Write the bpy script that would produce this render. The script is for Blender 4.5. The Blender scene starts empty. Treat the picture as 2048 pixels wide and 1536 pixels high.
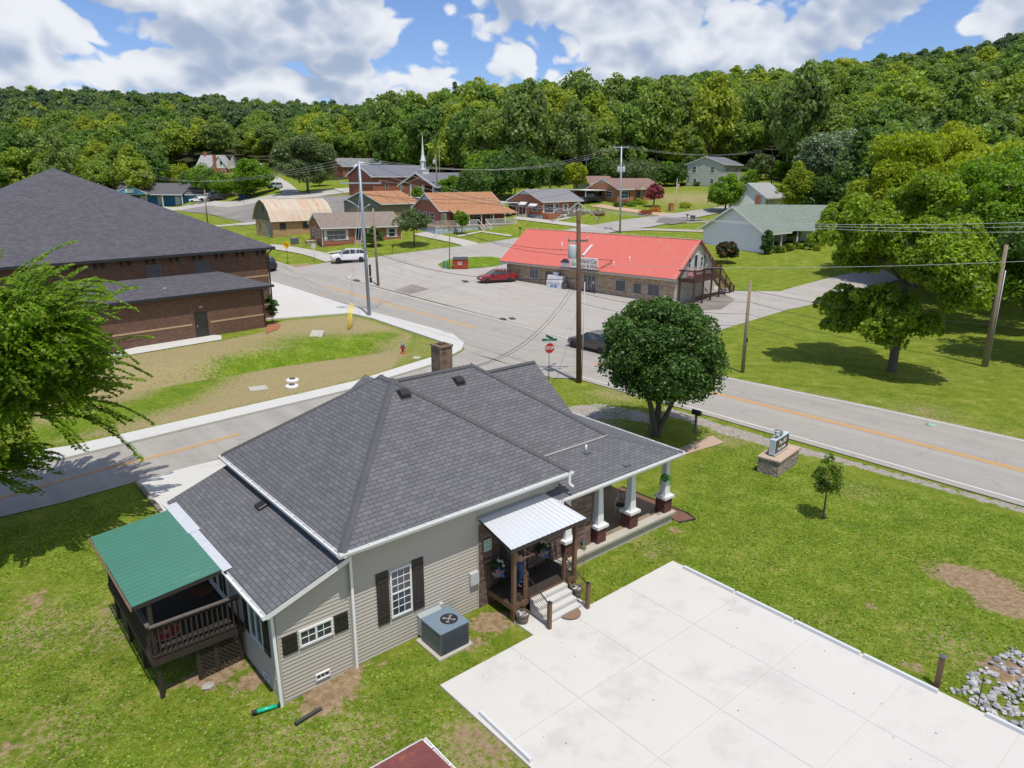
import bpy, bmesh, math, random
import numpy as np
from mathutils import Vector, Matrix
C=bpy.data.collections.new("scene"); bpy.context.scene.collection.children.link(C)
SC=bpy.context.scene
# ---------------- survey model: camera, terrain ----------------
F=1440.;PIT=math.radians(16.4);RO=math.radians(.3);H=13.5;YAW=math.radians(40.5)
cp,sp=math.cos(PIT),math.sin(PIT)
FW=(0,cp,-sp); UP0=(0,sp,cp)
R2=(math.cos(RO),math.sin(RO)*UP0[1],math.sin(RO)*UP0[2])
U2=(-math.sin(RO),math.cos(RO)*UP0[1],math.cos(RO)*UP0[2])
def ray(x,y): return tuple(FW[i]*F+R2[i]*(x-1024)-U2[i]*(y-768) for i in range(3))
def on(x,y,z=0.):
    d=ray(x,y); t=(z-H)/d[2]; return (d[0]*t,d[1]*t,z)
def proj(p):
    v=(p[0],p[1],p[2]-H); dt=lambda a:sum(a[i]*v[i] for i in range(3)); w=dt(FW)
    return (1024+F*dt(R2)/w,768-F*dt(U2)/w)
TD=[0,75,94,110,125,138,160,190,225,250,280,350,450,600,900,3000]
TQ=[-.75,-.46,-.40,-.30,-.18,0,.15,.28,.417,.55,.7]
TT=[[0,0,.3,.9,1.4,1.8,2.4,3,3.8,7,12,25,42,60,62,40],
[0,0,.3,1.1,1.6,2,2.4,3,3.8,8,13,25,42,56,58,40],
[0,0,.3,1.6,2.2,2.6,3.2,4.2,9,12.3,15,26,40,52,54,40],
[0,0,.6,2.4,3.2,4,5.5,8,10.5,13,16,24,36,49,52,40],
[0,0,.6,2.8,4.4,6,7.8,9.1,11.,12.5,16,26,36,46,50,40],
[0,0,.6,2.6,4.4,6,8,9.5,13,17,22,32,40,46,50,40],
[0,0,.6,2.6,4.4,6,8.2,10,14,18,24,36,44,48,50,40],
[0,0,.8,2.8,4.5,6,8.4,11.3,14.5,18,25,38,48,56,58,40],
[0,0,1.5,3.4,4.5,6,8.4,11.3,15,19,27,42,60,72,74,50],
[0,0,1.5,3.4,4.5,6,8.4,11.5,16,21,30,46,68,80,80,50],
[0,0,1.5,3.4,4.5,6,8.4,12,18,25,35,54,82,92,92,50]]
def ss(t): t=max(0,min(1,t)); return t
def T0(x,y):
    q=x/max(y,1.); q=max(TQ[0],min(TQ[-1]-1e-6,q)); d=max(0,min(2999,y))
    i=0
    while TQ[i+1]<=q:i+=1
    j=0
    while TD[j+1]<=d:j+=1
    a=(q-TQ[i])/(TQ[i+1]-TQ[i]); a=a*a*(3-2*a); b=(d-TD[j])/(TD[j+1]-TD[j])
    f=lambda r:r[j]*(1-b)+r[j+1]*b
    return f(TT[i])*(1-a)+f(TT[i+1])*a
EX=(math.cos(YAW),math.sin(YAW));EY=(-math.sin(YAW),math.cos(YAW))
_o=on(713,1330); HO=(_o[0],_o[1])
def hl(x,y): a,b=x-HO[0],y-HO[1]; return (a*EX[0]+b*EX[1], a*EY[0]+b*EY[1])
def hw(u,v): return (HO[0]+u*EX[0]+v*EY[0], HO[1]+u*EX[1]+v*EY[1])
def segd(x,y,P):
    best=1e9
    for (ax,ay),(bx,by) in zip(P,P[1:]):
        dx,dy=bx-ax,by-ay;t=max(0,min(1,((x-ax)*dx+(y-ay)*dy)/(dx*dx+dy*dy)));best=min(best,math.hypot(x-ax-t*dx,y-ay-t*dy))
    return best
DITCH=[(-33,40),(-26,46),(-18.5,52.5),(-12.5,56.5)]
def T(x,y):
    z=T0(x,y)
    if y<45:
        u,v=hl(x,y)
        if u<0: z+=max(-.35,.07*u)*max(0,min(1,(14-v)/5))
    if -40<x<-6 and 34<y<64:
        z-=1.6*math.exp(-(segd(x,y,DITCH)/1.7)**2)
    return z
def at(px,py,dz=0.):
    d=ray(px,py); n=math.sqrt(sum(c*c for c in d)); d=[c/n for c in d]
    t=5.;st=.5
    while t<2500:
        x,y,z=d[0]*t,d[1]*t,H+d[2]*t
        if z<T(x,y)+dz: break
        t+=st
    lo,hi=t-st,t
    for _ in range(24):
        m=(lo+hi)/2
        if H+d[2]*m<T(d[0]*m,d[1]*m)+dz: hi=m
        else: lo=m
    return (d[0]*hi,d[1]*hi,H+d[2]*hi)
rad=math.radians
# ---------------- camera ----------------
cam=bpy.data.cameras.new("camera"); co=bpy.data.objects.new("camera",cam); C.objects.link(co); SC.camera=co
cam.sensor_width=36; cam.lens=36*F/2048; cam.clip_end=6000; cam.clip_start=.5
mx=Matrix(((R2[0],U2[0],-FW[0]),(R2[1],U2[1],-FW[1]),(R2[2],U2[2],-FW[2])))
co.matrix_world=Matrix.Translation((0,0,H))@mx.to_4x4()
SC.render.engine='CYCLES'
# ---------------- light ----------------
SUN_EL=rad(70); SH=(-.36,.93)     # direction shadows fall
_n=math.hypot(*SH); sdir=Vector((-SH[0]/_n*math.cos(SUN_EL),-SH[1]/_n*math.cos(SUN_EL),math.sin(SUN_EL)))
sl=bpy.data.lights.new("sun",'SUN'); sl.energy=4.1; sl.angle=rad(.5); sl.color=(1,.955,.88)
so=bpy.data.objects.new("sun",sl); C.objects.link(so); so.rotation_euler=sdir.to_track_quat('Z','Y').to_euler(); so.location=(0,0,60)
W=bpy.data.worlds.new("World"); SC.world=W; W.use_nodes=True
nt=W.node_tree; N=nt.nodes; LK=nt.links; N.clear()
def nd(t,**k):
    n=N.new(t)
    for a,b in k.items(): setattr(n,a,b)
    return n
out=nd('ShaderNodeOutputWorld'); bg=nd('ShaderNodeBackground'); sky=nd('ShaderNodeTexSky',sky_type='NISHITA',sun_disc=False)
sky.sun_elevation=SUN_EL; sky.sun_rotation=math.atan2(sdir.x,sdir.y); sky.air_density=1.0; sky.dust_density=.4; sky.ozone_density=2.
LK.new(bg.outputs[0],out.inputs[0]); bg.inputs[1].default_value=.12
tc=nd('ShaderNodeTexCoord'); sep=nd('ShaderNodeSeparateXYZ'); LK.new(tc.outputs['Generated'],sep.inputs[0])
def mth(op,a,b=None,c=None):
    n=nd('ShaderNodeMath',operation=op)
    for i,v in enumerate((a,b,c)):
        if v is None: continue
        if isinstance(v,(int,float)): n.inputs[i].default_value=v
        else: LK.new(v,n.inputs[i])
    return n.outputs[0]
CZ=4.4
zc=mth('MAXIMUM',sep.outputs[2],.0)
az=mth('ARCTAN2',sep.outputs[0],sep.outputs[1])
def cvec(dx=0.,dz=0.,zs=1.2):
    cb=nd('ShaderNodeCombineXYZ'); LK.new(mth('ADD',az,dx),cb.inputs[0]); LK.new(mth('ADD',mth('MULTIPLY',mth('POWER',mth('ADD',zc,.01),.8),zs),dz),cb.inputs[1]); cb.inputs[2].default_value=CZ; return cb.outputs[0]
def puff(vec,sc=1.):
    n=nd('ShaderNodeTexNoise'); n.inputs['Scale'].default_value=3.4*sc; n.inputs['Detail'].default_value=8; n.inputs['Roughness'].default_value=.55; LK.new(vec,n.inputs['Vector'])
    # cauliflower heads: creases between rounded bumps at three sizes
    tot=mth('MULTIPLY',n.outputs['Fac'],1.)
    for k,(fs,w) in enumerate(((6.5,.30),(14.,.17),(30.,.09))):
        b=nd('ShaderNodeTexNoise'); b.inputs['Scale'].default_value=fs*sc; b.inputs['Detail'].default_value=0; b.inputs['Distortion'].default_value=.25; LK.new(vec,b.inputs['Vector'])
        tot=mth('ADD',tot,mth('MULTIPLY',mth('SUBTRACT',mth('ABSOLUTE',mth('SUBTRACT',b.outputs['Fac'],.5)),.12),w*2))
    return tot
v0=cvec(); d0=puff(v0); d1=puff(cvec(.012,.035))
nb=nd('ShaderNodeTexNoise'); nb.inputs['Scale'].default_value=1.6; nb.inputs['Detail'].default_value=2; LK.new(cvec(4.4,2.2,1.6),nb.inputs['Vector'])
cov=mth('ADD',mth('ADD',d0,mth('MULTIPLY',mth('SUBTRACT',nb.outputs['Fac'],.5),.35)),mth('ADD',mth('MULTIPLY',az,.07),mth('MULTIPLY',mth('SUBTRACT',.2,zc),.16)))
mask=nd('ShaderNodeMapRange',interpolation_type='SMOOTHSTEP'); LK.new(cov,mask.inputs[0]); mask.inputs[1].default_value=.395; mask.inputs[2].default_value=.436
lit=mth('SUBTRACT',d0,d1)
thick=mth('MULTIPLY',mth('SUBTRACT',.56,cov),.6)
bn=nd('ShaderNodeTexNoise'); bn.inputs['Scale'].default_value=2.3; bn.inputs['Detail'].default_value=4; LK.new(cvec(1.1,7.3,2.8),bn.inputs['Vector'])
shade=nd('ShaderNodeMapRange',interpolation_type='SMOOTHSTEP'); LK.new(mth('ADD',mth('ADD',lit,thick),mth('MULTIPLY',mth('SUBTRACT',bn.outputs['Fac'],.5),.45)),shade.inputs[0]); shade.inputs[1].default_value=-.10; shade.inputs[2].default_value=.14
cr=nd('ShaderNodeMix',data_type='RGBA'); LK.new(shade.outputs[0],cr.inputs[0])
cr.inputs[6].default_value=(3.1,3.8,5.1,1); cr.inputs[7].default_value=(7.2,7.4,7.8,1)
skc=nd('ShaderNodeMix',data_type='RGBA',blend_type='MULTIPLY'); skc.inputs[0].default_value=1
LK.new(sky.outputs[0],skc.inputs[6]); skc.inputs[7].default_value=(.74,.86,1.16,1)
mixs=nd('ShaderNodeMix',data_type='RGBA'); LK.new(mth('MULTIPLY',mth('MULTIPLY',mask.outputs[0],.96),mth('GREATER_THAN',sep.outputs[2],-.02)),mixs.inputs[0]); LK.new(skc.outputs[2],mixs.inputs[6]); LK.new(cr.outputs[2],mixs.inputs[7])
LK.new(mixs.outputs[2],bg.inputs[0])
SC.view_settings.view_transform='Standard'; SC.view_settings.look='None'; SC.view_settings.exposure=0; SC.view_settings.gamma=1
SC.cycles.max_bounces=5; SC.cycles.diffuse_bounces=2; SC.cycles.glossy_bounces=2; SC.cycles.transparent_max_bounces=4; SC.cycles.transmission_bounces=2
# ---------------- tagging and object helpers ----------------
def tag(o,label=None,cat=None,group=None,kind=None):
    if label: o['label']=label
    if cat: o['category']=cat
    if group: o['group']=group
    if kind: o['kind']=kind
    return o
def thing(name,label,cat,loc=(0,0,0),rz=0,group=None):
    o=bpy.data.objects.new(name,None); C.objects.link(o); o.location=loc; o.rotation_euler=(0,0,rz); o.empty_display_size=.2
    return tag(o,label,cat,group)
def copy_tree(o,parent=None):
    c=o.copy(); C.objects.link(c); c.parent=parent
    for ch in list(o.children): copy_tree(ch,c)
    return c
class MB:
    def __init__(s): s.v=[]; s.f=[]; s.m=[]; s.sm=[]
    def poly(s,pts,m=0,smooth=False):
        b=len(s.v); s.v+= [tuple(p) for p in pts]; s.f.append(tuple(range(b,b+len(pts)))); s.m.append(m); s.sm.append(smooth); return s
    def faces(s,V,Fs,m=0,smooth=False):
        b=len(s.v); s.v+=[tuple(p) for p in V]
        for f in Fs: s.f.append(tuple(b+i for i in f)); s.m.append(m); s.sm.append(smooth)
        return s
    def box(s,x0,x1,y0,y1,z0,z1,m=0):
        V=[(x,y,z) for z in (z0,z1) for y in (y0,y1) for x in (x0,x1)]
        return s.faces(V,[(0,2,3,1),(4,5,7,6),(0,1,5,4),(2,6,7,3),(0,4,6,2),(1,3,7,5)],m)
    def frustum(s,cx,cy,z0,z1,a0,b0,a1,b1,m=0):
        V=[(cx-a0,cy-b0,z0),(cx+a0,cy-b0,z0),(cx-a0,cy+b0,z0),(cx+a0,cy+b0,z0),(cx-a1,cy-b1,z1),(cx+a1,cy-b1,z1),(cx-a1,cy+b1,z1),(cx+a1,cy+b1,z1)]
        return s.faces(V,[(0,2,3,1),(4,5,7,6),(0,1,5,4),(2,6,7,3),(0,4,6,2),(1,3,7,5)],m)
    def prism(s,P,z0,z1,m=0):
        n=len(P); V=[(x,y,z0) for x,y in P]+[(x,y,z1) for x,y in P]
        return s.faces(V,[tuple(reversed(range(n))),tuple(range(n,2*n))]+[(i,(i+1)%n,n+(i+1)%n,n+i) for i in range(n)],m)
    def tube(s,path,r,n=8,m=0,cap=True,smooth=True):
        P=[Vector(p) for p in path]; R=r if isinstance(r,(list,tuple)) else [r]*len(P); V=[]; 
        for i,p in enumerate(P):
            t=(P[min(i+1,len(P)-1)]-P[max(i-1,0)]).normalized()
            a=Vector((0,0,1)) if abs(t.z)<.9 else Vector((1,0,0))
            u=t.cross(a).normalized(); w=t.cross(u)
            for k in range(n):
                an=2*math.pi*k/n; V.append(p+u*math.cos(an)*R[i]+w*math.sin(an)*R[i])
        Fs=[(i*n+k,i*n+(k+1)%n,(i+1)*n+(k+1)%n,(i+1)*n+k) for i in range(len(P)-1) for k in range(n)]
        s.faces(V,Fs,m,smooth)
        if cap: s.faces(V[:n],[tuple(range(n))],m); s.faces(V[-n:],[tuple(reversed(range(n)))],m)
        return s
    def lathe(s,prof,cx=0,cy=0,n=12,m=0,smooth=True,sx=1,sy=1):
        V=[(cx+r*math.cos(2*math.pi*k/n)*sx,cy+r*math.sin(2*math.pi*k/n)*sy,z) for r,z in prof for k in range(n)]
        Fs=[(i*n+k,i*n+(k+1)%n,(i+1)*n+(k+1)%n,(i+1)*n+k) for i in range(len(prof)-1) for k in range(n)]
        s.faces(V,Fs,m,smooth); s.faces(V[:n],[tuple(reversed(range(n)))],m); s.faces(V[-n:],[tuple(range(n))],m); return s
    def bar(s,a,b,w,h,m=0):
        a=Vector(a);b=Vector(b);t=(b-a).normalized();up=Vector((0,0,1)) if abs(t.z)<.95 else Vector((0,1,0))
        u=t.cross(up).normalized()*w/2; k=u.cross(t).normalized()*h/2
        V=[a-u-k,a+u-k,a-u+k,a+u+k,b-u-k,b+u-k,b-u+k,b+u+k]
        return s.faces(V,[(0,2,3,1),(4,5,7,6),(0,1,5,4),(2,6,7,3),(0,4,6,2),(1,3,7,5)],m)
    def siding(s,o,dx,P,nrm,course=.115,lap=.024,m=0):
        """lapped boards: P convex polygon in (s,z) on the plane through o along dx; nrm outward"""
        o=Vector(o);dx=Vector(dx);nrm=Vector(nrm)
        z0=min(p[1] for p in P); z1=max(p[1] for p in P); k=0
        z=z0
        def clip(Q,zl,keep):
            R=[]
            for i in range(len(Q)):
                a=Q[i];b=Q[(i+1)%len(Q)]; ia=(a[1]-zl)*keep>=0; ib=(b[1]-zl)*keep>=0
                if ia: R.append(a)
                if ia!=ib:
                    t=(zl-a[1])/(b[1]-a[1]); R.append((a[0]+t*(b[0]-a[0]),zl))
            return R
        while z<z1-1e-4:
            zt=min(z+course,z1); Q=clip(clip(P,z,1),zt,-1)
            if len(Q)>=3:
                pts=[o+dx*q[0]+Vector((0,0,q[1]))+nrm*(lap*(1-(q[1]-z)/course)+.002) for q in Q]
                s.poly(pts,m)
                xs=[q[0] for q in Q if abs(q[1]-z)<1e-4]
                if len(xs)>=2:
                    a,b=min(xs),max(xs); B=o+Vector((0,0,z)); s.poly([B+dx*a+nrm*.002,B+dx*b+nrm*.002,B+dx*b+nrm*(lap+.002),B+dx*a+nrm*(lap+.002)],m)
            z=zt
        return s
    def build(s,name,mats,parent=None,mw=None,bevel=0,uv=True):
        if not isinstance(mats,(list,tuple)): mats=[mats]
        me=bpy.data.meshes.new(name); me.from_pydata(s.v,[],s.f)
        for mt in mats: me.materials.append(mt)
        me.polygons.foreach_set('material_index',s.m); me.polygons.foreach_set('use_smooth',s.sm)
        if mw: me.transform(mw)
        me.update()
        if s.sm and any(s.sm) or bevel:
            bm=bmesh.new(); bm.from_mesh(me); bmesh.ops.remove_doubles(bm,verts=bm.verts,dist=.0004); bmesh.ops.recalc_face_normals(bm,faces=bm.faces)
            if bevel: bmesh.ops.bevel(bm,geom=[e for e in bm.edges if e.is_manifold and e.calc_face_angle(0)>.5],offset=bevel,segments=1,affect='EDGES',clamp_overlap=True)
            bm.to_mesh(me); bm.free()
        if uv: autouv(me)
        o=bpy.data.objects.new(name,me); C.objects.link(o); o.parent=parent; return o
def autouv(me):
    n=len(me.loops)
    if not n: return
    ul=me.uv_layers.new(name="uv"); co_=np.empty(len(me.vertices)*3,'f'); me.vertices.foreach_get('co',co_); co_=co_.reshape(-1,3)
    li=np.empty(n,'i'); me.loops.foreach_get('vertex_index',li)
    pn=np.empty(len(me.polygons)*3,'f'); me.polygons.foreach_get('normal',pn); pn=pn.reshape(-1,3)
    lt=np.empty(len(me.polygons),'i'); me.polygons.foreach_get('loop_total',lt); NN=np.repeat(pn,lt,axis=0)
    flat=np.abs(NN[:,2])>.995; hx=np.stack([-NN[:,1],NN[:,0],np.zeros(n)],1); l=np.linalg.norm(hx,axis=1); l[l==0]=1; hx/=l[:,None]
    hx[flat]=(1,0,0); vy=np.cross(NN,hx); vy[flat]=(0,1,0)
    p=co_[li]; uvv=np.stack([(p*hx).sum(1),(p*vy).sum(1)],1); ul.data.foreach_set('uv',uvv.astype('f').ravel())
def frame(loc,rz): return Matrix.Translation(loc)@Matrix.Rotation(rz,4,'Z')
def text_mesh(name,s,size,mat,parent,mw,ext=.004,font_shear=0,align='CENTER',sx=1.,bold=0.):
    cu=bpy.data.curves.new(name,'FONT'); cu.body=s; cu.size=size; cu.extrude=ext; cu.align_x=align; cu.align_y='CENTER'; cu.shear=font_shear; cu.offset=bold
    t=bpy.data.objects.new(name,cu); C.objects.link(t); dg=bpy.context.evaluated_depsgraph_get(); me=bpy.data.meshes.new_from_object(t.evaluated_get(dg)); me.name=name
    bpy.data.objects.remove(t); me.transform(mw@Matrix.Diagonal((sx,1,1,1))); me.materials.clear(); me.materials.append(mat)
    o=bpy.data.objects.new(name,me); C.objects.link(o); o.parent=parent; return o
def face_mat(o,dx,nrm):
    """matrix laying text on a wall: x along dx, y up, z along normal"""
    dx=Vector(dx).normalized(); n=Vector(nrm).normalized(); up=n.cross(dx)
    return Matrix.Translation(o)@Matrix((dx,up,n)).transposed().to_4x4()
# ---------------- materials ----------------
def newmat(name):
    m=bpy.data.materials.new(name); m.use_nodes=True; t=m.node_tree; b=t.nodes['Principled BSDF']; return m,t,b
def link(t,a,b): t.links.new(a,b)
def node(t,ty,**k):
    n=t.nodes.new(ty)
    for a,b in k.items(): setattr(n,a,b)
    return n
def setin(n,d):
    for k,v in d.items(): n.inputs[k].default_value=v
    return n
def noise(t,vec,scale,detail=4,rough=.6):
    n=node(t,'ShaderNodeTexNoise'); setin(n,{'Scale':scale,'Detail':detail,'Roughness':rough})
    if vec is not None: link(t,vec,n.inputs['Vector'])
    return n.outputs['Fac']
def ramp(t,fac,stops,interp='LINEAR'):
    r=node(t,'ShaderNodeValToRGB'); r.color_ramp.interpolation=interp; e=r.color_ramp.elements
    while len(e)<len(stops): e.new(.5)
    for i,(p,c) in enumerate(stops): e[i].position=p; e[i].color=c if len(c)==4 else (*c,1)
    link(t,fac,r.inputs[0]); return r.outputs[0]
def mixc(t,f,a,b,mode='MIX'):
    n=node(t,'ShaderNodeMix',data_type='RGBA',blend_type=mode)
    for i,v in ((0,f),(6,a),(7,b)):
        if isinstance(v,(int,float)): n.inputs[i].default_value=v
        elif isinstance(v,tuple): n.inputs[i].default_value=v if len(v)==4 else (*v,1)
        else: link(t,v,n.inputs[i])
    return n.outputs[2]
def m_(t,op,a,b=0.):
    n=node(t,'ShaderNodeMath',operation=op)
    for i,v in enumerate((a,b)):
        if isinstance(v,(int,float)): n.inputs[i].default_value=v
        else: link(t,v,n.inputs[i])
    return n.outputs[0]
def bump(t,b,h,st=.3,dist=.02):
    n=node(t,'ShaderNodeBump'); n.inputs['Strength'].default_value=st; n.inputs['Distance'].default_value=dist; link(t,h,n.inputs['Height']); link(t,n.outputs[0],b.inputs['Normal'])
_M={}
def plain(name,col=(.5,.5,.5),rough=.6,var=.18,scale=3.,metal=0.,bmp=.0,dirt=None,spec=.5,fine=40.):
    if name in _M: return _M[name]
    m,t,b=newmat(name); tc=node(t,'ShaderNodeTexCoord').outputs['Object']
    n1=noise(t,tc,scale,5); n2=noise(t,tc,fine,3)
    f=m_(t,'ADD',m_(t,'MULTIPLY',m_(t,'SUBTRACT',n1,.5),2*var),m_(t,'MULTIPLY',m_(t,'SUBTRACT',n2,.5),var))
    f=m_(t,'ADD',f,1.); c=mixc(t,1.,tuple(col),f,'MULTIPLY')
    if dirt:
        dn=noise(t,tc,dirt[2],6,.7); dm=ramp(t,dn,[(dirt[1],(0,0,0)),(dirt[1]+.12,(1,1,1))]); c=mixc(t,dm,c,dirt[0])
    link(t,c,b.inputs['Base Color']); b.inputs['Roughness'].default_value=rough; b.inputs['Metallic'].default_value=metal; b.inputs['Specular IOR Level'].default_value=spec
    if bmp: bump(t,b,n2,bmp)
    _M[name]=m; return m
def brickmat(name,c1,c2,mort,bw=.2,bh=.067,ms=.006,rough=.85,var=.2,bmp=.4,offset=.5,squash=1.,extra=None,freq=2,vscale=1.2,bias=0.):
    m,t,b=newmat(name); uv=node(t,'ShaderNodeTexCoord'); br=node(t,'ShaderNodeTexBrick',offset=offset,squash=squash,offset_frequency=freq)
    setin(br,{'Scale':1.,'Brick Width':bw,'Row Height':bh,'Mortar Size':ms,'Mortar Smooth':.3,'Bias':bias,'Color1':(*c1,1),'Color2':(*c2,1),'Mortar':(*mort,1)})
    link(t,uv.outputs['UV'],br.inputs['Vector']); n=noise(t,uv.outputs['Object'],vscale,5); n2=noise(t,uv.outputs['Object'],60,3)
    f=m_(t,'ADD',m_(t,'ADD',1.,m_(t,'MULTIPLY',m_(t,'SUBTRACT',n,.5),2*var)),m_(t,'MULTIPLY',m_(t,'SUBTRACT',n2,.5),.35))
    c=mixc(t,1.,br.outputs['Color'],f,'MULTIPLY')
    if extra:
        dm=ramp(t,noise(t,uv.outputs['Object'],extra[2],4),[(extra[1],(0,0,0)),(extra[1]+.1,(1,1,1))]); c=mixc(t,m_(t,'MULTIPLY',dm,extra[3]),c,extra[0])
    link(t,c,b.inputs['Base Color']); b.inputs['Roughness'].default_value=rough
    bump(t,b,m_(t,'SUBTRACT',m_(t,'MULTIPLY',n2,.3),br.outputs['Fac']),bmp,.01); return m
def stonemat(name,cols,scale=2.4,mort=(.3,.27,.22),sx=1.,sy=2.6):
    m,t,b=newmat(name); uv=node(t,'ShaderNodeTexCoord'); mp=node(t,'ShaderNodeMapping'); mp.inputs['Scale'].default_value=(sx,sy,1); link(t,uv.outputs['UV'],mp.inputs[0])
    v=node(t,'ShaderNodeTexVoronoi',distance='CHEBYCHEV'); setin(v,{'Scale':scale,'Randomness':.75}); link(t,mp.outputs[0],v.inputs['Vector'])
    ve=node(t,'ShaderNodeTexVoronoi',feature='DISTANCE_TO_EDGE'); setin(ve,{'Scale':scale,'Randomness':.75}); link(t,mp.outputs[0],ve.inputs['Vector'])
    sp=node(t,'ShaderNodeSeparateColor'); link(t,v.outputs['Color'],sp.inputs[0]); k=len(cols)
    c=ramp(t,sp.outputs[0],[(i/(k-1)*.98,cc) for i,cc in enumerate(cols)]); n=noise(t,uv.outputs['Object'],9,5)
    c=mixc(t,1.,c,m_(t,'ADD',.55,m_(t,'MULTIPLY',n,.9)),'MULTIPLY'); e=ramp(t,ve.outputs[0],[(.0,(1,1,1)),(.045,(0,0,0))]); c=mixc(t,e,c,mort)
    link(t,c,b.inputs['Base Color']); b.inputs['Roughness'].default_value=.9; bump(t,b,m_(t,'ADD',m_(t,'MULTIPLY',v.outputs['Distance'],-1.),n),.8,.04); return m
def glassmat(name='window glass',col=(.03,.04,.05)):
    if name in _M: return _M[name]
    m,t,b=newmat(name); tc=node(t,'ShaderNodeTexCoord').outputs['Object']; n=noise(t,tc,1.7,3)
    link(t,mixc(t,n,tuple(c*.4 for c in col),tuple(c*2.2 for c in col)),b.inputs['Base Color']); b.inputs['Roughness'].default_value=.06; b.inputs['Specular IOR Level'].default_value=.9; _M[name]=m; return m
def carpaint(name,col,metal=.0):
    if name in _M: return _M[name]
    m,t,b=newmat(name); tc=node(t,'ShaderNodeTexCoord').outputs['Object']; n=noise(t,tc,25,3)
    link(t,mixc(t,1.,tuple(col),m_(t,'ADD',.9,m_(t,'MULTIPLY',n,.2)),'MULTIPLY'),b.inputs['Base Color']); b.inputs['Roughness'].default_value=.28; b.inputs['Metallic'].default_value=metal; b.inputs['Coat Weight'].default_value=.6; b.inputs['Coat Roughness'].default_value=.08
    _M[name]=m; return m
def leafmat(name,stops,var=.5,trans=.3,tips=None):
    """stops: colours chosen per tree; each leaf clump varies in tone"""
    m,t,b=newmat(name); oi=node(t,'ShaderNodeObjectInfo'); g=node(t,'ShaderNodeNewGeometry')
    c=ramp(t,oi.outputs['Random'],[(i/max(1,len(stops)-1),s) for i,s in enumerate(stops)])
    tc=node(t,'ShaderNodeTexCoord').outputs['Object']; big=noise(t,tc,.45,2)
    f=m_(t,'ADD',1-var,m_(t,'MULTIPLY',g.outputs['Random Per Island'],2*var)); f=m_(t,'MULTIPLY',f,m_(t,'ADD',.55,m_(t,'MULTIPLY',big,.9)))
    c=mixc(t,1.,c,f,'MULTIPLY')
    if tips: c=mixc(t,m_(t,'GREATER_THAN',g.outputs['Random Per Island'],tips[1]),c,tips[0])
    link(t,c,b.inputs['Base Color']); b.inputs['Roughness'].default_value=.5; b.inputs['Specular IOR Level'].default_value=.3
    tr=node(t,'ShaderNodeBsdfTranslucent'); link(t,mixc(t,1.,c,(1.5,1.6,.6),'MULTIPLY'),tr.inputs[0])
    mx=node(t,'ShaderNodeMixShader'); mx.inputs[0].default_value=trans; link(t,b.outputs[0],mx.inputs[1]); link(t,tr.outputs[0],mx.inputs[2])
    link(t,mx.outputs[0],t.nodes['Material Output'].inputs[0]); return m
GREY_SH=brickmat('charcoal shingles',(.11,.11,.118),(.145,.145,.155),(.035,.035,.038),.3,.14,.009,.95,.14,.5,.5,bias=-.1)  # dark joints also paint the shadow line under each shingle row
DK_SH=brickmat('dark shingles',(.07,.067,.08),(.105,.1,.115),(.03,.03,.035),.33,.145,.008,.95,.12,.5)
BR_SH=brickmat('tan brown shingles',(.2,.16,.13),(.27,.22,.18),(.1,.08,.07),.33,.145,.008,.95,.16,.4)
OR_SH=brickmat('orange brown shingles',(.33,.15,.07),(.42,.22,.11),(.18,.08,.05),.33,.145,.008,.95,.2,.4)
PK_SH=brickmat('pinkish brown shingles',(.2,.12,.1),(.27,.17,.14),(.1,.06,.05),.33,.145,.008,.95,.16,.4)
GN_SH=brickmat('grey green shingles',(.16,.2,.15),(.22,.26,.2),(.09,.11,.09),.33,.145,.008,.95,.14,.4)
LG_SH=brickmat('light grey shingles',(.3,.3,.3),(.38,.38,.37),(.18,.18,.18),.33,.145,.008,.95,.14,.4)
BRICK_DK=brickmat('dark brown brick',(.115,.052,.032),(.18,.09,.058),(.12,.09,.07),.21,.075,.008)
BRICK_RD=brickmat('red brick',(.34,.1,.05),(.43,.15,.075),(.26,.16,.12),.21,.075,.007)
BRICK_OR=brickmat('orange brick',(.38,.13,.05),(.47,.19,.08),(.35,.22,.14),.21,.075,.007)
BRICK_PIER=brickmat('maroon brick',(.075,.02,.016),(.15,.045,.035),(.09,.05,.045),.2,.067,.007)
STACK=brickmat('stacked ledge stone',(.1,.06,.05),(.25,.17,.14),(.035,.025,.02),.42,.09,.008,.9,.35,1.,.37,freq=3,extra=((.32,.22,.14),.62,3.,.6))
STORE_ST=stonemat('rubble sandstone',[(.3,.16,.06),(.42,.32,.2),(.5,.42,.3),(.36,.2,.08),(.46,.38,.28),(.55,.36,.14)],3.2)
BLOCK_ST=stonemat('split face block',[(.28,.22,.17),(.4,.33,.27),(.22,.18,.15),(.36,.28,.22)],4.5,(.1,.08,.06),1.,2.2)
CONC=plain('pale concrete',(.5,.48,.44),.85,.07,.6,dirt=((.5,.47,.42),.62,.35),bmp=.1,fine=90)
CONC_W=plain('bright concrete',(.52,.505,.475),.85,.06,.5,bmp=.1,dirt=((.44,.41,.36),.58,.4),fine=90)
CONC_D=plain('weathered concrete',(.42,.39,.33),.9,.12,1.2,bmp=.2,dirt=((.26,.23,.19),.6,1.5),fine=70)
PINKC=plain('pinkish old concrete',(.42,.3,.22),.9,.15,1.2,bmp=.2,dirt=((.3,.24,.18),.55,2.))
WHITE=plain('white paint',(.7,.7,.69),.5,.04)
VWHITE=plain('white trim',(.8,.8,.8),.45,.03)
TAUPE=plain('taupe vinyl siding',(.44,.4,.345),.6,.05,.8,dirt=((.36,.33,.28),.6,.5))
TAUPE_T=plain('taupe trim',(.42,.38,.33),.6,.05)
BLACK=plain('black paint',(.018,.016,.015),.5,.2)
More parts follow.
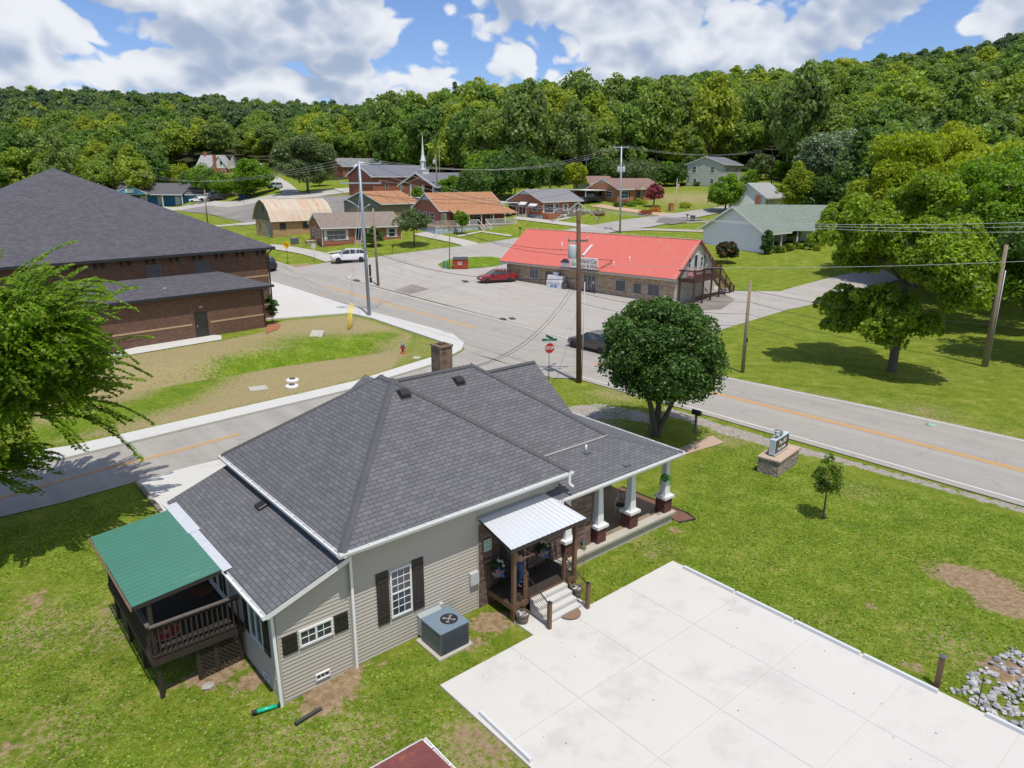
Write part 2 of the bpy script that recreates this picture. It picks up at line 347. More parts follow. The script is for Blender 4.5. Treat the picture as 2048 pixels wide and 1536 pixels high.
DKWOOD=plain('dark stained wood',(.036,.025,.019),.75,.3,6,bmp=.3)
BRWOOD=plain('brown stained wood',(.15,.085,.045),.7,.3,7,bmp=.3)
GYWOOD=plain('weathered wood',(.2,.17,.14),.85,.3,5,bmp=.3)
POLEW=plain('brown utility pole wood',(.13,.07,.045),.9,.35,4,bmp=.4)
POLEG=plain('grey utility pole wood',(.26,.2,.14),.9,.3,4,bmp=.4)
STEEL=plain('galvanised steel',(.42,.46,.5),.5,.08,2,metal=.3)
WIRE=plain('black cable',(.03,.03,.035),.6,.1)
WIREG=plain('bare aluminium wire',(.4,.4,.4),.5,.1)
GREYP=plain('grey machine paint',(.1,.115,.13),.45,.08)
LGREY=plain('light grey paint',(.5,.5,.5),.5,.06)
RUBBER=plain('tyre rubber',(.02,.02,.02),.85,.2)
RIM=plain('alloy wheel',(.45,.46,.48),.3,.05,metal=.7)
RED=plain('red paint',(.5,.02,.02),.45,.08)
BARK=plain('tree bark',(.12,.095,.075),.95,.35,5,bmp=.6)
GLASS=glassmat(); CGLASS=glassmat('car glass',(.02,.03,.035)); GLASSB=glassmat('reflecting glass',(.06,.08,.1))
def beam(mb,a,b,w,h,m=0): return mb.bar(a,b,w,h,m)
# ---------------- ground sheet ----------------
def steps(a,b,s0,far,grow=1.12):
    near=list(np.arange(a,b+1e-6,s0)); L=[];x=a;s=s0
    while x>-far: s=min(s*grow,60); x-=s; L.append(x)
    R=[];x=near[-1];s=s0
    while x<far: s=min(s*grow if x>230 or far>2000 else max(s0,min(s*grow,1.6)),60); x+=s; R.append(x)
    return L[::-1]+near+R
def grow_axis(a,b,s0,lo,hi,mid):
    near=list(np.arange(a,b+1e-6,s0)); L=[];x=a;s=s0
    while x>lo: s=min(s*1.15,mid if x>-170 else 80); x-=s; L.append(x)
    R=[];x=near[-1];s=s0
    while x<hi: s=min(s*1.15,mid if x<240 else 80); x+=s; R.append(x)
    return L[::-1]+near+R
GX=grow_axis(-38,38,.4,-2600,2600,2.2); GY=grow_axis(12,76,.4,-60,2900,2.)
P2=lambda *a:[at(x,y)[:2] for x,y in a]
def inpoly(x,y,P):
    c=False;j=len(P)-1
    for i in range(len(P)):
        if (P[i][1]>y)!=(P[j][1]>y) and x<(P[j][0]-P[i][0])*(y-P[i][1])/(P[j][1]-P[i][1])+P[i][0]: c=not c
        j=i
    return c
def pdist(x,y,P):  # signed: positive inside
    d=segd(x,y,list(P)+[P[0]]); return d if inpoly(x,y,P) else -d
def blob(px,py,r,a,st=1.,ang=0.):
    w=at(px,py); return (w[0],w[1],r,a,st,ang)
VERGE=P2((60,900),(280,862),(500,812),(711,763),(867,714),(884,686),(744,640),(699,629),(560,641),(530,662),(440,680),(225,715),(60,760))
LUSH=[(at(*p)[0],at(*p)[1]) for p in ((60,880),(200,838),(330,800),(480,745),(600,715),(700,690),(760,672))]
MOAT=P2((1500,640),(1760,600),(1900,640),(2040,700),(2040,800),(1780,780))
DRYB=[blob(300,720,3,.5),blob(620,700,2,.4),blob(1230,790,2.4,.6),blob(1640,800,2.5,.45),blob(1850,830,3,.5),blob(1960,870,3,.4),blob(1540,900,1.5,.4),blob(1300,1090,1.2,.5),blob(1720,985,1.5,.5),
 blob(60,1260,1.8,.6),blob(240,1250,1.6,.6),blob(700,1500,1.5,.6),blob(950,1500,1.6,.7),blob(560,1480,1.4,.5),blob(120,1460,1.5,.5),blob(330,1040,1.2,.3),blob(1450,880,1.6,.6),blob(1190,850,2,.7),blob(1900,1290,1.5,.5),
 blob(1380,395,14,.7),blob(720,520,2,.3),blob(590,540,3,.5),blob(460,375,9,.7),blob(1860,750,3,.35),blob(1480,1120,1.6,.3),blob(1650,1250,1.6,.3)]
DIRT=[blob(1950,1160,1.0,1,1.8,-.5),blob(2020,1205,1.0,1,1.4),blob(1352,1062,.35,.9),blob(655,1385,.9,.8,1.5,.7),blob(610,1400,.5,.6),blob(980,1245,.65,1.,1.2,.6),blob(940,1290,.45,.7,1.6,.6),
 blob(430,1345,.7,.9,1.4,.7),blob(340,1375,.4,.7),blob(520,1350,.5,.9,2.,.9),blob(700,1340,.35,.8),blob(235,1205,.7,.6),blob(70,1200,.8,.6),blob(60,1160,.6,.5),blob(930,1470,.55,.7),blob(970,1500,.6,.6),blob(1000,1525,.5,.5),
 blob(2020,1345,.8,1),blob(1985,1330,.4,.8),blob(1830,1335,.3,.7,2.,-.4),blob(1740,1210,.4,.7),blob(1500,1295,.25,.5),blob(760,1322,.35,.5),blob(470,385,6,.9),blob(600,535,2.2,.9,1.6,.1),blob(800,712,1.,.6),
 blob(560,775,.9,.5),blob(1850,820,.8,.6),blob(1560,990,.25,.5),blob(1300,1112,.35,.6),blob(1240,1115,.3,.4),blob(20,1490,.8,.5),blob(830,1395,.25,.4),blob(540,655,1.,.9)]
GRAV=[P2((1405,846),(1460,850),(1560,880),(2048,1012),(2300,1090),(2300,1108),(2048,1030),(1900,988),(1750,948),(1640,918),(1570,905),(1480,880),(1415,862)),
 P2((1120,812),(1200,805),(1290,822),(1330,850),(1250,842),(1150,838)),P2((1316,806),(1420,838),(1460,852),(1400,856),(1330,830)),P2((980,515),(1045,500),(1050,512),(1000,524))]
FQ=[-.9,-.5,-.46,-.40,-.34,-.3,-.24,-.18,-.13,-.08,-.03,0,.06,.12,.18,.25,.31,.35,.38,.42,.5,.6,.75,.95]
FY=[190,215,250,275,262,235,222,232,215,200,192,190,192,200,205,212,222,218,160,125,105,98,90,80]
def fy(q): return float(np.interp(q,FQ,FY))
def build_ground():
    nx,ny=len(GX),len(GY); V=np.empty((ny,nx,3),'f'); A=np.zeros((ny,nx,4),'f')
    for j,y in enumerate(GY):
        for i,x in enumerate(GX):
            V[j,i]=(x,y,T(x,y))
    for j,y in enumerate(GY):
        if y>260:
            A[j,:,1]=-1.; continue
        for i,x in enumerate(GX):
            q=x/max(y,5)
            if y>85 and y>fy(q)+3: A[j,i,1]=-1.; continue
            if abs(x)>150: continue
            if abs(q)>1.1: continue
            dry=dirt=gr=lush=0.
            for bx,by,r,a,st,an in DRYB:
                d=((x-bx)**2+(y-by)**2)/(r*r)
                if d<6: dry=max(dry,a*math.exp(-d*.8))
            for bx,by,r,a,st,an in DIRT:
                if abs(x-bx)>r*4 or abs(y-by)>r*4: continue
                ca,sa=math.cos(an),math.sin(an); dx,dy=x-bx,y-by; d=(((dx*ca+dy*sa)/st)**2+(-dx*sa+dy*ca)**2)/(r*r)
                dirt=max(dirt,a*math.exp(-d*.9))
            if -45<x<-2 and 30<y<72:
                d=pdist(x,y,VERGE)
                if d>-.3: dry=max(dry,.86 if d>.6 else .86*(d+.3)/.9)
                dl=segd(x,y,LUSH); k=0.
                if d>0: k=math.exp(-(dl/1.9)**2)
                if d>0 and y>52: k=max(k,math.exp(-(((x+15)/5.)**2+((y-57.5)/3.4)**2)))
                dry*=1-.9*k; lush=k
                if d>0 and x>-8.6 and y>50: dry*=.55
            if y<60 or x>-20:
                for P in GRAV:
                    if abs(x-P[0][0])<45 and y<110:
                        d=pdist(x,y,P)
                        if d>-.4: gr=max(gr,min(1,max(0,(d+.12)/.6)))
            A[j,i]=(dry,dirt,gr,lush)
    Fs=[]; idx=np.arange(nx*ny).reshape(ny,nx)
    q=np.stack([idx[:-1,:-1],idx[:-1,1:],idx[1:,1:],idx[1:,:-1]],-1).reshape(-1,4)
    me=bpy.data.meshes.new('ground'); me.vertices.add(nx*ny); me.vertices.foreach_set('co',V.ravel()); me.loops.add(q.size); me.loops.foreach_set('vertex_index',q.ravel())
    me.polygons.add(len(q)); me.polygons.foreach_set('loop_start',np.arange(0,q.size,4)); me.polygons.foreach_set('use_smooth',[True]*len(q)); me.update(calc_edges=True); me.validate()
    ca=me.color_attributes.new('patch','FLOAT_COLOR','POINT'); ca.data.foreach_set('color',A.ravel())
    m,t,b=newmat('grass and soil'); tc=node(t,'ShaderNodeTexCoord').outputs['Object']; at_=node(t,'ShaderNodeAttribute',attribute_name='patch'); sp=node(t,'ShaderNodeSeparateColor'); link(t,at_.outputs['Color'],sp.inputs[0])
    n0=noise(t,tc,.13,3); n1=noise(t,tc,.9,5,.65); n2=noise(t,tc,5.,5,.7); n3=noise(t,tc,26.,4,.75); n4=noise(t,tc,2.2,4,.7)
    mixn=m_(t,'ADD',m_(t,'MULTIPLY',n1,.34),m_(t,'ADD',m_(t,'MULTIPLY',n2,.33),m_(t,'MULTIPLY',n3,.33)))
    g=ramp(t,mixn,[(.36,(.06,.105,.011)),(.45,(.115,.175,.016)),(.54,(.185,.235,.028)),(.63,(.33,.34,.09))])
    g=mixc(t,m_(t,'MULTIPLY',n0,.5),g,mixc(t,1.,g,(1.35,1.12,.95),'MULTIPLY'))
    g=mixc(t,m_(t,'MULTIPLY',at_.outputs['Alpha'],.8),g,mixc(t,1.,g,(.75,.95,.6),'MULTIPLY'))
    straw=ramp(t,n3,[(.3,(.19,.14,.07)),(.5,(.37,.28,.16)),(.7,(.5,.4,.26))])
    dm=m_(t,'ADD',sp.outputs[0],m_(t,'MULTIPLY',m_(t,'SUBTRACT',m_(t,'ADD',m_(t,'MULTIPLY',n2,.5),m_(t,'MULTIPLY',noise(t,tc,9.,5,.8),.5)),.5),4.2))
    dm=ramp(t,dm,[(.38,(0,0,0)),(.75,(1,1,1))]); g=mixc(t,m_(t,'MULTIPLY',dm,.85),g,straw)
    nf=noise(t,tc,11.,7,.82); g=mixc(t,1.,g,m_(t,'ADD',.45,m_(t,'MULTIPLY',nf,1.12)),'MULTIPLY')
    # worn spots everywhere, small
    sm=ramp(t,m_(t,'ADD',m_(t,'MULTIPLY',n1,.6),m_(t,'MULTIPLY',n3,.4)),[(.58,(0,0,0)),(.7,(1,1,1))]); g=mixc(t,m_(t,'MULTIPLY',sm,.55),g,straw)
    soil=ramp(t,n2,[(.3,(.2,.13,.07)),(.55,(.35,.25,.15)),(.75,(.46,.36,.25))])
    dd=m_(t,'ADD',sp.outputs[1],m_(t,'MULTIPLY',m_(t,'SUBTRACT',m_(t,'ADD',m_(t,'MULTIPLY',n4,.5),m_(t,'MULTIPLY',n2,.5)),.5),1.9))
    g=mixc(t,ramp(t,dd,[(.42,(0,0,0)),(.58,(1,1,1))]),g,soil)
    gv=node(t,'ShaderNodeTexVoronoi'); gv.inputs['Scale'].default_value=16; link(t,tc,gv.inputs['Vector'])
    gravel=ramp(t,gv.outputs['Color'],[(.0,(.22,.19,.16)),(1,(.5,.45,.4))]); gg=m_(t,'ADD',sp.outputs[2],m_(t,'MULTIPLY',m_(t,'SUBTRACT',n4,.5),1.6))
    g=mixc(t,ramp(t,gg,[(.45,(0,0,0)),(.6,(1,1,1))]),g,gravel)
    wood=ramp(t,n2,[(.3,(.03,.035,.015)),(.7,(.07,.065,.03))]); g=mixc(t,ramp(t,m_(t,'MULTIPLY',sp.outputs[1],-1.),[(.3,(0,0,0)),(.7,(1,1,1))]),g,wood)
    link(t,g,b.inputs['Base Color']); b.inputs['Roughness'].default_value=.95; b.inputs['Specular IOR Level'].default_value=.1
    bump(t,b,m_(t,'ADD',n3,m_(t,'MULTIPLY',n2,.8)),.9,.06)
    me.materials.append(m); o=bpy.data.objects.new('ground',me); C.objects.link(o); tag(o,kind='structure')
build_ground()
# ---------------- draped sheets ----------------
def offz(y,o): return o+max(0,min(1,(y-72)/18))*.09
def drape(name,polys,mat,off,skirt=0.,kind='structure',parent=None):
    bm=bmesh.new()
    for P in polys:
        vs=[bm.verts.new((x,y,0)) for x,y in P]; bm.faces.new(vs)
    bmesh.ops.triangulate(bm,faces=bm.faces[:])
    xs=[v.co.x for v in bm.verts]; ys=[v.co.y for v in bm.verts]; x0,x1,y0,y1=min(xs),max(xs),min(ys),max(ys)
    st=2.0 if y1>76 or (x0<-6 and y1>30) else 8.
    big=max(x1-x0,y1-y0); 
    if big>1.2:
        for k in range(int(x0//st)+1,int(x1//st)+1): bmesh.ops.bisect_plane(bm,geom=bm.verts[:]+bm.edges[:]+bm.faces[:],plane_co=(k*st,0,0),plane_no=(1,0,0))
        for k in range(int(y0//st)+1,int(y1//st)+1): bmesh.ops.bisect_plane(bm,geom=bm.verts[:]+bm.edges[:]+bm.faces[:],plane_co=(0,k*st,0),plane_no=(0,1,0))
    bmesh.ops.remove_doubles(bm,verts=bm.verts,dist=.001)
    for v in bm.verts: v.co.z=T(v.co.x,v.co.y)+offz(v.co.y,off)
    bmesh.ops.recalc_face_normals(bm,faces=bm.faces)
    for f in bm.faces:
        if f.normal.z<0: f.normal_flip()
    if skirt:
        ed=[e for e in bm.edges if e.is_boundary]; r=bmesh.ops.extrude_edge_only(bm,edges=ed)
        for g in r['geom']:
            if isinstance(g,bmesh.types.BMVert): g.co.z-=skirt
    me=bpy.data.meshes.new(name); bm.to_mesh(me); bm.free(); me.materials.append(mat); autouv(me)
    o=bpy.data.objects.new(name,me); C.objects.link(o); o.parent=parent
    if kind: tag(o,kind=kind)
    return o
def resample(P,st=2.):
    R=[P[0]]
    for a,b in zip(P,P[1:]):
        n=max(1,int(math.dist(a,b)/st))
        R+=[(a[0]+(b[0]-a[0])*k/n,a[1]+(b[1]-a[1])*k/n) for k in range(1,n+1)]
    return R
def stripq(P,w,shift=0.):
    """quads along a polyline"""
    L=[];Rr=[]
    for i,p in enumerate(P):
        a=P[max(0,i-1)];b=P[min(len(P)-1,i+1)];d=math.hypot(b[0]-a[0],b[1]-a[1]);nx,ny=-(b[1]-a[1])/d,(b[0]-a[0])/d
        L.append((p[0]+nx*(shift+w/2),p[1]+ny*(shift+w/2)));Rr.append((p[0]+nx*(shift-w/2),p[1]+ny*(shift-w/2)))
    return [[L[i],L[i+1],Rr[i+1],Rr[i]] for i in range(len(P)-1)]
def smooth2(P,it=2):
    for _ in range(it):
        Q=[P[0]]
        for a,b in zip(P,P[1:]): Q+=[(a[0]*.75+b[0]*.25,a[1]*.75+b[1]*.25),(a[0]*.25+b[0]*.75,a[1]*.25+b[1]*.75)]
        P=Q+[P[-1]]
    return P
def asphalt(name,c,var=.14,warm=(.36,.32,.26),crack=.0):
    m,t,b=newmat(name); tc=node(t,'ShaderNodeTexCoord').outputs['Object']; n0=noise(t,tc,.12,4,.6); n1=noise(t,tc,.8,5); n2=noise(t,tc,45,3,.8)
    # wear along the driving direction of the main road
    rt=node(t,'ShaderNodeMapping'); rt.inputs['Rotation'].default_value=(0,0,rad(48.5)); link(t,tc,rt.inputs[0]); st=node(t,'ShaderNodeMapping'); st.inputs['Scale'].default_value=(.02,1.1,1); link(t,rt.outputs[0],st.inputs[0])
    ns=noise(t,st.outputs[0],1.,3)
    f=m_(t,'ADD',1.,m_(t,'ADD',m_(t,'MULTIPLY',m_(t,'SUBTRACT',n1,.5),var),m_(t,'ADD',m_(t,'MULTIPLY',m_(t,'SUBTRACT',n2,.5),.5),m_(t,'MULTIPLY',m_(t,'SUBTRACT',ns,.5),var*4.))))
    cc=mixc(t,1.,tuple(c),f,'MULTIPLY'); cc=mixc(t,ramp(t,n0,[(.45,(0,0,0)),(.7,(1,1,1))]),cc,mixc(t,.5,cc,warm))
    cc=mixc(t,m_(t,'MULTIPLY',ramp(t,noise(t,tc,.5,6,.7),[(.56,(0,0,0)),(.7,(1,1,1))]),.3),cc,tuple(x*.55 for x in c))
    if crack:
        v=node(t,'ShaderNodeTexVoronoi',feature='DISTANCE_TO_EDGE'); v.inputs['Scale'].default_value=.22; dn=node(t,'ShaderNodeVectorMath',operation='ADD'); nn=node(t,'ShaderNodeTexNoise'); nn.inputs['Scale'].default_value=1.2; link(t,tc,nn.inputs['Vector']); link(t,tc,dn.inputs[0]); link(t,nn.outputs['Color'],dn.inputs[1]); link(t,dn.outputs[0],v.inputs['Vector'])
        cm=ramp(t,v.outputs[0],[(.0,(1,1,1)),(.006,(0,0,0))]); cc=mixc(t,m_(t,'MULTIPLY',cm,crack),cc,(.1,.09,.08))
    link(t,cc,b.inputs['Base Color']); b.inputs['Roughness'].default_value=.9; bump(t,b,n2,.35,.01); return m
ASPH=asphalt('worn road asphalt',(.31,.29,.26),crack=.3); ASPL=asphalt('parking lot asphalt',(.365,.34,.31),.12,crack=.55); ASPD=asphalt('old patched asphalt',(.2,.185,.17),.2,crack=.6); ASPP=asphalt('asphalt patch',(.17,.15,.135))
CONR=asphalt('pale concrete road',(.42,.395,.355),.1); GRVL=plain('packed gravel',(.36,.32,.27),.95,.2,2.,dirt=((.14,.16,.05),.62,3.),bmp=.4)
YEL=plain('yellow road paint',(.72,.36,.06),.7,.12,3,dirt=((.4,.28,.12),.62,6.)); WPT=plain('white road paint',(.62,.61,.58),.7,.1,3,dirt=((.36,.34,.31),.6,6.))
farL=P2((673,557),(900,616),(1127,675),(1300,720),(1450,757),(1740,816),(2048,884)); farL=farL+[(farL[-1][0]+30,farL[-1][1]-28)]
nearL=P2((1163,755),(1316,798),(1460,838),(1740,917),(2048,1005)); nearL=nearL+[(nearL[-1][0]+28,nearL[-1][1]-31)]
farE=[(x+.35*.74,y+.35*.67) for x,y in farL]; nearE=[(x-.55*.74,y-.55*.67) for x,y in nearL]
drape('road',[P2((525,516),(592,537),(660,553))+farE+nearE[::-1]+P2((1105,757),(1015,728),(930,700),(905,668),(740,622),(533,561),(500,550))],ASPH,.045)
drape('parking_lot',[P2((680,556),(697,557),(712,545),(780,531),(885,517),(1031,497),(1100,505),(1380,560),(1474,583),(1558,584),(1659,557),(1760,535),(1800,560),(1653,603),(1577,619),(1441,660),(1395,695),(1385,736),(1250,702),(1127,672),(900,612))],ASPL,.02)
drape('side_road',[P2((592,537),(658,526),(742,517),(934,492.4),(1040,476),(1066,473),(1178,452.6),(1260,439),(1310,433.5),(1421,417),(1500,407),(1500,413),(1440,427),(1340,447),(1301,455),(1244,462),(1150,480),(1031,500),(885,520),(780,533),(712,547),(697,560),(673,558))],asphalt('grey side road asphalt',(.33,.31,.29),.1),.032)
s2a=P2((-140,960),(130,921),(280,884),(500,831),(695,784),(880,728),(926,703)); s2b=[(-3.5,43.3),(-1,46),(2.9,48.3)]
le=P2((-60,1050),(0,1035),(120,1007.4),(270,965)); l0=le[-1]
street=[(s2a[0][0]-14,s2a[0][1]-14)]+s2a+P2((935,692),(1060,738),(1112,756))+[(2.9,48.0),(-.5,46.2)]+[(l0[0]+14*.7,l0[1]+14*.72)]+le[::-1]+[(le[0][0]-14,le[0][1]-13)]
drape('street',[street],ASPH,.03)
drape('driveway',[P2((272,963.5),(345,944),(442,919))+[hw(4.,13.5),hw(2,9.5)]+P2((345,1022),(322,1028))],CONC_W,.045)
# sidewalk and apron as one raised slab
drape('sidewalk',[P2((500,550),(533,562.5),(740,624),(905,669.5),(928,688),(924,701),(879,727),(695,783),(500,830),(280,883),(130,920),(-140,959),(-140,936),(140,896),(280,864),(500,814),(711,765),(867,716),(885,695),(883,685.6),(744,638.5),(699,628),(558,639),(520,641))],CONC_W,.13,skirt=.3)
drape('path',[P2((443,672),(443,680),(300,704),(225,717),(100,745),(100,733),(225,706),(396,668))],CONC_W,.05)
drape('path',[P2((1318,912),(1330,925),(1386,905),(1448,886),(1425,872),(1362,896))],PINKC,.03)
drape('mulch_bed',[P2((531,655),(545,645),(562,650),(555,660),(531,668))],plain('red mulch',(.3,.12,.05),.95,.3,12,bmp=.5),.05)
# street markings
drape('road_marking',stripq(resample(farL),.12),WPT,.058); drape('road_marking',stripq(resample(nearL),.12),WPT,.058)
drape('grass_island',[smooth2(P2((876,531),(890,523),(906,519.5),(980,513.5),(1026,524),(1005,531),(972,537),(906,541),(885,538),(876,531)))],bpy.data.materials['grass and soil'],.075)
y2=P2((1425,787),(1740,864),(2048,944)); y2=[(y2[0][0]-10*.68,y2[0][1]+10*.73)]+y2+[(y2[-1][0]+28,y2[-1][1]-30)]
y1=P2((652,574),(800,615.5),(949,656.5))
for P in (y1,y2):
    for s in (-.13,.13): drape('road_marking',stripq(resample(P),.11,s),YEL,.058)
for s in (-.1,.1): drape('road_marking',stripq(resample(P2((-60,1015),(198,942),(367,900),(480,869))),.07,s),YEL,.045)
drape('road_marking',stripq(smooth2(P2((697.6,560.7),(700,553),(712,547),(745,539),(790,531),(885,519.5),(1031,500.5))),.11),WPT,.05)
drape('road_marking',stripq(resample(P2((662,540),(790,527),(934,506),(1031,490))),.12),plain('faded yellow paint',(.55,.42,.22),.8,.1),.05)
drape('asphalt_patch',[P2((789,582),(825,570),(859,580),(820,590))],ASPP,.032)
for k,(x,y) in enumerate(((1006,639),(1024,638),(713,563),(930,565))):
    drape('drain_grate',[P2((x-8,y-1.5),(x+2,y-2.2),(x+9,y+1.2),(x-1,y+2))],plain('iron grate',(.05,.045,.045),.6,.2),.07,kind='structure')
drape('asphalt_patch',[P2((1318,438),(1370,435),(1405,441),(1345,450),(1310,446))],ASPP,.045)
# far roads, drives and lots
drape('road',[P2((300,420),(328,414),(425,402),(520,395),(589,388),(655,379),(715,375),(760,371),(760,380),(715,384),(589,398),(520,405),(425,412),(328,421))],CONR,.02)
drape('driveway',stripq(smooth2(P2((586,392),(575,376),(556,362),(532,350),(515,344))),4.2),CONR,.01)
drape('parking_lot',[P2((352,421),(480,406),(640,393),(700,391),(722,402),(700,438),(600,445),(514,450),(440,434))],ASPD,.01)
for k in range(13):
    a=(376+k*10,421+k*2.1); 
    if k<12: drape('road_marking',stripq(P2((a[0],a[1]),(a[0]+26,a[1]-4)),.14),WPT,.05)
for k in range(9): drape('road_marking',stripq(P2((590+k*13,409-k*1.2),(604+k*13,404-k*1.2)),.14),WPT,.05)
drape('driveway',stripq(smooth2(P2((430,453),(470,449),(520,446))),3.),CONR,.01)
drape('driveway',stripq(smooth2(P2((530,493),(580,499),(630,508),(668,522))),2.6),CONR,.01)
drape('driveway',stripq(smooth2(P2((838,467),(880,476),(930,486),(945,492))),3.),CONR,.015)
drape('path',stripq(P2((915,474),(962,464),(1023,473)),1.),CONC_D,.015)
drape('driveway',stripq(smooth2(P2((1028,436),(1090,443),(1175,454))),2.6),CONR,.015)
drape('driveway',stripq(smooth2(P2((1190,411),(1240,419),(1330,430),(1360,431))),3.6),plain('orange tinted concrete',(.45,.3,.2),.9,.1),.015)
drape('driveway',stripq(smooth2(P2((1236,462),(1290,459),(1360,462),(1440,464))),1.8),GRVL,.01)
drape('driveway',stripq(smooth2(P2((1370,446),(1410,444),(1432,449))),1.),GRVL,.01)
drape('path',stripq(P2((655,507),(690,502),(712,498)),.9),CONC_D,.015); drape('path',stripq(P2((1100,444),(1140,436)),.9),CONC_D,.015)
drape('parking_lot',[P2((1370,612),(1345,622),(1440,620),(1470,600),(1440,585),(1400,590))],ASPP,.03)
# ---------------- main house ----------------
HRZ=YAW
HB=(HO[0],HO[1],0.)
def hthing(n,l,c,u,v,z=0,rz=0,group=None):
    x,y=hw(u,v); return thing(n,l,c,(x,y,z),HRZ+rz,group)
H1=thing('house','large taupe vinyl sided house with charcoal hip roof in the foreground','house',HB,HRZ)
GUT=.1
def roofslab(name,polys,parent,mat=GREY_SH,th=.05,extra=None):
    mb=MB()
    for P in polys:
        mb.poly(P,0); mb.poly([(x,y,z-th) for x,y,z in reversed(P)],1)
    return mb.build(name,[mat,WHITE],parent)
E_=3.95; A=(3.85,3.83,6.9); Bk=(3.85,4.55,6.9); x0,x1,y0,y1=-.45,7.98,-.45,8.4
roofslab('roof',[[(x0,y0,E_),(x1,y0,E_),A],[(x0,y1,E_),(x0,y0,E_),A,Bk],[(x1,y0,E_),(x1,y1,E_),Bk,A],[(x1,y1,E_),(x0,y1,E_),Bk]],H1)
# second hip behind, set back to the right
R2L=(4.2,5.3,6.4); R2R=(8.25,5.3,6.4)
roofslab('roof',[[(5.6,1.5,3.72),(11.95,1.5,3.72),R2R,R2L],[(11.95,1.5,3.72),(11.95,9.1,3.72),R2R]],H1)
roofslab('roof',[[(8.2,3.45,3.95),(12.1,3.45,3.95),(12.1,5.95,5.75),(8.2,5.95,5.75)],[(12.1,3.45,3.95),(12.1,8.45,3.95),(12.1,5.95,5.75)],[(12.1,8.45,3.95),(8.2,8.45,3.95),(8.2,5.95,5.75),(12.1,5.95,5.75)]],H1)
roofslab('roof',[[(5.04,5.0,6.0),(5.04,7.85,6.0),(2.1,7.85,3.95),(2.1,5.0,3.95)],[(5.04,7.85,6.0),(5.04,5.0,6.0),(7.98,5.0,3.95),(7.98,7.85,3.95)]],H1)
# porch roof, wraps the road end
PE=3.07; PI=3.68
roofslab('porch_roof',[[(7.4,-.5,PE),(14.12,-.5,PE),(11.85,1.55,PI),(7.4,1.55,PI)],[(14.12,-.5,PE),(14.12,9.2,PE),(11.85,9.2,PI),(11.85,1.55,PI)],[(7.05,.1,3.2),(7.4,-.5,PE),(7.4,.6,3.4)]],H1)
# wing roof
WE=2.9; WT=3.68
roofslab('wing_roof',[[(-2.5,-.32,WE),(-.2,-.32,WT),(-.2,8.15,WT),(-2.5,8.0,WE)]],H1)
# hip and ridge caps
def caps(a,b,w=.13,n=None):
    mb=MB()
    a=Vector(a);b=Vector(b);L=(b-a).length;n=n or int(L/.19);d=(b-a)/n;t=(b-a).normalized();s=t.cross(Vector((0,0,1))).normalized();up=s.cross(t)
    for k in range(n):
        p=a+d*k;q=a+d*(k+1.25);h0=.004;h1=.014
        mb.poly([p-s*w-up*(.075)+up*h0,p+up*h0,q+up*h1,q-s*w-up*.06+up*h1]); mb.poly([p+up*h0,p+s*w-up*.075+up*h0,q+s*w-up*.06+up*h1,q+up*h1])
    mb.build('ridge_cap',CAPM,H1)
CAPM=plain('ridge cap shingles',(.085,.085,.092),.95,.25,2.5,fine=25)
caps((x0,y0,E_+.03),(A[0],A[1],A[2]+.03)); caps((x1,y0,E_+.03),(A[0],A[1],A[2]+.03)); caps(A,Bk); caps((x0,y1,E_+.02),Bk)
caps((11.95,1.5,3.75),(R2R[0],R2R[1],R2R[2]+.03)); caps(R2R,(4.6,5.3,6.42)); caps((12.1,5.95,5.78),(9,5.95,5.78)); caps((14.12,-.5,PE+.02),(11.85,1.55,PI+.02),.1)
# gutters: trough profile
GTM=plain('white gutter enamel',(.78,.78,.77),.4,.04,dirt=((.45,.42,.36),.68,9.))
def gutter(name,a,b,par,out_,w=.13,h=.12,leaves=True,mat=None):
    a=Vector(a);b=Vector(b);o=Vector(out_).normalized(); mb=MB(); z=Vector((0,0,1))
    prof=[(0,.0),(0,-h),(w*.75,-h),(w,-.03),(w,.01),(w-.02,.01),(w-.02,-.02),(w*.7,-h+.02),(.015,-h+.02),(.015,0)]
    P=[a+o*p[0]+z*p[1] for p in prof]; Q=[b+o*p[0]+z*p[1] for p in prof]; n=len(prof)
    for i in range(n): mb.poly([P[i],P[(i+1)%n],Q[(i+1)%n],Q[i]],0)
    mb.poly([P[0],P[1],P[2],P[3],P[4]]); mb.poly([Q[4],Q[3],Q[2],Q[1],Q[0]])
    L=(b-a).length;k=max(2,int(L/.6)); d=(b-a)/L
    for i in range(k):
        c=a+d*(L*(i+.5)/k); mb.bar(c+z*.005,c+o*w+z*.012,.03,.006)
    ob=mb.build(name,[mat or GTM],par)
    return ob
gz=E_-.02
gutter('gutter',(x0-.1,y0,gz),(x1+.05,y0,gz),H1,(0,-1,0)); gutter('gutter',(x0,y1,gz),(x0,y0,gz),H1,(-1,0,0))
gutter('gutter',(-2.5,8.0,WE-.02),(-2.5,-.32,WE-.02),H1,(-1,0,0)); gutter('gutter',(7.35,-.5,PE-.02),(14.2,-.5,PE-.02),H1,(0,-1,0)); gutter('gutter',(14.12,-.5,PE-.02),(14.12,9.2,PE-.02),H1,(1,0,0)); gutter('gutter',(7.02,.12,3.17),(7.4,-.52,PE),H1,(-1,-.4,0))
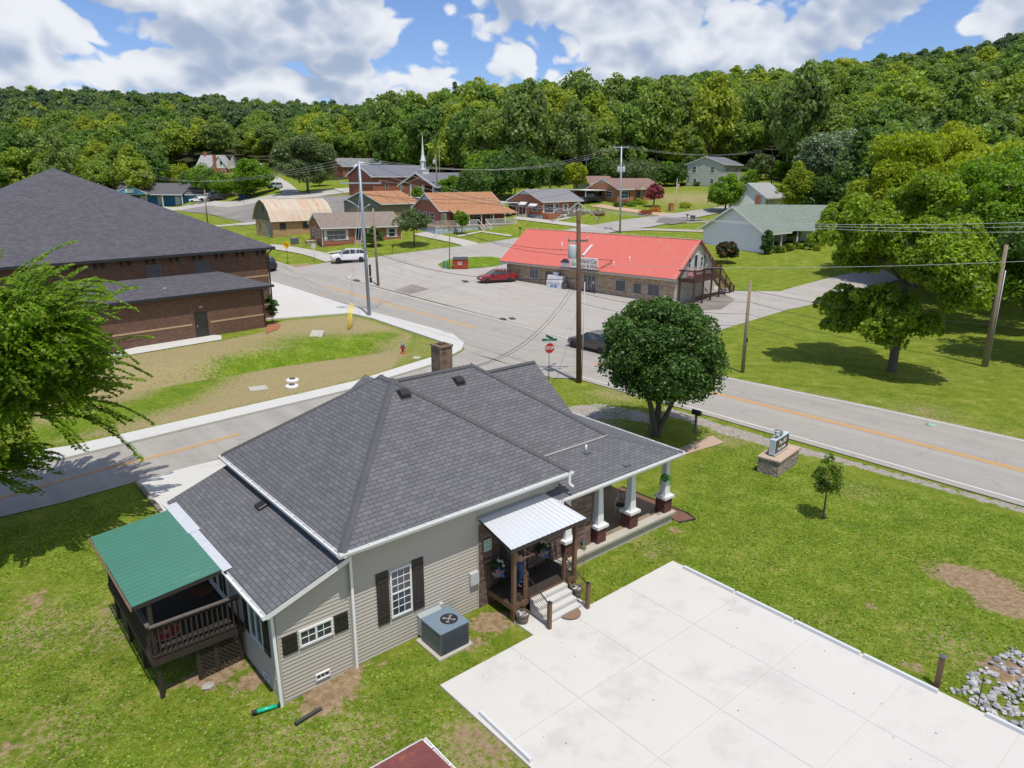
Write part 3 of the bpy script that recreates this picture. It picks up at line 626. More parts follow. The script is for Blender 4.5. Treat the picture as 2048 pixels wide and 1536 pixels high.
# soffit and fascia
mb=MB(); mb.box(x0+.003,x1,y0+.003,0,E_-.17,E_-.12); mb.box(x0+.003,0,.003,y1,E_-.168,E_-.118); mb.box(x0+.006,x1-.003,y0+.006,y0+.03,E_-.165,E_-.05); mb.box(x0+.006,x0+.03,y0+.035,y1,E_-.165,E_-.05)
mb.box(7.45,14.08,-.47,-.44,PE-.2,PE-.05); mb.box(7.5,14.05,-.44,1.4,PE-.12,PE-.08); mb.box(11.9,14.05,1.4,9,PE-.122,PE-.082)
mb.bar((-2.5,-.3,WE-.1),(-.15,-.3,WT-.1),.03,.14); mb.build('fascia',WHITE,H1)
# walls: lapped vinyl boards
mb=MB(); mb.siding((0,0,0),(1,0,0),[(0,-.1),(4.4,-.1),(4.4,3.83),(0,3.83)],(0,-1,0)); mb.siding((4.4,0,0),(1,0,0),[(0,2.95),(3.3,2.95),(3.3,3.83),(0,3.83)],(0,-1,0))
mb.siding((0,8.6,0),(0,-1,0),[(.6,2.5),(8.6,2.5),(8.6,3.83),(.6,3.83)],(-1,0,0)); mb.box(.02,7.9,.03,8.,0,3.78); mb.build('wall',TAUPE,H1)
mb=MB(); mb.siding((-2.15,0,0),(1,0,0),[(0,-.42),(2.14,-.42),(2.14,3.55),(0,2.87)],(0,-1,0)); mb.siding((-2.15,7.8,0),(0,-1,0),[(0,-.42),(7.8,-.42),(7.8,2.8),(0,2.8)],(-1,0,0))
mb.box(-2.12,0,.03,7.8,-.4,2.78); mb.build('wing_wall',TAUPE,H1)
mb=MB(); mb.box(4.4,4.95,-.05,.02,.0,2.93); mb.box(6.5,9.55,-.03,.03,.3,3.0); mb.box(9.35,9.6,.04,6,.3,3.0); mb.box(4.95,6.5,.03,.06,.5,2.93); mb.build('stone_wall',STACK,H1)
mb=MB(); mb.box(4.44,5.9,-.045,.0,-.15,.5); mb.build('foundation',brickmat('orange clay tile',(.4,.17,.05),(.52,.28,.1),(.2,.12,.08),.6,.13,.01),H1)
for q in ((4.34,4.4,-.03,-.002,-.1,3.4),(-.06,.0,-.035,.003,-.1,3.82),(-2.2,-2.145,-.035,.06,-.45,2.85),(-.12,-.065,-.03,.0,-.3,3.5)):
    mb=MB(); mb.box(*q); mb.build('corner_trim',TAUPE_T,H1)
WT_=mb
# rear right part mass under second roof
mb=MB(); mb.box(8.0,11.7,6.2,8.9,0,3.6); mb.box(8,9.3,3.,6.2,0,3.6); mb.build('rear_wall',STACK,H1)
def downspout(path,par,label=None):
    mb=MB(); 
    for a,b in zip(path,path[1:]): mb.bar(a,b,.075,.06)
    return mb.build('downspout',GTM,par)
downspout([(-.4,-.55,E_-.1),(-.2,-.12,E_-.4),(-.03,-.085,E_-.45),(-.03,-.085,-.05),(.05,-.25,-.1)],H1)
downspout([(-2.55,-.22,WE-.1),(-2.27,.0,WE-.35),(-2.25,-.06,-.25)],H1)
downspout([(7.85,-.54,E_-.1),(7.85,-.54,E_-.4),(7.97,-.62,E_-.52)],H1); downspout([(7.5,-.6,PE-.1),(7.5,-.6,PE-.25),(7.55,-.75,PE-.36)],H1)
mb=MB(); mb.box(12,12.03,8,8.1,0,3); 
def window(par,o,dx,nrm,w,h,cols,rows,frame_w=.055,mat=WHITE,depth=.05,double=False,name='window',split=1,gl=None):
    """o bottom-left corner on wall; frame mesh with glass as child"""
    o=Vector(o);dx=Vector(dx).normalized();n=Vector(nrm).normalized();z=Vector((0,0,1)); f=MB()
    def bx(mb,a,b,c,d,p0,p1):
        V=[o+dx*x+z*y+n*q for q in (p0,p1) for y in (c,d) for x in (a,b)]
        mb.faces(V,[(0,2,3,1),(4,5,7,6),(0,1,5,4),(2,6,7,3),(0,4,6,2),(1,3,7,5)])
    F_=frame_w
    bx(f,0,w,0,F_,0,depth);bx(f,0,w,h-F_,h,0,depth);bx(f,0,F_,F_,h-F_,0,depth);bx(f,w-F_,w,F_,h-F_,0,depth)
    if double: bx(f,F_,w-F_,h/2-F_*.4,h/2+F_*.4,0,depth-.012)
    for s in range(1,split): bx(f,w*s/split-F_*.5,w*s/split+F_*.5,F_,h-F_,0,depth-.006)
    g=MB(); bx(g,F_,w-F_,F_,h-F_,.004,.014)
    for i in range(1,cols): x=F_+(w-2*F_)*i/cols; bx(f,x-.009,x+.009,F_,h-F_,.014,.03)
    for j in range(1,rows): y=F_+(h-2*F_)*j/rows; bx(f,F_,w-F_,y-.009,y+.009,.014,.029)
    fo=f.build(name,mat,par); g.build('pane',gl or GLASS,fo); return fo
def shutter(par,o,dx,nrm,w,h,mat=BLACK):
    o=Vector(o);dx=Vector(dx).normalized();n=Vector(nrm).normalized();z=Vector((0,0,1)); f=MB()
    def bx(a,b,c,d,p0,p1):
        V=[o+dx*x+z*y+n*q for q in (p0,p1) for y in (c,d) for x in (a,b)]
        f.faces(V,[(0,2,3,1),(4,5,7,6),(0,1,5,4),(2,6,7,3),(0,4,6,2),(1,3,7,5)])
    k=3
    for i in range(k): bx(w*i/k+.004,w*(i+1)/k-.004,0,h,.012,.035)
    bx(.02,w-.02,h*.14,h*.14+.08,.035,.055); bx(.02,w-.02,h*.82,h*.82+.08,.035,.055)
    return f.build('shutter',mat,par)
NF=(0,-1,0); NL=(-1,0,0)
window(H1,(1.18,-.018,1.02),(1,0,0),NF,.72,1.55,3,6,double=True)
SHB=plain('black brown shutter',(.03,.022,.018),.6,.2,5); shutter(H1,(.74,-.02,.95),(1,0,0),NF,.4,1.68,SHB); shutter(H1,(1.93,-.02,.95),(1,0,0),NF,.4,1.68,SHB)
window(H1,(-1.62,-.018,1.35),(1,0,0),NF,.98,.52,4,2,split=2); shutter(H1,(-2.08,-.02,1.32),(1,0,0),NF,.42,.55,BLACK); shutter(H1,(-.6,-.02,1.32),(1,0,0),NF,.42,.55,BLACK)
window(H1,(-1.25,-.018,.12),(1,0,0),NF,.42,.2,3,1,frame_w=.03)
window(H1,(-2.168,1.95,1.0),(0,-1,0),NL,.95,1.15,1,1,split=2,frame_w=.035,gl=GLASSB); shutter(H1,(-2.17,2.36,.95),(0,-1,0),NL,.38,1.25,BLACK); shutter(H1,(-2.17,.97,.95),(0,-1,0),NL,.38,1.25,BLACK)
window(H1,(-2.168,1.2,.02),(0,-1,0),NL,.35,.2,2,1,frame_w=.03)
# access hatch and french doors on the deck side
mb=MB(); mb.box(-2.19,-2.172,.1,.42,-.15,.42); mb.build('hatch',TAUPE_T,H1)
for y in (5.3,4.4):
    d=MB(); d.box(-2.2,-2.172,y-.85,y,1.02,3.0-.15); dd=d.build('door',WHITE,H1); g=MB()
    for k in range(2): g.box(-2.21,-2.202,y-.72+.33*k,y-.46+.33*k,1.3,2.7)
    g.build('pane',GLASS,dd)
# front door inside the entry
d=MB(); d.box(5.35,6.3,.0,.05,.62,2.72); dd=d.build('door',DKWOOD,H1); g=MB(); g.box(5.6,6.05,-.012,-.002,1.2,2.5); g.build('pane',GLASS,dd)
# electric box, conduit, meter
mb=MB(); mb.box(4.02,4.34,-.13,-.02,.98,1.4); mb.build('meter_box',LGREY,H1)
mb=MB(); mb.box(2.85,2.98,-.1,-.02,.62,.82); mb.tube([(2.92,-.05,.62),(2.92,-.06,.35)],.02); mb.build('switch_box',LGREY,H1)
mb=MB(); mb.box(.1,.14,0,.01,0,.01)
# roof vents
def roofvent(x,y,z,sl,name='roof_vent'):
    mb=MB(); n=6
    for i in range(n):
        a0=math.pi*i/n;a1=math.pi*(i+1)/n
        for s in (0,1):
            pass
        p=lambda a,w:(w,-math.cos(a)*.16,math.sin(a)*.13)
        mb.poly([p(a0,-.17),p(a0,.17),p(a1,.17),p(a1,-.17)])
    mb.poly([(-.17,-math.cos(math.pi*i/n)*.16,math.sin(math.pi*i/n)*.13) for i in range(n+1)]); mb.poly([(.17,-math.cos(math.pi*i/n)*.16,math.sin(math.pi*i/n)*.13) for i in range(n,-1,-1)])
    mb.box(-.21,.21,-.2,.24,-.01,.008)
    return mb.build(name,BLACK,H1,Matrix.Translation((x,y,z))@Matrix.Rotation(math.atan(sl),4,'X'))
sF=(6.9-3.95)/(3.83+.45)
def vent_at(px,py,rot=0):
    # intersect the ray with the front plane z=3.8+s(v+.32)
    z=5.
    for _ in range(40):
        p=on(px,py,z); u,v=hl(p[0],p[1]); z+= (3.95+sF*(v+.45)-z)*.4
    return u,v,z
u,v,z=vent_at(808,789); roofvent(u,v,z+.02,sF)
s2=(6.4-3.72)/(5.3-1.5); z=5.8
for _ in range(40):
    p=on(918,763,z);u,v=hl(p[0],p[1]);z+=(3.72+s2*(v-1.5)-z)*.4
roofvent(u,v,z+.02,s2)
z=3.2
for _ in range(40):
    p=on(523,1013,z);u,v=hl(p[0],p[1]);z+=((WE+(WT-WE)/2.3*(u+2.5))-z)*.5
mb=MB(); mb.box(-.16,.16,-.2,.2,0,.1); mb.build('roof_vent',BLACK,H1,Matrix.Translation((u,v,z))@Matrix.Rotation(-.32,4,'Y'),bevel=.03)
for (px,py,k) in ((1172,905,1),(1251,930,0)):
    z=3.4
    for _ in range(40):
        p=on(px,py,z);u,v=hl(p[0],p[1]);z+=((PE+(PI-PE)/2.05*(v+.5))-z)*.5
    mb=MB(); mb.box(u-.14,u+.14,v-.13,v+.13,z-.03,z+.035,1)
    if k: mb.tube([(u,v,z),(u,v,z+.3)],.035,8,0)
    mb.build('vent_pipe',[WHITE,GREYP],H1)
# flashing lines
mb=MB(); mb.bar((8.5,1.46,3.72),(11.9,1.46,3.72),.02,.03); mb.build('flashing',LGREY,H1)
mb=MB(); mb.poly([(-2.62,2.35,2.93),(-2.36,2.35,2.97),(-2.36,5.3,2.97),(-2.62,5.3,2.93)]); mb.poly([(-2.66,5.2,2.935),(-2.3,5.2,2.985),(-2.3,7.6,2.985),(-2.66,7.6,2.935)]); mb.build('flashing',plain('dull zinc flashing',(.5,.52,.55),.5,.2,6),H1)
# chimney
z=5.
p=hw(8.7,7.9); CH=MB()
def chim():
    mb=MB(); mb.box(-.3,.3,-.3,.3,3.,6.25,0); mb.box(-.34,.34,-.34,.34,6.25,6.33,0); mb.box(-.3,.3,-.3,.3,6.33,7.42,0)
    for a,b,c,d in ((-.33,.33,-.33,-.24),(-.33,.33,.24,.33),(-.33,-.24,-.24,.24),(.24,.33,-.24,.24)): mb.box(a,b,c,d,7.42,7.5,0)
    mb.box(-.2,.2,-.2,.2,7.3,7.43,1); return mb
CHM=plain('old stained stucco chimney',(.24,.16,.1),.95,.4,3.5,bmp=.6,dirt=((.08,.06,.045),.52,2.5))
_b=None
for zz in [x*.1 for x in range(30,60)]: pass
w=on(883,688,7.0); u,v=hl(w[0],w[1]); chim().build('chimney',[CHM,BLACK],H1,Matrix.Translation((u,v,-.5)))
# ---------------- porch ----------------
mb=MB(); mb.box(7.62,14.05,-.28,9,-.1,.38); mb.box(7.6,14.15,-.38,-.0,.381,.47); mb.box(9.62,14.03,.0,9,.381,.43,1)
mb.build('porch_floor',[CONC_D,plain('tan porch paint',(.26,.2,.14),.7,.2,.8,dirt=((.16,.12,.09),.55,1.2))],H1)
for (u,v) in ((8.3,-.02),(9.95,-.02),(11.75,-.02),(13.82,-.02),(13.82,3.2)):
    mb=MB(); mb.box(u-.23,u+.23,v-.2,v+.26,.44,1.06); p=mb.build('porch_pier',BRICK_PIER,H1)
    mb=MB(); mb.box(u-.29,u+.29,v-.26,v+.32,1.06,1.17); mb.build('cap',WHITE,p)
    mb=MB(); mb.frustum(u,v+.03,1.17,PE-.2,.155,.155,.095,.095); mb.build('porch_column',WHITE,H1)
# ---------------- entry canopy, deck, steps ----------------
CN=hthing('entry_canopy','corrugated metal canopy roof on brown posts above the entry deck','canopy',0,0)
def P3(a,b,t): return tuple(a[i]+(b[i]-a[i])*t for i in range(3))
tl,tr,bl,br=(4.38,-.06,3.2),(7.2,-.06,3.2),(4.42,-1.6,2.76),(7.62,-1.6,2.76)
def corrug(a,b,c,d,n,amp,mat,name,par,flip=1,under=None):
    """a,b along top; c,d along bottom; ribs run top to bottom"""
    a,b,c,d=map(Vector,(a,b,c,d)); nrm=(b-a).cross(c-a).normalized(); nrm=nrm if nrm.z>0 else -nrm; mb=MB(); prof=[(0,0),(.12,1),(.28,1),(.4,0)]
    T_=[];B_=[]
    for k in range(n):
        for s,h in prof:
            t=(k+s)/n; T_.append(a.lerp(b,t)+nrm*h*amp); B_.append(c.lerp(d,t)+nrm*h*amp)
    T_.append(b);B_.append(d)
    for i in range(len(T_)-1): mb.poly([T_[i],B_[i],B_[i+1],T_[i+1]]); mb.poly([T_[i]-nrm*.006,T_[i+1]-nrm*.006,B_[i+1]-nrm*.006,B_[i]-nrm*.006])
    return mb.build(name,mat,par)
GALV=plain('bright galvanised sheet',(.6,.62,.65),.38,.05,1.5,metal=.25); corrug(tl,tr,bl,br,16,.012,GALV,'canopy_roof',CN)
mb=MB(); mb.bar((4.34,-.02,3.235),(7.1,-.02,3.235),.16,.01); mb.build('flashing',plain('grey ridge flashing',(.33,.37,.41),.5,.1),CN)
mb=MB(); mb.bar((4.42,-1.56,2.68),(7.6,-1.56,2.68),.05,.13); mb.bar((4.45,-.05,3.12),(4.45,-1.56,2.68),.05,.1); mb.bar((7.55,-.05,3.12),(7.58,-1.56,2.68),.05,.1)
for k in range(1,5): mb.bar((4.4+k*.62,-.05,3.12),(4.4+k*.64,-1.54,2.69),.04,.08)
mb.build('rafters',DKWOOD,CN)
for u in (4.78,7.42):
    mb=MB(); mb.box(u-.06,u+.06,-1.36,-1.24,.0,2.64); mb.build('post',BRWOOD,CN)
CD=hthing('entry_deck','small dark timber entry deck under the metal canopy','deck',0,0)
mb=MB()
for k in range(10): mb.box(4.72,7.52,-1.3+k*.13+.004,-1.3+(k+1)*.13-.004,.58,.61)
mb.build('floor',DKWOOD,CD); mb=MB(); mb.box(4.7,7.55,-1.345,-1.3,.42,.6); mb.box(4.7,4.74,-1.3,-.06,.42,.6); mb.box(4.72,4.83,-1.33,-1.22,-.05,.42); mb.build('joists',BRWOOD,CD)
mb=MB(); mb.box(4.74,4.8,-.12,-.06,.6,1.45); mb.build('post',BRWOOD,CD); mb=MB(); mb.box(4.73,4.83,-.8,-.7,.6,.75); 
ST=hthing('concrete_steps','four concrete steps from the parking slab to the entry deck','steps',0,0)
mb=MB()
for k in range(4): mb.box(5.42,6.92,-2.18+k*.22,-1.35,k*.145,(k+1)*.145-(.0 if k<3 else .0))
mb.build('steps',CONC_W,ST,bevel=.008)
for s,u,lab in ((0,5.32,'left'),(1,7.0,'right')):
    RL=hthing('stair_railing','brown post rod railing on the %s'%('left side of the entry steps' if s==0 else 'right side of the entry steps'),'railing',0,0,group='railings of the entry steps')
    for (v,z0,z1) in ((-2.35,0,.98),(-1.25,.4,1.52)):
        mb=MB(); mb.box(u-.055,u+.055,v-.055,v+.055,z0,z1); pp=mb.build('post',BRWOOD,RL); mb=MB(); mb.frustum(u,v,z1,z1+.05,.07,.07,.02,.02); mb.build('cap',BLACK,pp)
    mb=MB(); mb.tube([(u,-2.33,.9),(u,-1.27,1.44)],.022,8); mb.build('handrail',BLACK,RL)
    mb=MB()
    for k in range(8): mb.tube([(u,-2.33,.12+k*.095),(u,-1.27,.66+k*.095)],.006,5)
    mb.build('rods',plain('dark bronze rod',(.12,.07,.05),.4,.1,metal=.5),RL)
# ---------------- green roofed side deck ----------------
SD=hthing('side_deck','dark timber side deck with balustrade under the green metal roof','deck',0,0)
mb=MB(); k=0; u=-4.6
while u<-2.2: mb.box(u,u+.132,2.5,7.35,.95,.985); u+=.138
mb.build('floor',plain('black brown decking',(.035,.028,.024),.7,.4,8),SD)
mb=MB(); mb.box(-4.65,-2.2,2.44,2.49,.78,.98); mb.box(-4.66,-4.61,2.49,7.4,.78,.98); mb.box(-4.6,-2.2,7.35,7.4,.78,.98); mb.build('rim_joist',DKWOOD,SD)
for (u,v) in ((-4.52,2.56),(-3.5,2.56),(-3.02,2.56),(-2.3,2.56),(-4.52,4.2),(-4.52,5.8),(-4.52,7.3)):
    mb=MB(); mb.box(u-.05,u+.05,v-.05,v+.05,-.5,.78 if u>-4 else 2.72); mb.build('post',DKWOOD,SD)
def balus(par,a,b,z0,z1,n,mat=DKWOOD,top=None,r=.018):
    a=Vector(a);b=Vector(b); mb=MB(); Z=Vector((0,0,1)); mb.bar(a+Z*z1,b+Z*z1,.11,.04,1); mb.bar(a+Z*(z0+.08),b+Z*(z0+.08),.05,.06,0); mb.bar(a+Z*(z1-.07),b+Z*(z1-.07),.04,.07,0)
    for i in range(n):
        p=a.lerp(b,(i+.5)/n); mb.bar(p+Z*(z0+.0),p+Z*(z1-.03),r*2,r*2,0)
    return mb.build('balustrade',[mat,top or mat],par)
GYT=plain('sun bleached rail',(.12,.1,.085),.8,.25,6); balus(SD,(-4.62,2.46,0),(-2.25,2.46,0),.98,1.98,17,DKWOOD,GYT,.02); balus(SD,(-4.62,2.5,0),(-4.62,7.35,0),.98,1.98,32,DKWOOD,GYT,.02)
mb=MB(); X0,X1,Z0,Z1=-3.46,-2.25,-.4,.78
for sg in (1,-1):
    c=-3.
    while c<5:
        # line z = sg*x + c clipped to the panel
        P=[]
        for xx in (X0,X1):
            zz=sg*(xx-X0)+c+Z0
            if Z0<=zz<=Z1: P.append((xx,zz))
        for zz in (Z0,Z1):
            xx=(zz-Z0-c)*sg+X0
            if X0<xx<X1: P.append((xx,zz))
        if len(P)>=2 and abs(P[0][0]-P[1][0])>.03: mb.bar((P[0][0],2.53+sg*.006,P[0][1]),(P[1][0],2.53+sg*.006,P[1][1]),.01,.035)
        c+=.14
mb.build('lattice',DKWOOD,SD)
GR=hthing('deck_canopy','green corrugated metal roof over the side deck','canopy',0,0)
GRN=plain('green painted sheet metal',(.055,.18,.125),.5,.1,1.,dirt=((.12,.24,.18),.6,1.2)); corrug((-2.62,7.3,2.93),(-2.62,2.48,2.93),(-4.92,7.3,2.72),(-4.92,2.48,2.72),22,.009,GRN,'canopy_roof',GR)
gutter('gutter',(-4.93,7.3,2.7),(-4.93,2.46,2.7),GR,(-1,0,0),.05,.09,mat=plain('rusty gutter',(.22,.14,.1),.8,.4,6)); mb=MB(); mb.bar((-4.9,2.5,2.65),(-2.6,2.5,2.86),.04,.1); mb.bar((-4.85,7.25,2.65),(-2.6,7.25,2.86),.04,.1); mb.bar((-4.85,2.5,2.63),(-4.85,7.25,2.63),.04,.12); mb.build('rafters',DKWOOD,GR)
# mats on the deck
def disc(name,lab,cat,u,v,z,r,mats,rings):
    mb=MB(); n=40
    for i,(r0,r1,mi) in enumerate(rings):
        for k in range(n):
            a0=2*math.pi*k/n;a1=2*math.pi*(k+1)/n; mb.poly([(r0*math.cos(a0),r0*math.sin(a0),.012),(r1*math.cos(a0),r1*math.sin(a0),.012),(r1*math.cos(a1),r1*math.sin(a1),.012),(r0*math.cos(a1),r0*math.sin(a1),.012)],mi if not isinstance(mi,tuple) else mi[k%2])
    mb.lathe([(r,.0),(r,.0119)],n=n); x,y=hw(u,v); o=mb.build(name,mats); o.location=(x,y,z); o.rotation_euler=(0,0,HRZ); tag(o,lab,cat); return o
REDM=plain('red woven fibre',(.36,.03,.03),.9,.2,20); CREAM=plain('cream woven fibre',(.5,.42,.3),.9,.2,20)
disc('round_mat','round red rug with cream pattern on the side deck','rug',-4.02,3.55,.986,.42,[REDM,CREAM,DKWOOD],[(0,.06,1),(.06,.12,(0,1)),(.12,.36,(0,0)),(.36,.39,(0,1)),(.39,.42,1)])
disc('round_mat','brown round doormat before the deck doors','rug',-2.55,5.0,.986,.33,[plain('brown coir',(.16,.07,.04),.95,.3,20)],[(0,.33,0)])
# half round mat
mb=MB(); mb.prism([(.36*math.cos(math.pi*k/16),-.36*math.sin(math.pi*k/16)) for k in range(17)][::-1],.0,.015); o=mb.build('doormat',plain('coir doormat',(.22,.14,.09),.95,.25,14)); x,y=hw(6.35,-2.2); o.location=(x,y,.1); o.rotation_euler=(0,0,HRZ); tag(o,'half round brown doormat at the foot of the entry steps','doormat')
# ---------------- parking slab ----------------
def place(o,u,v,z,label=None,cat=None,group=None,rz=0):
    x,y=hw(u,v); o.location=(x,y,z); o.rotation_euler=(0,0,HRZ+rz)
    if label: tag(o,label,cat,group)
    return o
mb=MB(); g=.005
us=[1.3,3.84,6.38,8.92,11.52]; vs=[-2.27,-5.08,-7.75,-10.42,-13.1,-15.8,-18.5]
for i in range(4):
    for j in range(6): mb.box(us[i]+g,us[i+1]-g,vs[j+1]+g,vs[j]-g,-.1,.06)
mb.box(1.32,11.5,-18.4,-2.3,-.1,.05); mb.box(4.75,7.2,-2.263,-1.3,-.1,.05)
SLABM=plain('new poured concrete',(.545,.525,.485),.85,.05,.5,bmp=.12,dirt=((.485,.46,.43),.52,.45),fine=70)
o=mb.build('parking_slab',SLABM); place(o,0,0,0); tag(o,kind='structure')
STP=plain('white wheel stop concrete',(.56,.57,.58),.8,.08,3)
def wheelstop(L):
    mb=MB(); a=.062
    mb.faces([(-a,0,0),(a,0,0),(-a+.015,.03,.1),(a-.015,.03,.1),(-a,L,0),(a,L,0),(-a+.015,L-.03,.1),(a-.015,L-.03,.1)],[(0,2,3,1),(4,5,7,6),(0,1,5,4),(2,6,7,3),(0,4,6,2),(1,3,7,5)])
    for s in (.3,L-.3): mb.box(-.015,.015,s-.015,s+.015,.1,.105)
    return mb
spots=[(11.43,-4.9,2.1,'second'),(11.4,-7.03,2.08,'third'),(11.38,-9.12,2.05,'fourth'),(11.36,-11.2,2.02,'nearest long'),(11.43,-2.85+0,0,'')]
labs=['white concrete wheel stop at the far corner of the parking slab','white concrete wheel stop second from the far corner of the slab','white wheel stop halfway along the lawn edge of the slab','white concrete wheel stop ending beside the lone brown bollard']
for (v0,L),lab in zip(((-4.9,2.08),(-7.0,2.06),(-9.1,2.06),(-11.2,2.03)),labs):
    o=wheelstop(L).build('wheel_stop',STP,bevel=.01); place(o,11.4,v0,.06,lab,'wheel stop','wheel stops along the slab edges')
o=wheelstop(2.0).build('wheel_stop',STP,bevel=.01); place(o,11.45,-14.3,.06,'white wheel stop in the bottom right corner beside the riprap stones','wheel stop','wheel stops along the slab edges')
o=wheelstop(2.1).build('wheel_stop',STP,bevel=.01); place(o,1.42,-5.9,.05,'white wheel stop along the left edge of the parking slab','wheel stop','wheel stops along the slab edges',rz=-.03)
# bollard + cable fence posts
t=hthing('bollard','lone square brown post with metal cap at the lawn edge of the slab','post',11.72,-11.05)
mb=MB(); mb.box(-.065,.065,-.065,.065,-.1,.98); mb.build('post',BRWOOD,t); mb=MB(); mb.frustum(0,0,.98,1.04,.08,.08,.03,.03); mb.build('cap',GREYP,t)
t=hthing('wire_fence','thin black wire fence across the riprap stones','fence',11.72,-11.1)
for dv,du in ((-.95,.0),(-2.0,.25),(-3.1,.4)):
    mb=MB(); mb.bar((du,dv,-.1),(du,dv,.95),.02,.02); mb.build('post',BLACK,t)
mb=MB()
for z in (.2,.4,.6,.8): mb.tube([(0,0,z),(0,-.95,z),(.25,-2.,z),(.4,-3.1,z)],.004,4)
mb.build('wires',BLACK,t)
# riprap: 110 stones as parts of nothing -> single uncounted bed
random.seed(4); mb=MB()
ico=bmesh.new(); bmesh.ops.create_icosphere(ico,subdivisions=2,radius=1); IV=[v.co.copy() for v in ico.verts]; IF=[tuple(v.index for v in f.verts) for f in ico.faces]; ico.free()
def stone(mb,x,y,z,r,m=0,flat=.6):
    s=(r*random.uniform(.8,1.3),r*random.uniform(.7,1.1),r*flat*random.uniform(.8,1.2)); R=Matrix.Rotation(random.uniform(0,6.28),3,'Z')@Matrix.Rotation(random.uniform(-.5,.5),3,'X'); ph=random.uniform(0,50)
    V=[]
    for v in IV:
        k=1+.22*math.sin(v.x*4.1+ph)*math.cos(v.y*3.7+ph*1.3)+.12*math.sin(v.z*7+ph); w=R@Vector((v.x*s[0]*k,v.y*s[1]*k,v.z*s[2]*k)); V.append((x+w.x,y+w.y,z+w.z))
    mb.faces(V,IF,m)
for k in range(560):
    u=random.uniform(11.6,15.2); v=random.uniform(-15,-11.25)
    if v>-11.2-(u-11.6)*.18+.0: continue
    w=hw(u,v); px,py=proj((w[0],w[1],0))
    stone(mb,w[0],w[1],.02+random.uniform(-.03,.05),random.choice((.05,.065,.08,.1)),0)
RIPM,t_,b_=newmat('pale limestone riprap'); g_=node(t_,'ShaderNodeNewGeometry'); tcx=node(t_,'ShaderNodeTexCoord').outputs['Object']
link(t_,mixc(t_,1.,ramp(t_,g_.outputs['Random Per Island'],[(0,(.2,.2,.22)),(.6,(.38,.37,.37)),(1,(.5,.48,.46))]),m_(t_,'ADD',.7,m_(t_,'MULTIPLY',noise(t_,tcx,14,5),.6)),'MULTIPLY'),b_.inputs['Base Color']); b_.inputs['Roughness'].default_value=.9
o=mb.build('riprap',RIPM); tag(o,'bed of pale broken limestone beside the slab corner','stones',kind='stuff')
# ---------------- air conditioner ----------------
t=hthing('air_conditioner','large dark grey packaged air conditioner on a concrete pad beside the siding','air conditioner',2.0,-1.33)
mb=MB(); mb.box(-.12,1.1,-.1,1.15,-.05,.06); mb.build('pad',CONC_D,t)
mb=MB(); mb.box(0,1.02,0,1.0,.08,.78); mb.build('cabinet',GREYP,t,bevel=.015)
TOPM=plain('blue grey top panel',(.16,.22,.28),.35,.08,2)
mb=MB(); mb.box(-.015,1.035,-.015,1.015,.78,.82); 
mb.build('top_panel',TOPM,t,bevel=.008)
mb=MB(); n=28; cx,cy,r=.62,.45,.235
mb.lathe([(r+.03,.82),(r+.03,.835),(r,.835),(r-.01,.824)],cx,cy,n=n); mb.lathe([(r-.01,.8225),(.01,.8225)],cx,cy,n=n,smooth=False); fg=mb.build('fan_guard',BLACK,t)
mb=MB()
for k in range(4):
    a=k*math.pi/2+.4; c,s=math.cos(a),math.sin(a); c2,s2=math.cos(a+.55),math.sin(a+.55)
    mb.poly([(cx+.04*c,cy+.04*s,.827),(cx+.2*c,cy+.2*s,.832),(cx+.2*c2,cy+.2*s2,.826),(cx+.05*c2,cy+.05*s2,.826)])
mb.lathe([(.05,.826),(.05,.85),(.0,.852)],cx,cy,n=12); mb.build('fan_blade',plain('grey fan blade',(.3,.28,.27),.5,.2,9),t)
mb=MB()
for r_ in (.06,.1,.14,.18,.22): mb.tube([(cx+r_*math.cos(k*math.pi/12),cy+r_*math.sin(k*math.pi/12),.845) for k in range(25)],.003,4,cap=False)
mb.build('wire_guard',GREYP,t)
mb=MB()
for z in range(16):
    mb.box(.04,.99,-.012,-.0,.12+z*.04,.135+z*.04); mb.box(1.02,1.032,.04,.97,.12+z*.04,.135+z*.04)
for k in range(9): mb.box(.04+k*.117,.052+k*.117,-.014,0,.1,.76)
mb.build('louvres',plain('dark louvre',(.05,.06,.075),.5,.1),t)
mb=MB(); mb.box(.05,.85,1.0,1.32,.12,.66); mb.poly([(.05,1.0,.67),(.85,1.0,.67),(.85,1.32,.78),(.05,1.32,.78)]); mb.build('duct',plain('sheet metal duct',(.42,.46,.46),.4,.12,3,metal=.3),t)
# ---------------- barrels ----------------
BAND=plain('rusty hoop',(.1,.07,.05),.6,.3,10)
def barrel(lab,u,v,plant=True,r=.2):
    t=hthing('barrel_planter',lab,'planter',u,v,.05); mb=MB(); n=18
    prof=[(r*.78,0),(r*.95,.12),(r*1.02,.26),(r*1.06,.34),(r*.98,.34),(r*.95,.27)]
    mb.lathe(prof,n=n,smooth=False); mb.build('tub',GYWOOD,t)
    for z in (.07,.24): 
        mb=MB(); rr=r*(.88 if z<.1 else 1.03)+.004; mb.lathe([(rr,z),(rr+.006,z),(rr+.008,z+.035),(rr,z+.035)],n=n,smooth=False); mb.build('hoop',BAND,t)
    mb=MB(); mb.lathe([(r*.94,.27),(.01,.29)],n=n); 
    for k in range(26): a=random.uniform(0,6.28); q=random.uniform(0,r*.8); stone(mb,q*math.cos(a),q*math.sin(a),.29,.03,1)
    mb.build('soil',[plain('potting soil',(.05,.035,.03),.95,.3),LGREY],t); return t
barrel('weathered half barrel planter of pebbles below the rain chain, left of the entry steps',4.93,-1.55)
barrel('half barrel planter of pebbles on the grass right of the entry steps',7.22,-1.6)
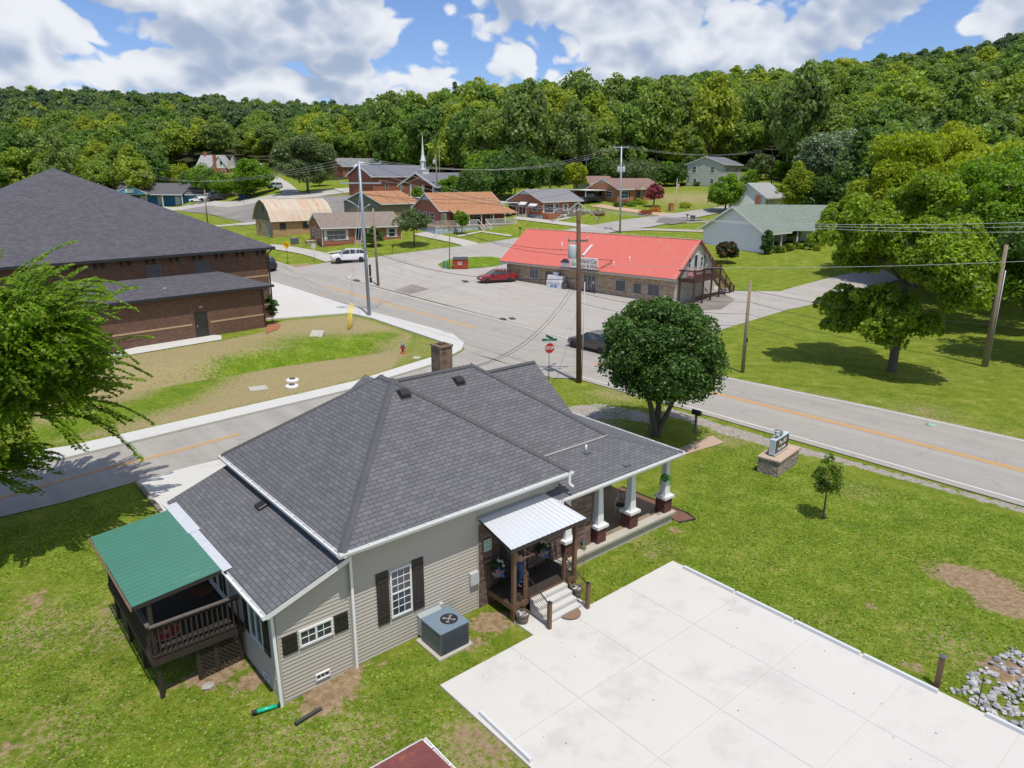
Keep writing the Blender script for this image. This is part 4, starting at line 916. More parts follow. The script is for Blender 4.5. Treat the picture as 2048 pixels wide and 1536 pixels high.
# rain chains
for lab,u,v,zt,zb in (('copper rain chain hanging from the canopy corner down to the barrel planter',4.95,-1.62,2.62,.3),('copper rain chain hanging at the right end of the entry canopy',7.52,-1.64,2.62,.1)):
    t=hthing('rain_chain',lab,'rain chain',u,v,0,group='copper rain chains'); mb=MB(); mb.tube([(0,0,zb),(0,0,zt)],.005,5); z=zb+.1
    while z<zt-.25: mb.tube([(.055*math.cos(a*math.pi/7),0,z+.055*math.sin(a*math.pi/7)) for a in range(15)],.007,5,cap=False); z+=.21
    mb.build('links',plain('aged copper',(.3,.15,.1),.4,.2,metal=.6),t)
# ---------------- leaves utility ----------------
def leafcloud(pts_nrm,size,seed=0,flat=.0,aspect=.7):
    """numpy: one bent quad per point"""
    rs=np.random.RandomState(seed); P=np.array([p for p,_ in pts_nrm],'f'); Nn=np.array([n for _,n in pts_nrm],'f'); k=len(P)
    return leafquads(P,Nn,size,rs,aspect)
def leafquads(P,Nn,size,rs,aspect=.7,jit=.9):
    k=len(P); N_=Nn+rs.normal(0,jit,(k,3)); N_/=np.linalg.norm(N_,axis=1)[:,None]+1e-9
    a=rs.normal(0,1,(k,3)); U=np.cross(N_,a); U/=np.linalg.norm(U,axis=1)[:,None]+1e-9; V=np.cross(N_,U)
    s=(size*rs.uniform(.65,1.35,k))[:,None] if np.isscalar(size) else (size*rs.uniform(.65,1.35,k))[:,None]
    q=np.stack([P-U*s*.5,P-V*s*.5*aspect+N_*s*.06,P+U*s*.5,P+V*s*.5*aspect+N_*s*.06],1); return q.reshape(-1,3)
def quadmesh(name,Q,mat,extra=None):
    n=len(Q)//4; me=bpy.data.meshes.new(name); V=Q; F4=np.arange(n*4); lt=[4]*n
    if extra is not None:
        EV,EF=extra; b=len(V); V=np.vstack([V,EV]); F4=np.concatenate([F4,(EF+b).ravel()]); lt=[4]*n+[3]*len(EF)
    me.vertices.add(len(V)); me.vertices.foreach_set('co',V.astype('f').ravel()); me.loops.add(len(F4)); me.loops.foreach_set('vertex_index',F4.astype('i'))
    me.polygons.add(len(lt)); ls=np.concatenate([[0],np.cumsum(lt)[:-1]]); me.polygons.foreach_set('loop_start',ls.astype('i')); me.update(calc_edges=True)
    me.materials.append(mat); return me
_ic=bmesh.new(); bmesh.ops.create_icosphere(_ic,subdivisions=1,radius=1); ICV=np.array([v.co[:] for v in _ic.verts]); ICF=np.array([[v.index for v in f.verts] for f in _ic.faces]); _ic.free()
def sph(rs,n):
    a=rs.normal(0,1,(n,3)); return a/np.linalg.norm(a,axis=1)[:,None]
def clumps(rs,centers,radii,per,size,core=.7,upbias=.25,aspect=.7):
    """leaf clumps: leaves through the outer part of each clump, small solid core inside"""
    Ps=[];Ns=[];EV=[];EF=[]
    for i,(c,r) in enumerate(zip(centers,radii)):
        d=sph(rs,per); d[:,2]=np.where(d[:,2]<-.6,-d[:,2],d[:,2]); rr=r*rs.uniform(.72,1.08,per)**.8
        P=c+d*rr[:,None]*np.array([1,1,.85]); Ps.append(P); n=d.copy(); n[:,2]+=upbias; Ns.append(n)
        if core>0: EF.append(ICF+len(EV)*len(ICV)); EV.append(c+ICV*r*core*np.array([1,1,.8])*(1+rs.uniform(-.15,.15,(len(ICV),1))))
    Q=leafquads(np.vstack(Ps),np.vstack(Ns),size,rs,aspect)
    return Q,((np.vstack(EV),np.vstack(EF)) if core>0 else None)
FLOW_G=leafmat('basket foliage',[(.02,.07,.015),(.03,.1,.02)],.5,.2)
PINKF=plain('pink petals',(.65,.25,.38),.7,.2,20); BLUEF=plain('blue petals',(.12,.2,.6),.7,.2,20); WHF=plain('white petals',(.75,.72,.65),.7,.1)
# flower stands by the door
def flowerstand(lab,u,v,rz,sd):
    rs=np.random.RandomState(sd); t=hthing('flower_stand',lab,'flower stand',u,v,.61,rz,group='flower baskets on iron stands'); mb=MB()
    for x,y in ((-.16,-.1),(.16,-.1),(-.16,.1),(.16,.1)): mb=MB(); mb.tube([(x*1.2,y*1.2,0),(x,y,.5)],.009,5); mb.build('leg',BLACK,t)
    mb=MB(); mb.lathe([(.1,.42),(.2,.55),(.23,.68),(.2,.68),(.02,.62)],n=16,sx=1.1,sy=.8); mb.build('basket',plain('woven grey basket',(.22,.19,.15),.9,.3,18),t)
    c=[(rs.uniform(-.2,.2),rs.uniform(-.12,.12),rs.uniform(.72,1.0)) for _ in range(12)]+[(.22,-.05,.75-.09*k) for k in range(7)]
    Q,_=clumps(rs,np.array(c),[.13]*12+[.075]*7,70,.05,0); me=quadmesh('foliage',Q,FLOW_G); o=bpy.data.objects.new('foliage',me); C.objects.link(o); o.parent=t
    for nm,mt,cc in (('flower',PINKF,[(-.16,-.14,.76),(-.05,-.17,.7)]),('flower',BLUEF,[(-.1,-.17,.82),(0,-.2,.58),(.04,-.2,.5)]),('flower',WHF,[(.06,-.1,.98),(.12,-.12,.84),(-.05,-.08,1.05)])):
        for c1 in cc: Q,_=clumps(rs,np.array([c1]),[.055],30,.05,0); me=quadmesh(nm,Q,mt); o=bpy.data.objects.new(nm,me); C.objects.link(o); o.parent=t
flowerstand('iron stand with trailing flower basket left of the front door, under the framed sign',4.98,-.28,0,1)
flowerstand('iron stand with trailing flower basket right of the front door, beside the white column',6.9,-.3,0,2)
# framed sign
t=hthing('wall_sign','small mint green framed sign on the stone wall left of the door','sign',4.72,-.06)
mb=MB(); mb.box(-.17,.17,-.03,0,1.95,2.4); mb.build('frame',GYWOOD,t); mb=MB(); mb.box(-.145,.145,-.036,-.03,1.98,2.37); mb.build('panel',plain('mint green board',(.42,.6,.52),.7,.08),t)
for s,z,sz in (('LOVE YOU',2.3,.065),('& YOURS',2.23,.055),('always',2.15,.07),('the kids',2.05,.06)):
    pass
INK=plain('dark green lettering',(.05,.14,.1),.7,.1)
for s,z,sz in (('LOVE THE',2.3,.06),('STAY',2.22,.075),('SPACES',2.12,.07),('WELCOME',2.03,.05)): text_mesh('lettering',s,sz,INK,t,face_mat((0,-.038,z),(1,0,0),(0,-1,0)),.002)
# lantern/kettle pots on porch edge
t=hthing('porch_lantern','small green glazed pot on the porch edge between the brick piers','lantern',9.12,-.1,.47)
mb=MB(); mb.lathe([(.07,0),(.1,.03),(.105,.1),(.07,.15),(.05,.17),(.06,.2),(.03,.23)],n=14); mb.build('body',plain('green glazed ceramic',(.12,.15,.09),.25,.3,14),t)
rs=np.random.RandomState(5); Q,_=clumps(rs,np.array([(0,.0,.28),(.05,.02,.24),(-.05,.03,.26)]),[.07]*3,40,.05,0); o=bpy.data.objects.new('leaves',quadmesh('leaves',Q,leafmat('blue green leaves',[(.08,.15,.16)],.4,.1))); C.objects.link(o); o.parent=t
# person at the front door
def person():
    t=hthing('person','person in dark t-shirt and blue jeans at the front door under the canopy','person',5.62,-.62,.61,rad(35))
    def skinmesh(name,V,Es,R,mat,parent,root=0,sub=2):
        me=bpy.data.meshes.new(name); me.from_pydata(V,Es,[]); o=bpy.data.objects.new(name,me); C.objects.link(o); sm=o.modifiers.new('s','SKIN'); o.modifiers.new('u','SUBSURF').levels=sub
        for i,r in enumerate(R): me.skin_vertices[0].data[i].radius=r if isinstance(r,tuple) else (r,r)
        me.skin_vertices[0].data[root].use_root=True
        dg=bpy.context.evaluated_depsgraph_get(); m2=bpy.data.meshes.new_from_object(o.evaluated_get(dg)); m2.name=name; bpy.data.objects.remove(o); m2.materials.clear(); m2.materials.append(mat)
        for p in m2.polygons: p.use_smooth=True
        r=bpy.data.objects.new(name,m2); C.objects.link(r); r.parent=parent; return r
    SK=plain('skin',(.5,.26,.17),.55,.06); JE=plain('blue jeans',(.03,.08,.2),.85,.2,12); SHR=plain('dark t-shirt',(.02,.022,.03),.9,.1); HAIR=plain('dark brown hair',(.04,.025,.018),.6,.2,20)
    # body: one continuous skin surface
    V=[(0,0,.92),(0,0,1.12),(0,-.01,1.36),(0,0,1.46),(0,-.01,1.56),(0,-.02,1.66),(0,-.01,1.74), (-.1,0,.86),(-.12,-.08,.48),(-.13,.02,.09),(-.13,-.12,.04), (.1,0,.86),(.12,-.02,.48),(.13,.06,.09),(.13,-.08,.04),
       (-.17,0,1.4),(-.25,-.1,1.15),(-.12,-.33,1.2),(-.08,-.42,1.24),(.17,0,1.4),(.3,-.05,1.14),(.2,-.3,1.1),(.16,-.38,1.14)]
    Es=[(0,1),(1,2),(2,3),(3,4),(4,5),(5,6),(0,7),(7,8),(8,9),(9,10),(0,11),(11,12),(12,13),(13,14),(2,15),(15,16),(16,17),(17,18),(2,19),(19,20),(20,21),(21,22)]
    R=[.14,.13,(.15,.12),.055,.075,.09,.06,.085,.06,.04,.035,.085,.06,.04,.035,.06,.04,.032,.025,.06,.04,.032,.025]
    skinmesh('body',V,Es,R,SK,t)
    for s,b in ((-1,18),(1,22)):
        for k in range(5):
            bx,by,bz=V[b]; th=(k==4); p0=(bx+(-.03+.02*k)*1 if not th else bx-s*.03,by,bz)
            p1=(p0[0]+(0 if not th else -s*.02),p0[1]-(.045 if not th else .02),p0[2]-.005+(.02 if th else 0)); p2=(p1[0],p1[1]-(.035 if not th else .015),p1[2]-.02)
            skinmesh('finger',[(bx,by+.02,bz),p0,p1,p2],[(0,1),(1,2),(2,3)],[.012,.01,.009,.007],SK,t,0,1)
    skinmesh('jeans',[(0,0,.96),(-.1,0,.86),(-.12,-.08,.48),(-.13,.02,.12),(.1,0,.86),(.12,-.02,.48),(.13,.06,.12)],[(0,1),(1,2),(2,3),(0,4),(4,5),(5,6)],[(.155,.13),.1,.077,.062,.1,.077,.062],JE,t)
    skinmesh('t_shirt',[(0,0,.95),(0,0,1.12),(0,-.01,1.37),(0,0,1.44),(-.17,0,1.41),(-.235,-.07,1.22),(.17,0,1.41),(.27,-.04,1.22)],[(0,1),(1,2),(2,3),(2,4),(4,5),(2,6),(6,7)],[.16,.145,(.165,.135),.07,.075,.055,.075,.055],SHR,t)
    skinmesh('hair',[(0,.03,1.64),(0,.01,1.72),(0,-.02,1.77)],[(0,1),(1,2)],[.085,.098,.065],HAIR,t)
    for s in (-1,1):
        mb=MB(); mb.lathe([(.001,.0),(.009,.004),(.001,.012)],s*.03,-.107,8); e=mb.build('eye',BLACK,t); 
        e.location=(0,0,1.665)
        mb=MB(); fx=-.13 if s<0 else .13; fy=-.04 if s<0 else 0; mb.box(fx-.045,fx+.045,fy-.16,fy+.08,0,.07); mb.build('shoe',BLACK,t,bevel=.02)
    mb=MB(); mb.faces([(-.012,-.105,1.65),(.012,-.105,1.65),(0,-.135,1.635),(0,-.1,1.68)],[(0,1,2),(0,2,3),(1,3,2)]); mb.build('nose',SK,t)
person()
# porch things: bench, small white statue, fern basket, potted plants
t=hthing('garden_bench','small white and black cast iron bench on the porch between the columns','bench',12.35,.75,.43,rad(-62)); WI=plain('white painted iron',(.6,.62,.66),.4,.08)
for s in (-.35,.35):
    mb=MB(); mb.tube([(s,-.25,0),(s,-.2,.22),(s,-.22,.42),(s,-.27,.62),(s,0,.66),(s,.16,.62)],.018,6); mb.tube([(s,.28,0),(s,.18,.2),(s,.16,.42),(s,.26,.85)],.018,6); mb.tube([(s,-.2,.22),(s,0,.3),(s,.18,.2)],.012,5); mb.build('side_frame',WI,t)
mb=MB()
for k in range(5): mb.box(-.36,.36,-.2+k*.08,-.14+k*.08,.41,.43)
mb.build('seat',BLACK,t); mb=MB(); mb.tube([(-.35,.25,.83),(0,.28,.93),(.35,.25,.83)],.015,6)
for k in range(5): mb.tube([(-.3+k*.15,.18,.46),(-.22+k*.15 if k<4 else .3,.22,.65),(-.3+k*.15,.25,.84)],.01,5)
mb.build('backrest',BLACK,t)
t=hthing('garden_statue','small white crane ornament standing on the porch by the stone corner','statue',10.6,.25,.43); mb=MB(); mb.tube([(0,0,0),(.01,0,.22),(0,0,.3),(-.05,0,.38),(.02,0,.5),(.06,0,.52)],[.012,.012,.05,.06,.018,.012],7); mb.build('body',WHITE,t)
t=hthing('hanging_fern','green fern in a hanging basket by the corner porch column','hanging plant',13.3,-.38,2.1); mb=MB(); mb.lathe([(.06,-.1),(.13,0),(.14,.04),(.02,.04)],n=14); mb.tube([(0,0,.04),(0,0,.85)],.005,4); mb.build('basket',plain('dark green basket',(.03,.08,.06),.7),t)
rs=np.random.RandomState(9); Ps=[];Ns=[]
for k in range(46):
    a=rs.uniform(0,6.28); L=rs.uniform(.2,.34); h=rs.uniform(.1,.22)
    for i in range(12):
        s=i/11; Ps.append((math.cos(a)*L*s,math.sin(a)*L*s,.04+h*4*s*(1-s)*.8-.16*s*s)); Ns.append((0,0,1))
Q=leafquads(np.array(Ps),np.array(Ns),.06,rs,.6,.5); o=bpy.data.objects.new('fronds',quadmesh('fronds',Q,leafmat('fern green',[(.04,.16,.02),(.05,.2,.03)],.4,.3))); C.objects.link(o); o.parent=t
# mulch border and edging by the porch end
mb=MB(); mb.prism([(14.2,-.5),(14.9,-.75),(15.05,-.2),(14.95,3.2),(14.2,3.2)],0,.04); o=mb.build('mulch_bed',plain('brown mulch',(.16,.08,.05),.95,.4,14,bmp=.6)); place(o,0,0,0); tag(o,kind='structure')
mb=MB(); mb.tube([(14.15,-.55,.03),(14.9,-.82,.03),(15.1,-.3,.03),(15.0,3.2,.03)],.035,6); o=mb.build('bed_edging',BLACK); place(o,0,0,0,'curved black edging around the mulch bed at the porch corner','edging')
# downspout extensions and rock
t=hthing('drain_pipe','bright green drain pipe lying on the grass at the wing corner','pipe',-2.25,-.02,-.15); mb=MB(); mb.tube([(-.0,-.02,.16),(-.05,.0,.06),(-.12,.02,.05)],.045,10); mb.build('elbow',BLACK,t); mb=MB(); mb.tube([(-.1,.02,.05),(-.62,.16,.05)],.055,12); mb.build('tube',plain('bright green plastic',(.01,.42,.25),.35,.05),t); mb=MB(); mb.tube([(-.6,.155,.05),(-.72,.19,.05)],.06,12); mb.build('end_cap',BLACK,t)
t=hthing('drain_pipe','length of black plastic pipe lying loose on the lawn','pipe',-1.9,-.95,-.12); mb=MB(); mb.tube([(-.38,0,.05),(.38,.08,.05)],.05,12,cap=False); mb.tube([(-.37,0,.05),(.37,.08,.05)],.043,12,cap=False); mb.build('tube',plain('black plastic pipe',(.03,.035,.04),.5,.2),t)
random.seed(3); mb=MB(); stone(mb,0,0,.02,.2,0,.3); o=mb.build('stepping_stone',plain('flat grey stone',(.34,.32,.29),.95,.2,6,bmp=.4)); w=at(416,1373); o.location=w; tag(o,'flat round grey stone lying in the lawn below the side deck','stone')
# shed roof at the bottom edge
zc_=2.3; t=thing('shed','small shed with rusty brown metal roof at the bottom edge','shed',HB,HRZ); u1,v1=-1.47,-5.7
mb=MB(); mb.box(u1-3.,u1-.15,v1-3.,v1-.15,-.2,2.1); mb.build('wall',GYWOOD,t)
RUST,tt,bb=newmat('rusty maroon sheet'); tcx=node(tt,'ShaderNodeTexCoord').outputs['Object']; nn=noise(tt,tcx,1.6,6,.7)
link(tt,ramp(tt,nn,[(.3,(.13,.035,.03)),(.52,(.17,.05,.045)),(.62,(.32,.09,.03)),(.68,(.45,.16,.05)),(.72,(.5,.45,.4))]),bb.inputs['Base Color']); bb.inputs['Roughness'].default_value=.6
corrug((u1-3.1,v1,2.34),(u1,v1,2.3),(u1-3.1,v1-3,2.5),(u1,v1-3,2.46),9,.008,RUST,'roof',t); mb=MB(); mb.bar((u1-3.1,v1+.01,2.33),(u1,v1+.01,2.29),.03,.04); mb.build('trim',LGREY,t)
gutter('gutter',(u1,v1+.02,2.28),(u1,v1-3.,2.28),t,(1,0,0),.1,.09)
# ---------------- monument sign ----------------
w=on(1555,955); SR=rad(48)
t=thing('monument_sign','black and white business sign on a stone block base by the road','sign',(w[0],w[1],0),SR)
mb=MB(); mb.box(0,2.45,0,1.0,-.1,.72); mb.build('stone_base',BLOCK_ST,t,bevel=.02); mb=MB(); mb.box(-.04,2.5,-.05,1.05,.72,.8); mb.build('cap_stone',plain('tan cap stone',(.45,.33,.25),.9,.15,3,bmp=.3),t)
mb=MB(); mb.box(.35,1.95,.4,.68,.86,1.62); cab=mb.build('sign_cabinet',plain('pale blue grey cabinet',(.5,.57,.63),.4,.06),t,bevel=.01); mb=MB(); mb.box(.42,.5,.44,.64,.8,.86); mb.box(1.8,1.88,.44,.64,.8,.86); mb.build('foot',BLACK,t)
mb=MB(); mb.box(.4,1.9,.385,.4,.92,1.56); mb.build('sign_face',plain('black sign face',(.02,.018,.018),.3,.1),cab); mb=MB(); mb.box(.35,1.95,.38,.4,.86,.885); mb.build('trim',WHITE,cab)
CRM=plain('cream lettering',(.7,.68,.58),.6,.03)
text_mesh('lettering','The 305',.27,CRM,cab,face_mat((1.13,.383,1.36),(1,0,0),(0,-1,0)),.003,.35,bold=.004); text_mesh('lettering','Hair Studio',.2,CRM,cab,face_mat((1.1,.383,1.08),(1,0,0),(0,-1,0)),.003,.35,bold=.003)
t2=thing('flower_arrangement','artificial flowers with a bird house in front of the monument sign top','flowers',(w[0],w[1],0),SR); rs=np.random.RandomState(3)
Q,_=clumps(rs,np.array([(1.0+rs.uniform(-.45,.45),.58+rs.uniform(-.1,.12),1.72+rs.uniform(-.03,.12)) for _ in range(9)]),[.09]*9,40,.07,0); o=bpy.data.objects.new('leaves',quadmesh('leaves',Q,leafmat('grey green leaves',[(.12,.18,.16),(.3,.36,.38)],.6,.1))); C.objects.link(o); o.parent=t2
Q,_=clumps(rs,np.array([(.8,.52,1.75),(1.15,.5,1.7),(1.45,.52,1.72),(.6,.6,1.7)]),[.07]*4,26,.08,0); o=bpy.data.objects.new('petals',quadmesh('petals',Q,WHF)); C.objects.link(o); o.parent=t2
mb=MB(); mb.frustum(.95,.6,1.62,1.86,.06,.06,.1,.09); mb.tube([(.95,.6,1.86),(.95,.6,2.05)],.012,5); mb.build('bird_house',plain('light blue paint',(.4,.55,.68),.6),t2)

# ---------------- standing grass tufts on the near lawns ----------------
def grass():
    rs=np.random.RandomState(12); polys=[P2((1180,1232),(1345,1132),(1885,1395),(2080,1400),(2080,1045),(1700,960),(1500,892),(1450,892),(1375,930),(1372,1000),(1345,1045),(1150,1140)),P2((-20,1070),(262,988),(330,1095),(300,1340),(420,1350),(560,1395),(700,1345),(960,1250),(1005,1290),(872,1378),(1065,1545),(-20,1545)),P2((1112,772),(1290,812),(1250,850),(1180,812))]
    Q=[];n=0
    for P,num in zip(polys,(42000,36000,2400)):
        xs=[p[0] for p in P];ys=[p[1] for p in P]; c=0
        while c<num:
            x=rs.uniform(min(xs),max(xs)); y=rs.uniform(min(ys),max(ys)); c+=1
            if not inpoly(x,y,P): continue
            if any((x-bx)**2+(y-by)**2<(r*1.1)**2 for bx,by,r,a,st,an in DIRT): continue
            z=T(x,y)
            for _ in range(2):
                a=rs.uniform(0,6.28); w=rs.uniform(.02,.045); h=rs.uniform(.012,.034); l=rs.uniform(-.05,.05,2); dx,dy=math.cos(a)*w,math.sin(a)*w; ox,oy=rs.normal(0,.03,2)
                Q+=[(x+ox-dx,y+oy-dy,z-.005),(x+ox+dx,y+oy+dy,z-.005),(x+ox+dx*.5+l[0],y+oy+dy*.5+l[1],z+h),(x+ox-dx*.6+l[0],y+oy-dy*.6+l[1],z+h*.9)]
    m=leafmat('lawn grass blades',[(.2,.33,.022),(.2,.33,.022)],.45,.35,tips=((.4,.36,.14),.92))
    me=quadmesh('grass',np.array(Q,'f'),m); o=bpy.data.objects.new('grass',me); C.objects.link(o); tag(o,'short lawn grass tufts around the house and slab','grass',kind='stuff')
grass()

mb=MB(); rr=random.Random(8)
for k in range(55):
    u=rr.uniform(1.5,11.3); v=rr.uniform(-14,-2.4); a=rr.uniform(0,6.28); w=hw(u,v); s_=rr.uniform(.012,.035); c_,d_=math.cos(a)*s_,math.sin(a)*s_
    mb.poly([(w[0]-c_,w[1]-d_,.066),(w[0]+d_*.5,w[1]-c_*.5,.07),(w[0]+c_,w[1]+d_,.066),(w[0]-d_*.5,w[1]+c_*.5,.075)])
o=mb.build('leaf_litter',plain('dry brown leaf bits',(.12,.08,.04),.9,.3)); tag(o,'tiny dry leaf bits scattered on the pale parking slab','leaves',kind='stuff')
# ---------------- brick school building at the left ----------------
BRa=rad(46.5); BC=(-22.3,63.4,0.)
BB=thing('brick_building','large dark brown brick building with broad hip roof and lower annex','building',BC,BRa)
def bw(u,v): return (BC[0]+u*math.cos(BRa)-v*math.sin(BRa),BC[1]+u*math.sin(BRa)+v*math.cos(BRa))
# peak of the hip: along the 45 degree hip from the right eave corner until the bearing of the photographed peak
eu,ev,ez=3.2,2.6,6.75
best=None
for i in range(10,600):
    t_=i*.1; x,y=bw(eu-t_,ev+t_); px,_py=proj((x,y,13.9))
    if px<=105: best=t_; break
tp=best or 20.
x,y=bw(eu-tp,ev+tp); zk=13.9
for _ in range(30):
    zk+= (proj((x,y,zk))[1]-336)*.02
PK=(eu-tp,ev+tp,zk); print('building peak',PK)
D_=2*tp
mb=MB()
LF=(PK[0]-tp*1.0,ev,ez)
# front slope runs on to the left past a lower valley
mb.poly([(LF[0],ev,ez),(eu,ev,ez),PK]); mb.poly([(eu,ev,ez),(eu,ev+D_,ez),PK]); mb.poly([(eu,ev+D_,ez),(LF[0],ev+D_,ez),PK]); mb.poly([(LF[0],ev+D_,ez),(LF[0],ev,ez),PK])
mb.poly([(LF[0]-16,ev+1.5,ez),(LF[0]+6,ev+1.5,ez),(LF[0]-2,ev+10,ez+3.2),(LF[0]-16,ev+10,ez+3.2)])
mb.build('roof',DK_SH,BB)
mb=MB(); mb.box(LF[0]+.6,eu-.6,ev+.6,ev+D_-.6,-.5,6.55); mb.box(LF[0]-15,LF[0]+.6,ev+2.2,ev+12,-.5,6.4); mb.build('wall',BRICK_DK,BB)
FASC=plain('black green fascia',(.02,.025,.03),.5,.1)
mb=MB(); mb.box(LF[0],eu,ev,ev+.12,ez-.22,ez-.01); mb.box(eu-.12,eu,ev+.12,ev+D_,ez-.22,ez-.01); mb.box(LF[0]+.2,eu-.13,ev+.13,ev+.62,ez-.2,ez-.15); mb.box(eu-.62,eu-.13,ev+.62,ev+D_-.2,ez-.2,ez-.15); mb.build('gutter',FASC,BB)
TANB=plain('tan cast stone band',(.42,.3,.17),.85,.1,3)
for zb in (1.35,):
    mb=MB(); mb.box(eu-.61,eu-.585,ev+.6,ev+D_-.7,zb+.0,zb+.18); mb.box(1.3-.6+.35,eu-.6,ev+.575,ev+.6,zb,zb+.18); mb.build('stone_band',TANB,BB)
mb=MB(); mb.box(LF[0]+1,eu-.59,ev+.575,ev+.6,4.05,4.2); mb.build('stone_band',TANB,BB)
for k in range(9):
    for s in (0,.62): 
        u=eu-.95-k*1.95-s*0.9; mb=MB()
        mb.box(u-.06,u+.06,ev+.32,ev+.58,ez-.5,ez-.21); mb.box(u-.09,u+.09,ev+.5,ev+.6,ez-.72,ez-.45)
        mb.build('eave_bracket',plain('black bracket',(.02,.018,.016),.5),BB)
LV=plain('bronze grey louvre',(.13,.13,.135),.5,.08)
for u in (-8.2,-4.1):
    mb=MB()
    for k in range(8): mb.faces([(u,ev+.5,4.9+k*.13),(u+1.15,ev+.5,4.9+k*.13),(u,ev+.59,4.99+k*.13),(u+1.15,ev+.59,4.99+k*.13),(u,ev+.51,4.86+k*.13),(u+1.15,ev+.51,4.86+k*.13)],[(0,1,3,2),(0,4,5,1)])
    mb.box(u-.05,u+1.2,ev+.56,ev+.6,4.82,4.87); mb.box(u-.05,u+1.2,ev+.56,ev+.6,5.9,5.95); mb.box(u-.05,u,ev+.55,ev+.6,4.87,5.9); mb.box(u+1.15,u+1.2,ev+.55,ev+.6,4.87,5.9); mb.build('louvre',LV,BB)
DSP=plain('dark brown downspout',(.05,.025,.02),.5,.1)
mb=MB(); mb.bar((eu-.3,ev+.1,ez-.2),(eu-.55,ev+.5,ez-.6),.1,.1); mb.bar((eu-.52,ev+.54,ez-.6),(eu-.52,ev+.54,0),.11,.11); mb.build('downspout',DSP,BB)
# annex
aL=-19.; aR=1.1; az=3.8; mt_=4.95; vv=3.2
mb=MB(); mb.poly([(aL,-.5,az),(aR,-.5,az),(aR-3.3,vv,mt_),(aL,vv,mt_)]); mb.poly([(aR,-.5,az),(aR,vv,az),(aR-3.3,vv,mt_)]); mb.build('annex_roof',DK_SH,BB)
mb=MB(); mb.box(aL,0.25,0,vv,-.5,3.66); mb.build('annex_wall',BRICK_DK,BB)
mb=MB(); mb.box(aL,aR,-.5,-.38,az-.2,az-.01); mb.box(aR-.12,aR,-.38,vv,az-.2,az-.01); mb.box(aL,aR-.13,-.37,.02,az-.17,az-.13); mb.box(.2,aR-.13,.02,vv,az-.17,az-.13); mb.build('annex_gutter',FASC,BB)
mb=MB(); mb.box(aL,-6.3,-.022,0,1.12,1.26); mb.box(-4.75,.27,-.022,0,1.12,1.26); mb.box(.25,.272,0,vv,1.12,1.26); mb.build('stone_band',TANB,BB)
mb=MB(); mb.box(-6.0,-5.05,-.02,.02,0,2.1); d=mb.build('door',plain('dark bronze door',(.03,.026,.025),.4,.06),BB); mb=MB()
mb.box(-6.06,-6.0,-.05,.0,0,2.16); mb.box(-5.05,-4.99,-.05,0,0,2.16); mb.box(-6.0,-5.05,-.05,0,2.1,2.16); mb.build('door_frame',FASC,BB); mb=MB(); mb.box(-5.93,-5.88,-.07,-.02,.95,1.05); mb.build('handle',LGREY,d)
mb=MB(); mb.box(-5.62,-5.3,-.1,0,2.5,2.68); mb.build('wall_lamp',plain('lamp housing',(.35,.3,.28),.5),BB)
mb=MB(); mb.bar((.55,-.42,az-.15),(.2,-.08,az-.5),.1,.1); mb.bar((.16,-.06,az-.5),(.16,-.06,-.1),.11,.11); mb.build('downspout',DSP,BB)
mb=MB(); mb.tube([(-7.8,.9,4.1),(-7.8,.9,4.35)],.06,8); mb.build('roof_pipe',STEEL,BB)
w_=None
# tall roof vent on the main slope
sM=(PK[2]-ez)/tp; z=8.
for _ in range(60):
    p=on(209,452,z); dx,dy=p[0]-BC[0],p[1]-BC[1]; u=dx*math.cos(BRa)+dy*math.sin(BRa); v=-dx*math.sin(BRa)+dy*math.cos(BRa); z+=((ez+sM*(v-ev))-z)*.25
mb=MB(); mb.lathe([(.16,z-.05),(.16,z+.06),(.08,z+.08),(.08,z+.5),(.14,z+.52),(.14,z+.66),(.02,z+.7)],u,v,12); mb.build('roof_pipe',STEEL,BB)
# ---------------- store with red roof ----------------
SA=rad(140); SP=(17.35,75.75,0.)
S1=(math.cos(SA),math.sin(SA));
# local frame: x runs along the front to the LEFT end, built mirrored by using angle SA-180 from the left end
SLn=23.6; rz=SA-math.pi; SO=(SP[0]+S1[0]*SLn,SP[1]+S1[1]*SLn)
STO=thing('liquor_store','single storey stone fronted store with big salmon red metal roof','store',(SO[0],SO[1],0.),rz)
def sl(x,y,z=0): c,s=math.cos(rz),math.sin(rz); return (SO[0]+x*c-y*s,SO[1]+x*s+y*c,z)
SD_=9.6; EZ=2.85; RZ=6.55; OV=.65
mb=MB(); mb.box(0,SLn-.25,0,SD_,-.2,EZ+.15); mb.build('stone_wall',STORE_ST,STO)
REDR=plain('sun faded red roof sheet',(.56,.125,.09),.55,.1,1.2,dirt=((.5,.18,.13),.56,.7)); 
ry=SD_/2-.2
corrug((-.5,ry,RZ),(SLn+.15,ry,RZ),(-.75,-OV,EZ),(SLn+.2,-OV,EZ),84,.018,REDR,'roof',STO); corrug((SLn+.15,ry,RZ),(-.5,ry,RZ),(SLn+.2,SD_+.5,EZ),(-.75,SD_+.5,EZ),84,.018,REDR,'roof',STO)
TRIMT=plain('weathered tan trim',(.4,.36,.3),.8,.15,4)
mb=MB(); mb.box(-.7,SLn+.15,-OV+.02,-OV+.07,EZ-.26,EZ-.02); mb.box(-.65,SLn+.1,-OV+.07,0,EZ-.25,EZ-.2); mb.build('fascia',TRIMT,STO)
mb=MB(); 
for k in range(46): mb.box(-.4+k*.52,-.4+k*.52+.38,ry-.12,ry+.12,RZ-.01,RZ+.05)
mb.build('ridge_cap',plain('patchy ridge sealant',(.5,.45,.38),.9,.3,3),STO)
